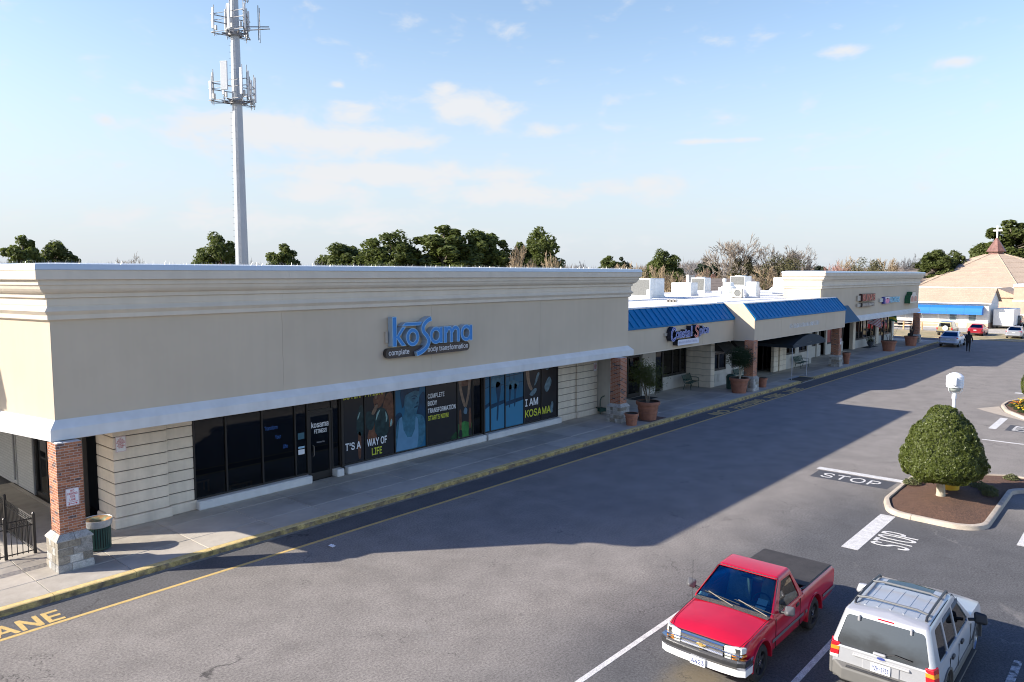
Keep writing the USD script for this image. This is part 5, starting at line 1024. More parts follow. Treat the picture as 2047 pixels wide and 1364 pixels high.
fence_run((3.4, 22.55), (5.67, 22.55), 20); fence_run((5.70, 22.55), (6.33, 22.55), 5); fence_run((6.36, 22.58), (6.36, 25.0), 20); fence_run((6.36, 25.05), (6.36, 27.4), 20)
for p in ((3.4, 22.55), (5.69, 22.55), (6.36, 22.55), (6.36, 25.02), (6.36, 27.4)): post(*p)
# awnings and canopy of the row
BLACKCLOTH = mat('awning_black_cloth', (.014, .014, .016), .85); NAVYCLOTH = mat('canopy_navy_cloth', (.010, .020, .034), .8, var=.15, coord='obj')
for x0, x1, l in ((46.1, 48.1, 'black window awning beside the banded pier'), (48.6, 50.8, 'black window awning behind the dense potted tree')):
    t = thing('window_awning', l, 'awning'); b = MB(); y, yf = SY - .002, SY - .75
    b.add([(x0, y, 3.2), (x1, y, 3.2), (x1, yf, 2.55), (x0, yf, 2.55), (x0, yf, 2.36), (x1, yf, 2.36), (x0, y, 2.55), (x1, y, 2.55)], [(0, 3, 2, 1), (3, 4, 5, 2), (0, 6, 3, 3), (1, 2, 7, 7)]); part(t, 'canvas', b, BLACKCLOTH)
    m = text('Cafe', .2, .002, False, .6); v = np.array(m.vertices); s = np.array([0, -(.75), -.65]); s /= np.linalg.norm(s); nn = np.cross([1, 0, 0], -s); o = np.array([(x0 + x1) / 2 - .2, yf + .3, 2.55 + .26]) - nn * .004 * 0
    if 'beside' in l: part(t, 'faint_print', (o + v[:, :1] * [1, 0, 0] + v[:, 1:2] * (-s) + (v[:, 2:] + .003) * nn, m.faces), mat('faint_awning_print', (.06, .06, .06), .9))
t = thing('entrance_canopy', 'dark navy barrel canopy on thin white posts over the second entrance', 'canopy')
# barrel running out from the doors towards the lane
def bprof(xa, xb, z0, zr, n=9): return [(xa + (xb - xa) * k / (n - 1), z0 + zr * math.sin(math.pi * (.12 + .76 * k / (n - 1))) - zr * math.sin(math.pi * .12)) for k in range(n)]
pf = bprof(53.0, 59.6, 2.62, .95); n = len(pf); b = MB(); b.add([(x, 19.9, z) for x, z in pf] + [(x, DY, z) for x, z in pf], [(k, k + 1, n + k + 1, n + k) for k in range(n - 1)]); b.add([(x, 19.9, z) for x, z in pf] + [(56, 19.9, 2.62)], [(k, n, k + 1) for k in range(n - 1)]); part(t, 'canvas', b, NAVYCLOTH)
b = MB(); b.add([(53.0, 19.89, 2.62), (59.6, 19.89, 2.62), (59.6, 19.89, 2.40), (53, 19.89, 2.40), (53.0, DY, 2.62), (53, DY, 2.40), (59.6, DY, 2.62), (59.6, DY, 2.40)], [(0, 3, 2, 1), (4, 5, 3, 0), (1, 2, 7, 6)]); part(t, 'valance', b, NAVYCLOTH)
for x in (53.05, 55.95): b = MB(); b.tube([(x, 19.97, .15), (x, 19.97, 2.5)], .028, 8); part(t, 'post', b, mat('canopy_post_grey', (.4, .42, .45), .5))
# flags at the corner shops
FR, FWH, FBL = mat('flag_red', (.26, .03, .05), .8), mat('flag_white', (.5, .5, .55), .8), mat('flag_blue', (.012, .018, .06), .8)
def flag(loc, label, w, h, fn):
    t = thing('wall_flag', label, 'flag', loc); b = MB(); b.tube([(0, 0, 0), (-.1, -1.2, 1.0)], .018, 6); part(t, 'flag_pole', b, WHITE_PAINT)
    ax, dn = np.array([.55, -.52, -.25]), np.array([.25, -.05, -.95]); o = np.array([-.09, -1.1, .9])
    return t, lambda u0, u1, v0, v1, m, nm='stripe': part(t, nm, (lambda g: (g[0], g[1]))(patch(o, ax * w, dn * h, u0, u1, v0, v1)), m)
def patch(o, ax, dn, u0, u1, v0, v1, n=6):
    us, vs = np.linspace(u0, u1, n), np.linspace(v0, v1, 3); g = np.array([[o + ax * u + dn * v + np.array([0, .06 * math.sin(u * 7 + v * 2), 0]) for v in vs] for u in us]).reshape(-1, 3)
    return g, np.array([(i * 3 + j, (i + 1) * 3 + j, (i + 1) * 3 + j + 1, i * 3 + j + 1) for i in range(n - 1) for j in range(2)])
t, put = flag((78.9, 23.5, 2.85), 'American flag hanging from a slanted pole at the corner shops', 1.9, 1.05, None)
for k in range(13): put(0 if k > 6 else .4, 1, k / 13, (k + 1) / 13, FR if k % 2 == 0 else FWH)
put(0, .4, 0, 7 / 13, FBL, 'canton')
t, put = flag((86.4, 23.5, 2.9), 'green and yellow flag hanging from a slanted pole by the last shop door', 1.2, 1.1, None)
put(0, 1, 0, .55, mat('flag_green', (.01, .11, .05), .8), 'green_field'); put(0, 1, .55, .8, mat('flag_yellow', (.42, .36, .03), .8), 'yellow_band'); put(0, 1, .8, 1, mat('flag_green', (.01, .11, .05), .8), 'green_field')
t = thing('open_neon_sign', 'small purple glowing sign in the corner shop window', 'sign'); b = MB(); b.bbox(81.5, 82.3, KYY - .02, KYY + .02, 2.95, 3.25, .01); part(t, 'tube_panel', b, mat('neon_purple', (.28, .10, .9), .5, emit=1.6))
t = thing('shop_urn', 'dark urn with a low plant by the corner shop wall', 'planter', (82.0, 22.9, .15)); b = MB(); b.lathe([(0, 0), (.2, 0), (.12, .1), (.3, .35), (.33, .6), (.28, .62)], 16); part(t, 'urn', b, mat('urn_grey', (.07, .08, .10), .7), smooth=30)
rgn = np.random.default_rng(5); p = rgn.normal(0, .2, (500, 3)) + [0, 0, .75]; part(t, 'plant', leaves(p, p - [0, 0, .4], .12, rgn, .4, .6), DEEP)
# litter on the asphalt
m = trimesh.creation.box([.16, .12, .01]).subdivide().subdivide(); v = np.array(m.vertices) + (meshkit.noise(np.array(m.vertices) * 22)[:, None] - .3) * .07; v = v @ rotz(25).T + [12.1, 17.25, .03]
single('paper_scrap', (v, m.faces), mat('paper_white', (.8, .8, .82), .7), 'crumpled white scrap of paper on the asphalt beside the yellow line', 'litter')
# ================================================================ vehicles
RED_PAINT = mat('car_paint_red', (.43, .008, .026), .26, var=.10, vscale=1.3, coat=.7, spec=.5, coord='obj')
SILVER = mat('car_paint_silver', (.47, .48, .50), .33, metal=.45, coat=.6, coord='obj', var=.03)
BLACK_PLASTIC = mat('black_plastic', (.022, .022, .024), .55)
GREY_PLASTIC = mat('grey_cladding', (.115, .112, .105), .6, var=.08, coord='obj')
CHROME = mat('chrome', (.62, .63, .65), .12, metal=1.0)
RUBBER = mat('tyre_rubber', (.018, .018, .018), .85, fine=.2)
CAR_GLASS = glass_mat('car_glass', (.66, .80, .78), 1.6); DARK_GLASS = glass_mat('car_glass_privacy', (.20, .24, .26), 2.3)
LENS_CLEAR = mat('headlamp_lens', (.62, .62, .56), .12, coat=.5); AMBER = mat('amber_lens', (.70, .24, .02), .15, coat=.5); TAIL_RED = mat('tail_lens_red', (.42, .012, .02), .15, coat=.5)
SEAT = mat('seat_fabric_grey', (.20, .21, .20), .95, var=.2, vscale=12, coord='obj'); CABIN = mat('cabin_trim_dark', (.05, .055, .055), .8)
PLATE = mat('licence_plate', (.62, .64, .68), .4); PLATE_INK = mat('plate_ink', (.06, .08, .20), .5); ALLOY = mat('alloy_wheel', (.42, .43, .44), .3, metal=.7); SEAM = mat('panel_seam', (.03, .012, .012), .9)

def pchip(x, xs, ys):
    from scipy.interpolate import PchipInterpolator
    return PchipInterpolator(xs, ys)(x)
def loft(stations, nx=64, xmap=None):
    """Smooth closed body through cross sections. stations: (x, [(y, z) ... from the bottom centre to the top centre])."""
    xs = np.array([s[0] for s in stations]); S = np.array([s[1] for s in stations], float)
    X = np.unique(np.concatenate([np.linspace(xs[0], xs[-1], nx), xs])); G = np.stack([[pchip(X, xs, S[:, k, c]) for c in (0, 1)] for k in range(S.shape[1])], 0)  # k, c, X
    P = np.transpose(G, (2, 0, 1)); k = P.shape[1]
    half = P; other = P[:, 1:-1][:, ::-1] * [-1, 1]; ring = np.concatenate([half, other], 1); m = ring.shape[1]
    v = np.concatenate([np.repeat(X[:, None, None], m, 1), ring], 2).reshape(-1, 3)
    i, j = np.meshgrid(np.arange(len(X) - 1), np.arange(m), indexing='ij'); a = i * m + j; b = i * m + (j + 1) % m
    f = np.stack([a, b, b + m, a + m], -1).reshape(-1, 4)[:, ::-1]; f = np.vstack([f[:, [0, 1, 2]], f[:, [0, 2, 3]]])
    caps = []
    for e, o in ((0, 1), (len(X) - 1, -1)):
        c = len(v); v = np.vstack([v, v[e * m:(e + 1) * m].mean(0)]); q = np.arange(m) + e * m; n = np.roll(q, -1); caps.append(np.stack([np.full(m, c), q, n][::1] if o < 0 else [np.full(m, c), n, q], 1))
    f = np.vstack([f] + caps); t = trimesh.Trimesh(v, f, process=True); t.fix_normals(); return t
def to_m(t): return m3.Manifold(m3.Mesh(np.asarray(t.vertices, np.float32), np.asarray(t.faces, np.uint32)))
def cyl_y(x, z, r, y0, y1, n=40): return m3.Manifold.cylinder(y1 - y0, r, r, n).rotate([-90, 0, 0]).translate([x, y0, z])
def spheres_hull(pts, r): return m3.Manifold.batch_hull([m3.Manifold.sphere(r, 20).translate(list(map(float, p))) for p in pts])
def prism_y(poly, y0, y1):   # poly in (x, z)
    c = m3.CrossSection([np.array(poly, float)], m3.FillRule.NonZero); return m3.Manifold.extrude(c, y1 - y0).rotate([90, 0, 0]).translate([0, y1, 0])
def prism_x(poly, x0, x1):   # poly in (y, z)
    c = m3.CrossSection([np.array(poly, float)], m3.FillRule.NonZero); m = m3.Manifold.extrude(c, x1 - x0); return m.transform(np.array([[0, 0, 1, x0], [1, 0, 0, 0], [0, 1, 0, 0]], float))
def prism_z(poly, z0, z1): return m3.Manifold.extrude(m3.CrossSection([np.array(poly, float)], m3.FillRule.NonZero), z1 - z0).translate([0, 0, z0])
def mpart(t, name, m, material, label=None, smooth=34): return part(t, name, MB().mani(m), material, label, smooth=smooth)
def rounded(poly, r=.04):
    return list(Polygon(poly).buffer(-r).buffer(r, quad_segs=5).exterior.coords)[:-1]
def greenhouse(t, pts, r, wins, paint, glass, nm='cabin', cut_floor=None, label=None):
    """Hollow cabin: parallel hulls of spheres; windows cut through the shell; panes lie inside its thickness. wins: (name, cutter, glass)."""
    sh = [spheres_hull(pts, r - d) for d in (0, .016, .021, .045)]
    shell = sh[0] - sh[3]
    if cut_floor is not None: shell = shell - m3.Manifold.cube([20, 6, 6], True).translate([0, 0, cut_floor - 3])
    for _, c, g in wins: shell = shell - c
    body = mpart(t, nm, shell, paint, label)
    for n, c, g in wins: mpart(t, n, (sh[1] - sh[2]) ^ c, g, smooth=34)
    return body
def wheel(t, x, y, r, w, style, out):
    """A wheel whose outer side faces out (+1 or -1 in y)."""
    wt = part(t, 'wheel', (lambda b: b.lathe([(r * .64, -w / 2 + .01), (r * .72, -w / 2), (r * .93, -w / 2 + .012), (r, -w / 2 + .04), (r, w / 2 - .04), (r * .93, w / 2 - .012), (r * .72, w / 2), (r * .64, w / 2 - .01)], 36, (x, y, r), 'y'))(MB()), RUBBER, smooth=30)
    rim, face = (BLACK_PLASTIC, CHROME) if style == 'black' else (ALLOY, ALLOY); o = out
    b = MB(); b.lathe([(r * .65, -w / 2 + .012), (r * .62, -w / 2 + .05), (r * .60, w / 2 - .05), (r * .65, w / 2 - .012)], 30, (x, y, r), 'y'); part(wt, 'rim', b, rim, smooth=30)
    b = MB(); b.lathe([(0, 0), (r * .6, 0)] if o > 0 else [(r * .6, 0), (0, 0)], 24, (x, y + o * .01, r), 'y'); part(wt, 'brake_disc', b, IRON)
    for k in range(5 if style != 'black' else 6):
        q = k * 2 * math.pi / (5 if style != 'black' else 6) + .3; b = MB(); b.bbox(r * .08, r * .62, -.045, .045, -.012, .012, .008)
        c, s = math.cos(q), math.sin(q); M = np.array([[c, -s, 0], [0, 0, o], [s, c, 0]]); b.xf(M, (x, y + o * (w / 2 - .05), r)); part(wt, 'spoke', b, rim)
    b = MB(); b.lathe([(r * .20, 0), (r * .19, .02), (r * .12, .03), (0, .032)], 20, (0, 0, 0)); M = np.array([[1, 0, 0], [0, 0, o], [0, 1, 0]]); b.xf(M, (x, y + o * (w / 2 - .04), r)); part(wt, 'hub_cap', b, face, smooth=30)
def plaque(t, name, x, y, z, w, h, nx, txt, th, m=PLATE, tilt=0):
    """Licence plate on a face looking along nx (-1: towards -X)."""
    b = MB(); b.poly(sbox(-w / 2, -h / 2, w / 2, h / 2).buffer(-.01).buffer(.01), 0, .006); v, f = b.get()
    put = lambda v, lift: np.stack([x + nx * (v[:, 2] + lift), y + v[:, 0] * nx, z + v[:, 1]], 1)
    p = part(t, name, (put(v, 0), f), m); g = text(txt, th, .002, True, w * .82, center=True); g.apply_translation([0, -th / 2 - .005, 0]); part(p, 'characters', (put(np.array(g.vertices), .007), g.faces), PLATE_INK); return p
def strip_tube(t, name, pts, r, m, sides=6): b = MB(); b.tube(pts, r, sides); return part(t, name, b, m, smooth=True)

# ---------------------------------------------------------------- red pickup (nose towards the camera end, local +x runs to its tail)
def pickup(loc):
    t = thing('pickup_truck', 'red single cab pickup truck with a black bed cover and chrome front', 'pickup truck', loc)
    sec = lambda w, zb, zs, zh, crown, tuck=.03: [(0, zb), (w - .12, zb), (w - .03, zb + .06), (w - .005, zb + .20), (w, zs - .18), (w - .012, zs - .05), (w - tuck - .035, zs), (w * .72, zh), (w * .4, zh + crown * .7), (0, zh + crown)]
    st = [(0.20, sec(.70, .42, .815, .835, .012)), (.26, sec(.80, .38, .845, .86, .018)), (.45, sec(.832, .34, .90, .915, .028)), (.9, sec(.848, .32, .955, .975, .034)), (1.36, sec(.852, .32, 1.0, 1.015, .034)), (1.5, sec(.852, .32, 1.01, 1.01, .02)), (2.2, sec(.855, .32, 1.01, 1.01, .0)), (2.92, sec(.853, .32, 1.01, 1.01, .0)), (3.0, sec(.853, .34, 1.02, 1.02, .0)), (4.2, sec(.852, .36, 1.03, 1.03, 0)), (4.78, sec(.845, .40, 1.03, 1.03, 0)), (4.82, sec(.835, .42, 1.02, 1.02, 0))]
    b = to_m(loft(st, 90))
    FX, RX, WR = .83, 3.58, .345
    for x in (FX, RX): b = b - cyl_y(x, .36, .415, .35, 1.2) - cyl_y(x, .36, .415, -1.2, -.35)
    b = b - m3.Manifold.cube([1.72, 1.40, .75]).translate([3.02, -.70, .52])            # bed
    b = b - m3.Manifold.cube([1.58, 1.44, .7]).translate([1.36, -.72, .50])             # cabin well
    b = b - prism_x([(-.9, .98), (-.9, 1.2), (.9, 1.2), (.9, .98)], 2.925, 2.965)       # gap behind the cab
    body = mpart(t, 'body', b, RED_PAINT, smooth=28)
    # flared arches
    for x in (FX, RX):
        for s in (-1, 1):
            m = (cyl_y(x, .36, .445, .72, .868) - cyl_y(x, .36, .412, .6, 1.0)); m = m - m3.Manifold.cube([3, 3, .7]).translate([x - 1.5, -1, -.38]); m = m if s > 0 else m.mirror([0, 1, 0]); mpart(t, 'wheel_arch', m, RED_PAINT)
    # cab
    pts = [(1.42, s * .745, 1.0) for s in (-1, 1)] + [(2.10, s * .565, 1.475) for s in (-1, 1)] + [(2.62, s * .565, 1.495) for s in (-1, 1)] + [(2.86, s * .745, 1.0) for s in (-1, 1)] + [(2.35, 0, 1.512)]
    ws = prism_x(rounded([(-.795, 1.03), (.795, 1.03), (.615, 1.525), (-.615, 1.525)], .03), .8, 2.12)
    side = prism_y(rounded([(1.60, 1.03), (2.73, 1.03), (2.60, 1.48), (2.13, 1.48)], .045), -1.2, 1.2)
    rear = prism_x(rounded([(-.60, 1.07), (.60, 1.07), (.50, 1.42), (-.50, 1.42)], .05), 2.6, 3.2)
    greenhouse(t, pts, .09, [('windscreen', ws - m3.Manifold.cube([3, 3, 3]).translate([2.085, -1.5, 0]), CAR_GLASS), ('side_window', side ^ m3.Manifold.cube([9, 3, 9]).translate([-4, 0.5, -4]), CAR_GLASS), ('side_window', side ^ m3.Manifold.cube([9, 3, 9]).translate([-4, -3.5, -4]), CAR_GLASS), ('rear_window', rear, CAR_GLASS)], RED_PAINT, CAR_GLASS, 'cab', 1.0)
    # black windscreen surround, wipers, cowl
    strip_tube(t, 'screen_seal', [(1.37, .80, 1.02), (2.045, .635, 1.515)], .012, BLACK_PLASTIC); strip_tube(t, 'screen_seal', [(1.37, -.80, 1.02), (2.045, -.635, 1.515)], .012, BLACK_PLASTIC); strip_tube(t, 'screen_seal', [(2.045, -.62, 1.535), (2.03, 0, 1.545), (2.045, .62, 1.535)], .012, BLACK_PLASTIC)
    b = MB(); b.add([(1.22, -.78, 1.022), (1.20, 0, 1.052), (1.22, .78, 1.022), (1.42, -.78, 1.045), (1.40, 0, 1.06), (1.42, .78, 1.045)], [(0, 1, 4, 3), (1, 2, 5, 4)]); part(t, 'cowl', b, mat('cowl_leaf_litter', (.07, .06, .055), .95, var=.6, vscale=30, coord='obj', fine=.6, fscale=90))
    for y0, y1 in ((.28, .66), (-.42, .02)): strip_tube(t, 'wiper', [(1.30, y0 - .32, 1.06), (1.40, y0, 1.09), (1.47, y1 - .10, 1.14)], .010, mat('wiper_arm', (.18, .15, .12), .5)); strip_tube(t, 'wiper', [(1.395, y0 - .42, 1.085), (1.46, y1 - .02, 1.13)], .007, BLACK_PLASTIC)
    # cabin interior
    b = MB(); b.bbox(1.40, 2.90, -.70, .70, .5, .56, .01); part(t, 'cabin_floor', b, CABIN)
    b = MB(); b.bbox(1.44, 1.86, -.70, .70, .72, 1.02, .06); part(t, 'dashboard', b, CABIN)
    for y in (-.36, .36):
        s = mpart(t, 'seat', spheres_hull([(2.0, y - .2, .74), (2.0, y + .2, .74), (2.42, y - .2, .70), (2.42, y + .2, .70)], .08), SEAT); mpart(s, 'seat_back', spheres_hull([(2.45, y - .2, .78), (2.45, y + .2, .78), (2.60, y - .17, 1.22), (2.60, y + .17, 1.22)], .07), SEAT); mpart(s, 'headrest', spheres_hull([(2.62, y - .09, 1.34), (2.62, y + .09, 1.34)], .06), SEAT)
    b = MB(); an = np.linspace(0, 2 * math.pi, 25); b.tube([(1.93 + .10 * math.sin(a), -.36 + .19 * math.cos(a), 1.0 + .17 * math.sin(a)) for a in an], .014, 6); b.tube([(1.93, -.54, 1.0), (1.90, -.36, .98), (1.93, -.18, 1.0)], .016, 6); part(t, 'steering_wheel', b, BLACK_PLASTIC, smooth=True)
    b = MB(); b.bbox(2.02, 2.04, -.12, .12, 1.40, 1.46, .008); part(t, 'rear_view_mirror', b, BLACK_PLASTIC)
    for y, z0, z1, mm in ((-.52, 1.14, 1.22, 'a'), (-.52, 1.06, 1.12, 'a'), (.66, 1.04, 1.09, 'b')):
        x0 = 1.335 + (z0 - 1.02) * 1.36 + .03; x1 = 1.335 + (z1 - 1.02) * 1.36 + .03; b = MB(); b.add([(x0, y - .10, z0), (x0, y + .10, z0), (x1, y + .10, z1), (x1, y - .10, z1)], [(0, 3, 2, 1)]); part(t, 'windscreen_sticker', b, mat('sticker_pale', (.6, .72, .78), .5))
    # front: bumper, grille, lamps
    bp = lambda r0, r1, z0, z1, m, nm, o=0: part(t, nm, (lambda B: B.tm(trimesh.creation.extrude_polygon(Polygon([(x + o, y) for x, y in fr] + [(x + o + .10, y) for x, y in fr[::-1]]).buffer(0), z1 - z0, engine='earcut').apply_translation([0, 0, z0])))(MB()), m)
    fr = [(.30, -.865), (.10, -.85), (.03, -.72), (.0, -.45), (-.015, 0), (.0, .45), (.03, .72), (.10, .85), (.30, .865)]
    bp(0, 0, .615, .665, CHROME, 'bumper_top'); bp(0, 0, .545, .613, BLACK_PLASTIC, 'bumper_strip', -.018); bp(0, 0, .50, .543, CHROME, 'bumper_chrome', -.004); bp(0, 0, .36, .498, mat('bumper_white', (.70, .70, .70), .4), 'bumper_valance', .01)
    b = MB(); b.box(.12, .2, -.72, .72, .66, .83); part(t, 'front_panel', b, BLACK_PLASTIC)
    for z in (.828, .738): b = MB(); b.bbox(.055, .13, -.43, .43, z - .018, z + .018, .008); part(t, 'grille_bar', b, CHROME)
    b = MB(); b.bbox(.07, .14, -.78, .78, .716, .736, .006); part(t, 'grille_bar', b, CHROME); b = MB(); b.bbox(.065, .13, -.43, .43, .665, .68, .004); part(t, 'grille_bar', b, CHROME)
    for z in (.765, .778, .791, .804, .685, .697, .709): b = MB(); b.box(.085, .11, -.42, .42, z - .003, z + .003); part(t, 'grille_slat', b, mat('grille_grey', (.15, .15, .16), .4))
    bt = Polygon([(-.085, -.012), (-.03, -.012), (-.035, -.032), (.035, -.032), (.03, -.012), (.085, -.012), (.095, .012), (.035, .012), (.032, .032), (-.032, .032), (-.035, .012), (-.095, .012)]); b = MB(); b.poly(bt, 0, .012); v, f = b.get(); part(t, 'badge', (np.stack([.052 - v[:, 2], -v[:, 0], .728 + v[:, 1]], 1), f), mat('badge_gold', (.55, .38, .12), .35, metal=.6))
    for s in (-1, 1):
        hl = spheres_hull([(.105, s * .46, .755), (.105, s * .46, .825), (.16, s * .74, .755), (.165, s * .74, .832), (.24, s * .775, .76), (.25, s * .775, .825)], .022); mpart(t, 'headlight', hl, LENS_CLEAR)
        mpart(t, 'turn_signal', spheres_hull([(.115, s * .60, .695), (.115, s * .60, .705), (.17, s * .76, .695), (.25, s * .79, .70)], .02), AMBER); b = MB(); b.bbox(.085, .16, min(s * .45, s * .58), max(s * .45, s * .58), .672, .716, .008); part(t, 'marker_lamp', b, LENS_CLEAR)
        mpart(t, 'mirror', spheres_hull([(1.62, s * .99, 1.08), (1.62, s * 1.10, 1.10), (1.66, s * .99, 1.17), (1.66, s * 1.09, 1.18), (1.56, s * 1.04, 1.12)], .045), mat('mirror_grey', (.09, .09, .095), .45)); strip_tube(t, 'mirror_arm', [(1.66, s * .84, 1.05), (1.65, s * .99, 1.08)], .028, BLACK_PLASTIC)
        for y in (s * .8535,):
            b = MB(); y0, y1 = sorted((y, y + s * .014)); b.bbox(1.30, 2.90, y0, y1, .56, .62, .004); b.bbox(3.02, 3.12, y0, y1, .56, .62, .004); b.bbox(4.06, 4.80, y0 - .004, y1 - .004, .56, .62, .004); part(t, 'side_moulding', b, mat('moulding_grey', (.13, .13, .14), .5))
            for x in (1.46, 2.72): b = MB(); y0, y1 = sorted((y - s * .008, y + s * .004)); b.box(x, x + .010, y0, y1, .40, .98); part(t, 'door_seam', b, SEAM)
            b = MB(); y0, y1 = sorted((y - s * .01, y + s * .016)); b.bbox(2.50, 2.64, y0, y1, .865, .925, .008); part(t, 'door_handle', b, BLACK_PLASTIC)
        for x, st_ in ((FX, 0), (RX, 0)): wheel(t, x, s * .735, WR, .215, 'black', s)
        b = MB(); b.bbox(4.74, 4.835, min(s * .66, s * .84), max(s * .66, s * .84), .66, .98, .012); part(t, 'tail_light', b, TAIL_RED)
        strip_tube(t, 'hood_seam', [(.16, s * .70, .858), (.45, s * .755, .922), (.9, s * .772, .984), (1.25, s * .775, 1.022)], .006, SEAM)
    plaque(t, 'licence_plate', -.032, .02, .43, .31, .155, -1, '4423', .085)
    # bed cover and tailgate
    b = MB(); b.bbox(3.24, 4.79, -.775, .775, 1.030, 1.058, .012); part(t, 'bed_cover', b, mat('bed_cover_vinyl', (.040, .036, .034), .75, var=.25, vscale=2.5, coord='obj', fine=.15, fscale=40)); 
    for y in (-.76, .76): b = MB(); b.bbox(3.06, 4.78, y - .03, y + .03, 1.030, 1.048, .006); part(t, 'cover_rail', b, BLACK_PLASTIC)
    b = MB(); b.bbox(4.82, 4.90, -.80, .80, .44, .56, .02); part(t, 'rear_bumper', b, CHROME)
    b = MB(); b.box(3.03, 4.73, -.69, .69, .53, .54); part(t, 'bed_floor', b, BLACK_PLASTIC)
    strip_tube(t, 'aerial', [(1.12, .74, 1.0), (1.14, .76, 1.85)], .004, BLACK_PLASTIC, 4)
    return t
pickup((12.42, 6.22, 0))

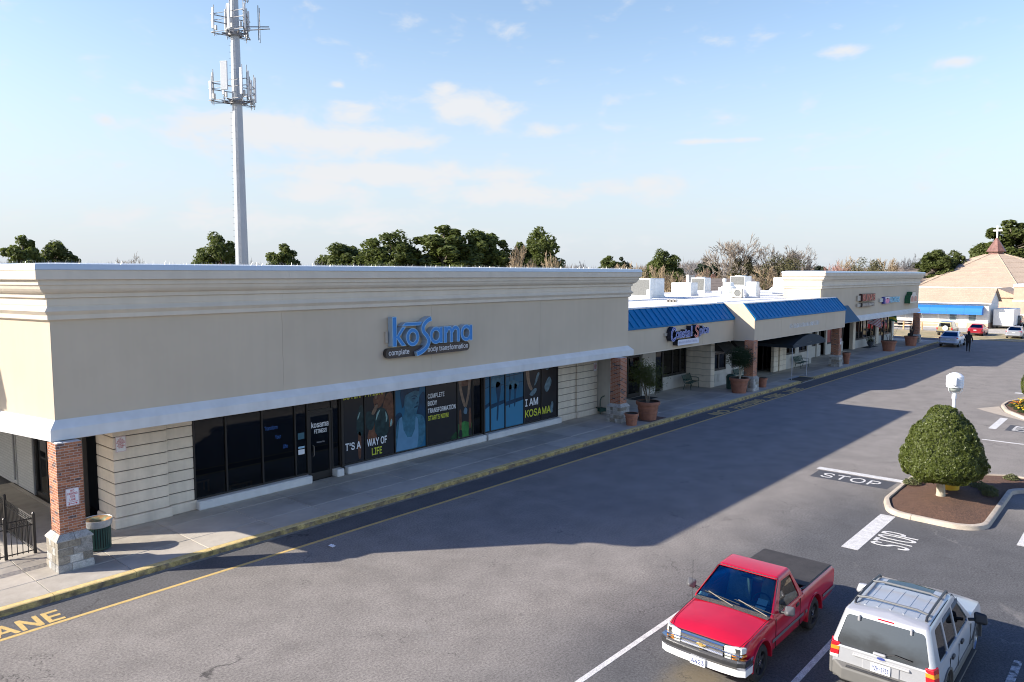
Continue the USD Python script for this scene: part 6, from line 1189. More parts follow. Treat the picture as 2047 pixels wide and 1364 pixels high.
# ---------------------------------------------------------------- silver SUV (tail towards the camera end, local +x runs to its nose)
def suv(loc):
    t = thing('sport_utility', 'silver boxy SUV with roof rails and a dark rear window, seen from behind', 'suv', loc)
    sec = lambda w, zb, zs, zh, crown: [(0, zb), (w - .14, zb), (w - .04, zb + .06), (w - .01, zb + .22), (w, zs - .28), (w - .01, zs - .10), (w - .05, zs), (w * .72, zh), (w * .4, zh + crown * .7), (0, zh + crown)]
    st = [(0.06, sec(.80, .44, 1.0, 1.0, .0)), (.14, sec(.845, .40, 1.01, 1.01, .0)), (.6, sec(.872, .36, 1.02, 1.02, .0)), (1.5, sec(.878, .34, 1.01, 1.01, .0)), (2.7, sec(.876, .34, 1.0, 1.0, .0)), (3.05, sec(.872, .34, .99, 1.0, .03)), (3.6, sec(.862, .35, .95, .97, .04)), (4.1, sec(.83, .37, .88, .905, .03)), (4.3, sec(.76, .42, .80, .81, .02)), (4.36, sec(.68, .46, .74, .74, .0))]
    b = to_m(loft(st, 90)); FX, RX, WR = 3.47, .85, .345
    for x in (FX, RX): b = b - cyl_y(x, .36, .415, .35, 1.2) - cyl_y(x, .36, .415, -1.2, -.35)
    b = b - m3.Manifold.cube([2.75, 1.5, .7]).translate([.20, -.75, .50]); mpart(t, 'body', b, SILVER, smooth=28)
    for x in (FX, RX):
        for s in (-1, 1):
            m = (cyl_y(x, .36, .455, .70, .893) - cyl_y(x, .36, .41, .5, 1.1)); m = m - m3.Manifold.cube([3, 3, .62]).translate([x - 1.5, -1, -.36]); m = m if s > 0 else m.mirror([0, 1, 0]); mpart(t, 'wheel_arch', m, GREY_PLASTIC)
    pts = [(.13, s * .765, 1.0) for s in (-1, 1)] + [(.33, s * .615, 1.575) for s in (-1, 1)] + [(.42, s * .60, 1.60) for s in (-1, 1)] + [(1.9, s * .60, 1.62) for s in (-1, 1)] + [(2.12, s * .59, 1.585) for s in (-1, 1)] + [(2.92, s * .745, 1.0) for s in (-1, 1)] + [(1.1, 0, 1.655), (.42, 0, 1.635), (2.0, 0, 1.63)]
    rw = prism_x(rounded([(-.755, 1.035), (.755, 1.035), (.625, 1.565), (-.625, 1.565)], .08), -1, .36); ws = prism_x(rounded([(-.74, 1.03), (.74, 1.03), (.60, 1.56), (-.60, 1.56)], .03), 2.14, 4)
    q = prism_y(rounded([(.40, 1.06), (.96, 1.04), (.96, 1.57), (.50, 1.57)], .05), -1.2, 1.2); d2 = prism_y(rounded([(1.03, 1.04), (1.70, 1.03), (1.70, 1.58), (1.03, 1.58)], .045), -1.2, 1.2); d1 = prism_y(rounded([(1.77, 1.03), (2.74, 1.02), (2.14, 1.57), (1.77, 1.58)], .045), -1.2, 1.2)
    sideL, sideR = m3.Manifold.cube([9, 3, 9]).translate([-4, .45, -4]), m3.Manifold.cube([9, 3, 9]).translate([-4, -3.45, -4])
    wins = [('rear_window', rw, DARK_GLASS), ('windscreen', ws, CAR_GLASS)]
    for c, g in ((q, DARK_GLASS), (d2, DARK_GLASS), (d1, CAR_GLASS)): wins += [('side_window', c ^ sideL, g), ('side_window', c ^ sideR, g)]
    greenhouse(t, pts, .085, wins, SILVER, DARK_GLASS, 'cabin', 1.0)
    sr = [(1.62, -.40), (2.02, -.40), (2.06, 0), (2.02, .40), (1.62, .40)]; m = prism_z(rounded(sr, .05), 1.6, 1.9) ^ (spheres_hull(pts, .089) - spheres_hull(pts, .080)); mpart(t, 'sunroof', m, mat('sunroof_glass', (.015, .03, .04), .05, spec=.7))
    for y in (-.42, -.21, 0, .21, .42): m = prism_z([(.50, y - .014), (1.5, y - .014), (1.5, y + .014), (.50, y + .014)], 1.6, 1.9) ^ (spheres_hull(pts, .091) - spheres_hull(pts, .080)); mpart(t, 'roof_rib', m, SILVER)
    RAIL = mat('roof_rail_black', (.035, .036, .04), .4)
    for s in (-1, 1):
        strip_tube(t, 'roof_rail', [(.48, s * .575, 1.69), (.55, s * .575, 1.745), (1.0, s * .575, 1.765), (1.5, s * .575, 1.765), (1.98, s * .57, 1.745), (2.06, s * .57, 1.69)], .022, RAIL, 8)
        strip_tube(t, 'roof_gutter', [(.40, s * .655, 1.672), (1.2, s * .66, 1.695), (2.1, s * .645, 1.665), (2.85, s * .79, 1.08)], .008, BLACK_PLASTIC)
        m = spheres_hull([(.06, s * .83, .80), (.06, s * .80, 1.06), (.16, s * .865, .80), (.17, s * .835, 1.08), (.07, s * .72, .80), (.07, s * .70, 1.05)], .022)
        for z0, z1, mm in ((.7, .845, LENS_CLEAR), (.847, .93, TAIL_RED), (.932, 1.0, AMBER), (1.002, 1.2, TAIL_RED)): mpart(t, 'tail_light', m ^ m3.Manifold.cube([2, 3, z1 - z0]).translate([-1, -1.5, z0]), mm)
        mpart(t, 'mirror', spheres_hull([(2.62, s * 1.0, 1.07), (2.62, s * 1.12, 1.08), (2.66, s * .98, 1.18), (2.66, s * 1.10, 1.17), (2.72, s * 1.04, 1.12)], .05), BLACK_PLASTIC if s < 0 else SILVER); strip_tube(t, 'mirror_arm', [(2.62, s * .85, 1.06), (2.64, s * 1.0, 1.1)], .03, BLACK_PLASTIC)
        for x in (1.02, 1.72, 2.78): b = MB(); y0, y1 = sorted((s * .868, s * .881)); b.box(x - .005, x + .005, y0, y1, .48, .93); part(t, 'door_seam', b, mat('seam_dark', (.05, .05, .055), .9))
        for x in (1.12, 1.86): b = MB(); y0, y1 = sorted((s * .862, s * .905)); b.bbox(x, x + .16, y0, y1, .865, .925, .012); part(t, 'door_handle', b, BLACK_PLASTIC)
        b = MB(); y0, y1 = sorted((s * .85, s * .885)); b.bbox(1.28, 3.02, y0, y1, .36, .52, .01); part(t, 'side_cladding', b, GREY_PLASTIC)
        b = MB(); y0, y1 = sorted((s * .82, s * .96)); b.bbox(1.3, 3.0, y0, y1, .31, .35, .01); part(t, 'step_bar', b, BLACK_PLASTIC)
        for x0, x1 in ((1.05, 1.65), (1.78, 2.25)):
            b = MB(); ya, yb = s * .715, s * .690; b.add([(x0, s * .722, 1.49), (x1, s * .722, 1.49), (x1, s * .70, 1.575), (x0, s * .70, 1.575)], [(0, 1, 2, 3)]); part(t, 'window_visor', b, mat('visor_smoke', (.02, .05, .08), .1))
        for x in (FX, RX): wheel(t, x, s * .755, WR, .22, 'alloy', s)
        mpart(t, 'headlight', spheres_hull([(4.16, s * .66, .72), (4.30, s * .5, .72), (4.1, s * .74, .82), (4.25, s * .5, .80)], .03), LENS_CLEAR)
    for x in (.62, 1.52): strip_tube(t, 'roof_crossbar', [(x, -.575, 1.765), (x, -.4, 1.80), (x, .4, 1.80), (x, .575, 1.765)], .022, mat('crossbar_grey', (.12, .125, .13), .45), 8)
    # tail
    mpart(t, 'rear_bumper', spheres_hull([(-.02, -.60, .50), (-.02, .60, .50), (-.02, -.60, .66), (-.02, .60, .66), (.14, -.83, .50), (.14, .83, .50), (.14, -.83, .72), (.14, .83, .72)], .045), GREY_PLASTIC)
    for s in (-1, 1): mpart(t, 'bumper_corner', spheres_hull([(.10, s * .82, .5), (.10, s * .82, .78), (.30, s * .85, .5), (.30, s * .85, .76)], .04), GREY_PLASTIC)
    b = MB(); b.bbox(-.05, .08, -.55, .55, .705, .722, .006); part(t, 'bumper_tread', b, BLACK_PLASTIC)
    b = MB(); b.bbox(.015, .09, -.46, .46, .915, .955, .014); part(t, 'tailgate_trim', b, mat('trim_silver_grey', (.36, .36, .36), .4))
    b = MB(); b.bbox(.045, .07, -.30, .30, .73, .915, .01); part(t, 'plate_recess', b, SILVER)
    plaque(t, 'licence_plate', .030, 0.0, .825, .32, .16, -1, 'YZH-1731', .08)
    o = affinity.scale(Point(0, 0).buffer(1, 20), .075, .03); b = MB(); b.poly(o, 0, .012); v, f = b.get(); bd = part(t, 'badge', (np.stack([.058 - v[:, 2], -v[:, 0], 1.0 + v[:, 1]], 1), f), mat('badge_chrome', (.5, .5, .52), .3, metal=.5)); b = MB(); b.poly(o.buffer(-.006), .012, .014); v, f = b.get(); part(bd, 'badge_blue', (np.stack([.058 - v[:, 2], -v[:, 0], 1.0 + v[:, 1]], 1), f), mat('badge_blue', (.04, .06, .22), .3))
    b = MB(); b.bbox(.245, .275, -.14, .14, 1.585, 1.615, .008); part(t, 'brake_light', b, TAIL_RED)
    for y in (-.42, .42): b = MB(); b.bbox(.18, .25, y - .02, y + .02, 1.50, 1.60, .008); part(t, 'glass_hinge', b, mat('hinge_grey', (.30, .30, .31), .4))
    strip_tube(t, 'rear_wiper', [(.015, -.02, 1.07), (.05, -.20, 1.13), (.04, -.48, 1.11)], .010, BLACK_PLASTIC); mpart(t, 'wiper_pivot', spheres_hull([(.03, .10, 1.075), (.03, -.06, 1.075)], .028), mat('hinge_grey', (.30, .30, .31), .4))
    b = MB(); b.bbox(.3, 2.9, -.74, .74, .5, .56, .01); part(t, 'cabin_floor', b, CABIN)
    for y in (-.4, .4):
        for x in (1.15, 2.0): s = mpart(t, 'seat', spheres_hull([(x, y - .2, .78), (x, y + .2, .78), (x - .14, y - .17, 1.22), (x - .14, y + .17, 1.22)], .08), SEAT); mpart(s, 'headrest', spheres_hull([(x - .16, y - .1, 1.37), (x - .16, y + .1, 1.37)], .065), SEAT)
    b = MB(); b.bbox(2.4, 2.9, -.70, .70, .72, 1.0, .06); part(t, 'dashboard', b, CABIN)
    mpart(t, 'cargo_bag', spheres_hull([(.6, -.1, .75), (.75, .3, .8), (.6, .1, 1.0)], .16), BLACK_PLASTIC)
    return t
suv((13.50, 3.40, 0))

# ---------------------------------------------------------------- parked cars at the far end of the lot
def sedan(loc, rz, label, paint, sc=None):
    """Three-box saloon; local +x to the nose, origin at the tail centre on the ground."""
    t = thing('parked_car', label, 'car', loc, rz, scale=sc)
    sec = lambda w, zb, zs, zh, c: [(0, zb), (w - .14, zb), (w - .05, zb + .06), (w - .01, zb + .2), (w, zs - .26), (w - .02, zs - .08), (w - .08, zs), (w * .72, zh), (w * .4, zh + c * .7), (0, zh + c)]
    st = [(.03, sec(.66, .36, .88, .9, .01)), (.12, sec(.76, .30, .95, .98, .015)), (.4, sec(.83, .26, .99, 1.02, .02)), (.85, sec(.86, .24, .98, 1.0, .01)), (1.4, sec(.868, .22, .95, .95, 0)), (2.7, sec(.866, .22, .92, .92, 0)), (3.3, sec(.855, .22, .88, .90, .03)), (3.9, sec(.82, .24, .78, .80, .03)), (4.35, sec(.70, .30, .66, .67, .01)), (4.45, sec(.58, .36, .58, .58, 0))]
    b = to_m(loft(st, 60)); FX, RX, WR = 3.6, .95, .315
    for x in (FX, RX): b = b - cyl_y(x, .33, .37, .45, 1.2) - cyl_y(x, .33, .37, -1.2, -.45)
    b = b - m3.Manifold.cube([2.1, 1.4, .7]).translate([.95, -.7, .45]); mpart(t, 'body', b, paint, smooth=30)
    pts = [(.70, s * .70, .98) for s in (-1, 1)] + [(1.35, s * .52, 1.37) for s in (-1, 1)] + [(2.25, s * .53, 1.375) for s in (-1, 1)] + [(3.15, s * .70, .92) for s in (-1, 1)] + [(1.8, 0, 1.41)]
    rw = prism_x(rounded([(-.66, 1.03), (.66, 1.03), (.52, 1.37), (-.52, 1.37)], .05), .3, 1.32); ws = prism_x(rounded([(-.70, .97), (.70, .97), (.53, 1.37), (-.53, 1.37)], .04), 2.35, 3.6)
    sd = prism_y(rounded([(1.12, .99), (1.95, .97), (1.95, 1.37), (1.45, 1.37)], .04), -1.2, 1.2); sf = prism_y(rounded([(2.02, .97), (2.85, .96), (2.3, 1.36), (2.02, 1.37)], .04), -1.2, 1.2)
    A, B = m3.Manifold.cube([9, 3, 9]).translate([-4, .42, -4]), m3.Manifold.cube([9, 3, 9]).translate([-4, -3.42, -4]); wins = [('rear_window', rw, DARK_GLASS), ('windscreen', ws, CAR_GLASS)]
    for c in (sd, sf): wins += [('side_window', c ^ A, DARK_GLASS), ('side_window', c ^ B, DARK_GLASS)]
    greenhouse(t, pts, .075, wins, paint, DARK_GLASS, 'cabin', .93)
    for s in (-1, 1):
        for x in (FX, RX): wheel(t, x, s * .74, WR, .2, 'alloy', s)
        mpart(t, 'tail_light', spheres_hull([(.08, s * .50, .84), (.08, s * .50, .92), (.13, s * .74, .82), (.14, s * .74, .94), (.28, s * .81, .90)], .028), TAIL_RED); mpart(t, 'mirror', spheres_hull([(2.75, s * .92, .98), (2.78, s * 1.0, 1.0)], .06), paint)
        mpart(t, 'headlight', spheres_hull([(4.25, s * .55, .62), (4.0, s * .74, .70)], .05), LENS_CLEAR)
    mpart(t, 'rear_bumper', spheres_hull([(.03, -.6, .48), (.03, .6, .48), (.16, -.80, .5), (.16, .80, .5)], .10), paint); b = MB(); b.bbox(.0, .05, -.5, .5, .30, .38, .01); part(t, 'bumper_lower', b, BLACK_PLASTIC)
    b = MB(); b.bbox(.005, .04, -.16, .16, .72, .80, .004); part(t, 'licence_plate', b, PLATE)
    b = MB(); b.bbox(1.0, 3.0, -.65, .65, .45, .5, .01); part(t, 'cabin_floor', b, CABIN); 
    for y in (-.36, .36): mpart(t, 'seat', spheres_hull([(1.9, y - .18, .6), (1.9, y + .18, .6), (1.8, y, 1.12)], .09), SEAT)
    return t
sedan((89.0, 17.3, 0), 0, 'silver-blue saloon parked in the shade at the far kerb', mat('car_paint_ice_blue', (.40, .46, .54), .34, metal=.2, coat=.6), 1.1)
sedan((107.2, 17.95, 0), 0, 'dark red saloon parked in the sun by the dry grass', mat('car_paint_dark_red', (.26, .012, .02), .3, coat=.7))
sedan((105.4, 13.7, 0), 0, 'silver-grey saloon parked farthest right by the dry grass', mat('car_paint_grey', (.33, .34, .36), .34, metal=.3, coat=.6))
def small_suv(loc, rz, label, paint, spare=True):
    t = thing('parked_car', label, 'car', loc, rz)
    sec = lambda w, zb, zs: [(0, zb), (w - .12, zb), (w - .03, zb + .08), (w, zb + .3), (w, zs - .2), (w - .03, zs - .03), (w - .08, zs), (w * .6, zs + .01), (0, zs + .02)]
    b = to_m(loft([(0.02, sec(.82, .42, 1.05)), (.3, sec(.88, .38, 1.06)), (2.9, sec(.88, .36, 1.04)), (3.6, sec(.86, .38, 1.0)), (4.1, sec(.78, .45, .9)), (4.2, sec(.7, .5, .8))], 40)); 
    for x in (.85, 3.4): b = b - cyl_y(x, .38, .43, .45, 1.2) - cyl_y(x, .38, .43, -1.2, -.45)
    b = b - m3.Manifold.cube([2.5, 1.5, .6]).translate([.2, -.75, .6]); mpart(t, 'body', b, paint)
    pts = [(.10, s * .76, 1.05) for s in (-1, 1)] + [(.24, s * .62, 1.66) for s in (-1, 1)] + [(2.1, s * .62, 1.68) for s in (-1, 1)] + [(2.8, s * .74, 1.05) for s in (-1, 1)]
    A, B = m3.Manifold.cube([9, 3, 9]).translate([-4, .5, -4]), m3.Manifold.cube([9, 3, 9]).translate([-4, -3.5, -4]); sd = prism_y(rounded([(.5, 1.12), (2.5, 1.1), (2.05, 1.62), (.55, 1.62)], .05), -1.2, 1.2)
    greenhouse(t, pts, .08, [('rear_window', prism_x(rounded([(-.68, 1.14), (.68, 1.14), (.56, 1.6), (-.56, 1.6)], .05), -1, .3), DARK_GLASS), ('side_window', sd ^ A, DARK_GLASS), ('side_window', sd ^ B, DARK_GLASS)], paint, DARK_GLASS, 'cabin', 1.04)
    for s in (-1, 1):
        for x in (.85, 3.4): wheel(t, x, s * .76, .36, .22, 'alloy', s)
        b = MB(); b.bbox(0, .1, min(s * .74, s * .88), max(s * .74, s * .88), .78, 1.06, .01); part(t, 'tail_light', b, TAIL_RED)
    mpart(t, 'rear_bumper', spheres_hull([(0, -.7, .52), (0, .7, .52), (.1, -.85, .55), (.1, .85, .55)], .08), BLACK_PLASTIC)
    if spare: b = MB(); b.lathe([(0, .0), (.24, .0), (.30, .03), (.32, .1), (.30, .17)], 24); b.xf(np.array([[0, 0, 1], [1, 0, 0], [0, 1, 0]]), (-.17, -.12, .98)); part(t, 'spare_wheel_cover', b, WHITE_PAINT, smooth=30)
    return t
small_suv((105.3, 20.9, 0), 0, 'gold SUV with a round white spare wheel cover on its tailgate', mat('car_paint_gold', (.36, .31, .17), .34, metal=.3, coat=.6))
small_suv((128.5, 16.7, 0), 0, 'dark SUV half hidden behind the far silver-grey saloon and trailer', mat('car_paint_dark', (.05, .055, .06), .3, coat=.6), False)
# box trailer
t = thing('box_trailer', 'white box trailer with a round emblem parked beside the white building', 'trailer', (124.8, 17.6, 0))
b = MB(); b.bbox(0, 6, -1.3, 1.15, .45, 2.75, .04); part(t, 'box', b, mat('trailer_white', (.78, .78, .76), .4)); b = MB(); b.lathe([(0, 0), (.3, 0)], 24); b.xf(np.array([[0, 0, -1], [1, 0, 0], [0, 1, 0]]), (-.01, .1, 2.1)); part(t, 'emblem', b, mat('emblem_pale_green', (.55, .58, .46), .5))
b = MB(); b.bbox(-.02, .1, -1.3, 1.15, .30, .44, .01); part(t, 'chassis', b, GREY_PLASTIC)
for s in (-1.15, 1.0): b = MB(); b.lathe([(0, -.1), (.33, -.1), (.36, -.06), (.36, .06), (.33, .1), (0, .1)], 20, (2.6, s, .36), 'y'); part(t, 'wheel', b, RUBBER)

# ---------------------------------------------------------------- walking person
def person(loc, rz):
    t = thing('person', 'person in black clothes walking away across the shaded lane', 'person', loc, rz, scale=1.16)
    def bone(a, b, ra, rb): return m3.Manifold.batch_hull([m3.Manifold.sphere(ra, 16).translate(list(a)), m3.Manifold.sphere(rb, 16).translate(list(b))])
    J = dict(hipL=(0, .09, .92), hipR=(0, -.09, .92), kneeL=(.14, .09, .50), ankL=(.06, .09, .09), toeL=(.22, .10, .05), kneeR=(-.04, -.09, .50), ankR=(-.26, -.08, .16), toeR=(-.16, -.08, .05), pel=(0, 0, .98), chest=(.02, 0, 1.28), neck=(.02, 0, 1.46), shL=(.01, .18, 1.40), shR=(.01, -.18, 1.40), elL=(-.10, .27, 1.14), elR=(.06, -.27, 1.14), wrL=(-.04, .33, .92), wrR=(.20, -.31, .94))
    legs = bone(J['hipL'], J['kneeL'], .10, .065) + bone(J['kneeL'], J['ankL'], .065, .045) + bone(J['ankL'], J['toeL'], .045, .035) + bone(J['hipR'], J['kneeR'], .10, .065) + bone(J['kneeR'], J['ankR'], .065, .045) + bone(J['ankR'], J['toeR'], .045, .035)
    body = legs + m3.Manifold.batch_hull([m3.Manifold.sphere(.12, 16).translate([0, s * .07, .96]) for s in (-1, 1)] + [m3.Manifold.sphere(.12, 16).translate([.02, s * .08, 1.22]) for s in (-1, 1)]) + m3.Manifold.batch_hull([m3.Manifold.sphere(.115, 16).translate([.02, s * .07, 1.2]) for s in (-1, 1)] + [m3.Manifold.sphere(.07, 16).translate([.01, s * .17, 1.39]) for s in (-1, 1)]) + bone((.02, 0, 1.42), (.03, 0, 1.54), .055, .052)
    for s in 'LR': body = body + bone(J['sh' + s], J['el' + s], .065, .048) + bone(J['el' + s], J['wr' + s], .048, .034)
    tm = body.refine_to_length(.03); k = tm.to_mesh(); tr = trimesh.Trimesh(k.vert_properties[:, :3], k.tri_verts); trimesh.smoothing.filter_taubin(tr, iterations=8)
    part(t, 'body', (np.array(tr.vertices), tr.faces), mat('black_clothes', (.012, .012, .014), .9), smooth=True)
    SK = mat('skin_tone', (.30, .17, .11), .6)
    head = spheres_hull([(.03, 0, 1.60), (.055, 0, 1.66), (.02, 0, 1.68)], .085) + spheres_hull([(.06, 0, 1.56), (.09, 0, 1.60)], .05); mpart(t, 'head', head + spheres_hull([(.135, 0, 1.62)], .018), SK, smooth=True); mpart(t, 'hair', spheres_hull([(.015, 0, 1.62), (.01, 0, 1.69), (-.01, 0, 1.60)], .095), mat('hair_black', (.012, .010, .009), .8), smooth=True)
    for s, sg in (('L', 1), ('R', -1)):
        w = np.array(J['wr' + s]); m = spheres_hull([w + [0, 0, -.02], w + [.02, 0, -.08]], .028)
        for f in range(4): q = w + [.035 - f * .018, sg * .002, -.09]; m = m + bone(q, q + [.006, -sg * .008, -.05 + .008 * abs(f - 1.3)], .009, .008) + bone(q + [.006, -sg * .008, -.05 + .008 * abs(f - 1.3)], q + [.004, -sg * .022, -.075 + .01 * abs(f - 1.3)], .008, .007)
        m = m + bone(w + [.02, -sg * .01, -.04], w + [.05, -sg * .03, -.075], .011, .009); mpart(t, 'hand', m, SK, smooth=True)
    return t
person((85.2, 14.75, 0), 12)
# ================================================================ roof equipment
UNIT = mat('unit_white_enamel', (.66, .69, .68), .5, var=.06, coord='obj', streak=.1); COIL = mat('coil_grey', (.15, .155, .15), .7, var=.2, vscale=9, coord='obj'); UNIT_D = mat('unit_grey_side', (.36, .40, .42), .5)
RZ0 = 5.66
def ac_unit(loc, dx, dy, h, label, grille=True, legs=.15, fan=True, face='x'):
    """Packaged air conditioner: cabinet, louvred coil on its -X or -Y face, fan cowl on top, curb below."""
    t = thing('air_conditioner', label, 'air conditioner', loc)
    b = MB(); b.bbox(0, dx, 0, dy, legs, h, .03); part(t, 'cabinet', b, UNIT); b = MB(); b.bbox(-.06, dx + .06, -.06, dy + .06, 0, legs - .002, .02); part(t, 'curb', b, WHITE_ROOF)
    if grille:
        n = max(5, int((h - legs) / .09))
        for k in range(n):
            z = legs + .12 + (h - legs - .24) * k / (n - 1); b = MB()
            if face == 'x': b.box(-.015, .0, .12, dy - .12, z - .022, z + .022)
            else: b.box(.12, dx - .12, -.015, .0, z - .022, z + .022)
            part(t, 'louvre', b, COIL)
        b = MB(); b.box(-.006, .001, .10, dy - .10, legs + .08, h - .08) if face == 'x' else b.box(.1, dx - .1, -.006, .001, legs + .08, h - .08); part(t, 'coil', b, COIL)
    b = MB(); b.bbox(dx * .1, dx * .9, -.012, .002, legs + .1, h - .12, .004) if face == 'x' else b.bbox(-.012, .002, dy * .1, dy * .9, legs + .1, h - .12, .004); part(t, 'access_panel', b, UNIT)
    if fan: b = MB(); b.lathe([(min(dx, dy) * .36, h), (min(dx, dy) * .36, h + .08), (min(dx, dy) * .32, h + .08), (min(dx, dy) * .32, h + .01), (0, h + .01)], 20, (dx / 2, dy / 2, 0)); part(t, 'fan_cowl', b, UNIT_D)
    return t
ac_unit((51.9, 30.9, RZ0 + .08), 2.2, 2.6, 1.55, 'largest white rooftop air conditioner, nearest the studio cornice', fan=False)
b = MB()
ac_unit((53.6, 34.4, RZ0 + .08), 1.0, .9, 1.1, 'narrow white rooftop unit left of the largest air conditioner', grille=False)
ac_unit((59.3, 31.3, RZ0 + .08), 1.3, 1.9, 1.15, 'white rooftop hood with a slatted grille on its top', False, fan=False)
ac_unit((62.5, 31.6, RZ0 + .3), 1.2, 1.4, 1.35, 'slatted grey and white unit above the white rooftop hood', True)
ac_unit((66.5, 29.6, RZ0 + .75), 1.4, 1.5, 1.05, 'raised rooftop unit with a square dark coil beside the tall white box', True)
b = MB(); b.bbox(65.5, 68.6, 29.0, 31.8, RZ0 + .001, RZ0 + .74, .05); single('equipment_plinth', b, WHITE_ROOF, 'white membrane plinth under the raised rooftop unit', 'plinth')
ac_unit((59.0, 25.3, RZ0 + .05), .6, .85, 1.3, 'tall plain white box on the roof near the second blue slope', False, fan=False)
t = thing('fan_coil', 'small beige condenser with a round fan grille on the roof', 'condenser', (57.7, 25.95, RZ0 + .04)); b = MB(); b.bbox(0, .35, 0, .85, .05, .75, .03); part(t, 'case', b, mat('condenser_beige', (.52, .49, .43), .6))
b = MB(); b.lathe([(.26, 0), (.27, .02), (.24, .03), (.24, .0), (0, 0)], 20); b.xf(np.array([[0, 0, -1], [1, 0, 0], [0, 1, 0]]), (-.002, .36, .42)); part(t, 'fan_grille', b, COIL)
for s in (.05, .75): b = MB(); b.box(.02, .33, s, s + .06, 0, .05); part(t, 'foot', b, GREY_PLASTIC)
t = thing('roof_fan', 'white mushroom shaped exhaust fan on the flat roof', 'roof fan', (58.2, 27.3, RZ0)); b = MB(); b.lathe([(.45, 0), (.45, .35), (.40, .36), (.40, .5), (.5, .55), (.62, .75), (.60, .95), (.45, 1.0), (.42, 1.05), (.40, 1.25), (.25, 1.32), (0, 1.33)], 24); part(t, 'cowl', b, UNIT, smooth=35); b = MB(); b.bbox(-.5, .5, -.5, .5, -.0, .30, .02); part(t, 'curb', b, WHITE_ROOF)
ac_unit((70.3, 27.2, RZ0 + .1), 1.6, 1.3, 1.55, 'pale rooftop unit beside the cornice of the corner building', False, fan=False)
t = thing('vent_pipe', 'white vent pipe standing in front of the largest air conditioner', 'pipe', (50.6, 30.2, RZ0)); b = MB(); b.bbox(-.16, .16, -.16, .16, 0, .8, .03); part(t, 'pipe', b, UNIT)
t = thing('vent_pipe', 'tall thin white flue on the roof right of the slatted unit', 'pipe', (63.9, 30.4, RZ0)); b = MB(); b.lathe([(.13, 0), (.13, 1.3), (.17, 1.3), (.17, 1.55), (0, 1.6)], 12); part(t, 'pipe', b, UNIT, smooth=35)
t = thing('roof_vents', 'row of three short dark mouthed roof vents near the first blue slope', 'roof vents', (43.4, 24.5, RZ0))
for k in range(3): b = MB(); b.bbox(0, .2, -.24 * k - .1, -.24 * k + .1, .145, .33, .01); v = part(t, 'vent_hood', b, mat('vent_beige', (.5, .47, .42), .7)); b = MB(); b.box(-.006, -.001, -.24 * k - .07, -.24 * k + .07, .17, .30); part(v, 'mouth', b, GROOVE)

# ================================================================ cell tower
GALV = mat('tower_galvanised', (.36, .39, .43), .5, var=.08, vscale=.6, spec=.5); ANT = mat('antenna_white', (.58, .60, .62), .45); MOUNT = mat('mount_steel', (.22, .22, .23), .5, metal=.3, var=.3, vscale=4)
tw = thing('cell_tower', 'tall grey many sided cell tower with two rings of white antennas behind the studio', 'cell tower', (38.2, 68.3, 0))
H_T = 37.0; rad = lambda z: .66 - .0082 * z
for z0, z1 in ((0, 12.0), (12.0, 17.6), (17.6, 27), (27, H_T)):
    b = MB(); b.lathe([(rad(z0), z0), (rad(z1) + .004, z1)], 12); b.lathe([(rad(z1) + .014, z1 - .05), (rad(z1) + .014, z1)], 12); part(tw, 'mast_section', b, GALV)
va = math.atan2(-68.3, -38.2)     # bearing of the climbing side
for k in range(48):
    z = 7.5 + k * .62
    for a in (va - 1.35, va - .25): b = MB(); q = np.array([math.cos(a), math.sin(a)]); b.tube([[*(q * (rad(z) - .02)), z], [*(q * (rad(z) + .17)), z]], .014, 4); part(tw, 'step_peg', b, MOUNT)
rg = random.Random(11)
def array(zc, R, sides, label, tall):
    pl = part(tw, 'antenna_platform', (lambda b: [b.tube([(R * math.cos(a), R * math.sin(a), zc + dz) for a in np.linspace(0, 2 * math.pi, 4) + .35], .05, 6) for dz in (-.12, .95, 1.55)] and b)(MB()), MOUNT, label)
    b = MB()
    for a in np.linspace(0, 2 * math.pi, 7)[:-1] + .35: b.tube([(.4 * math.cos(a), .4 * math.sin(a), zc - .35), (R * .52 * math.cos(a), R * .52 * math.sin(a), zc - .12)], .05, 5); b.tube([(.4 * math.cos(a), .4 * math.sin(a), zc - .12), (R * .55 * math.cos(a), R * .55 * math.sin(a), zc - .10)], .06, 5)
    b.lathe([(.62, zc - .4), (.66, zc - .4), (.66, zc - .05), (.62, zc - .05)], 14); part(pl, 'bracket', b, MOUNT)
    for a0 in range(3):
        pA, pB = [np.array([R * math.cos(q), R * math.sin(q)]) for q in (.35 + a0 * 2.0944, .35 + (a0 + 1) * 2.0944)]
        nrm = (pA + pB) / 2; nrm /= np.linalg.norm(nrm); ang = math.degrees(math.atan2(nrm[1], nrm[0]))
        for s in ((.08, .42, .9) if tall else (.1, .6)):
            p = pA + (pB - pA) * s + nrm * .12; hh = rg.choice([1.7, 2.0, 2.4]) if tall else rg.choice([1.9, 2.3]); z0 = zc + rg.uniform(-.1, .25); w = rg.choice([.09, .11, .14])
            b = MB(); b.tube([(*(pA + (pB - pA) * s), zc - .5), (*(pA + (pB - pA) * s), zc + hh + .45)], .035, 6); part(pl, 'mount_pipe', b, MOUNT)
            b = MB(); b.bbox(-.06, .09, -w, w, z0, z0 + hh, .02); b.xf(rotz(ang), (*p, 0)); part(tw, 'antenna_panel', b, ANT)
            b = MB(); b.bbox(-.09, .08, -.11, .11, zc - .1 + rg.uniform(0, .3), zc + .55, .02); b.xf(rotz(ang), (*(p - nrm * .35), 0)); part(tw, 'radio_unit', b, mat('radio_grey', (.48, .48, .47), .5))
            b = MB(); q = p - nrm * .1; b.tube([(*q, z0), (*(q + nrm * .12), z0 - .3), (*(p - nrm * .35), zc - .35), (*(nrm * .7), zc - .25)], .02, 4); part(tw, 'feed_cable', b, IRON, smooth=True)
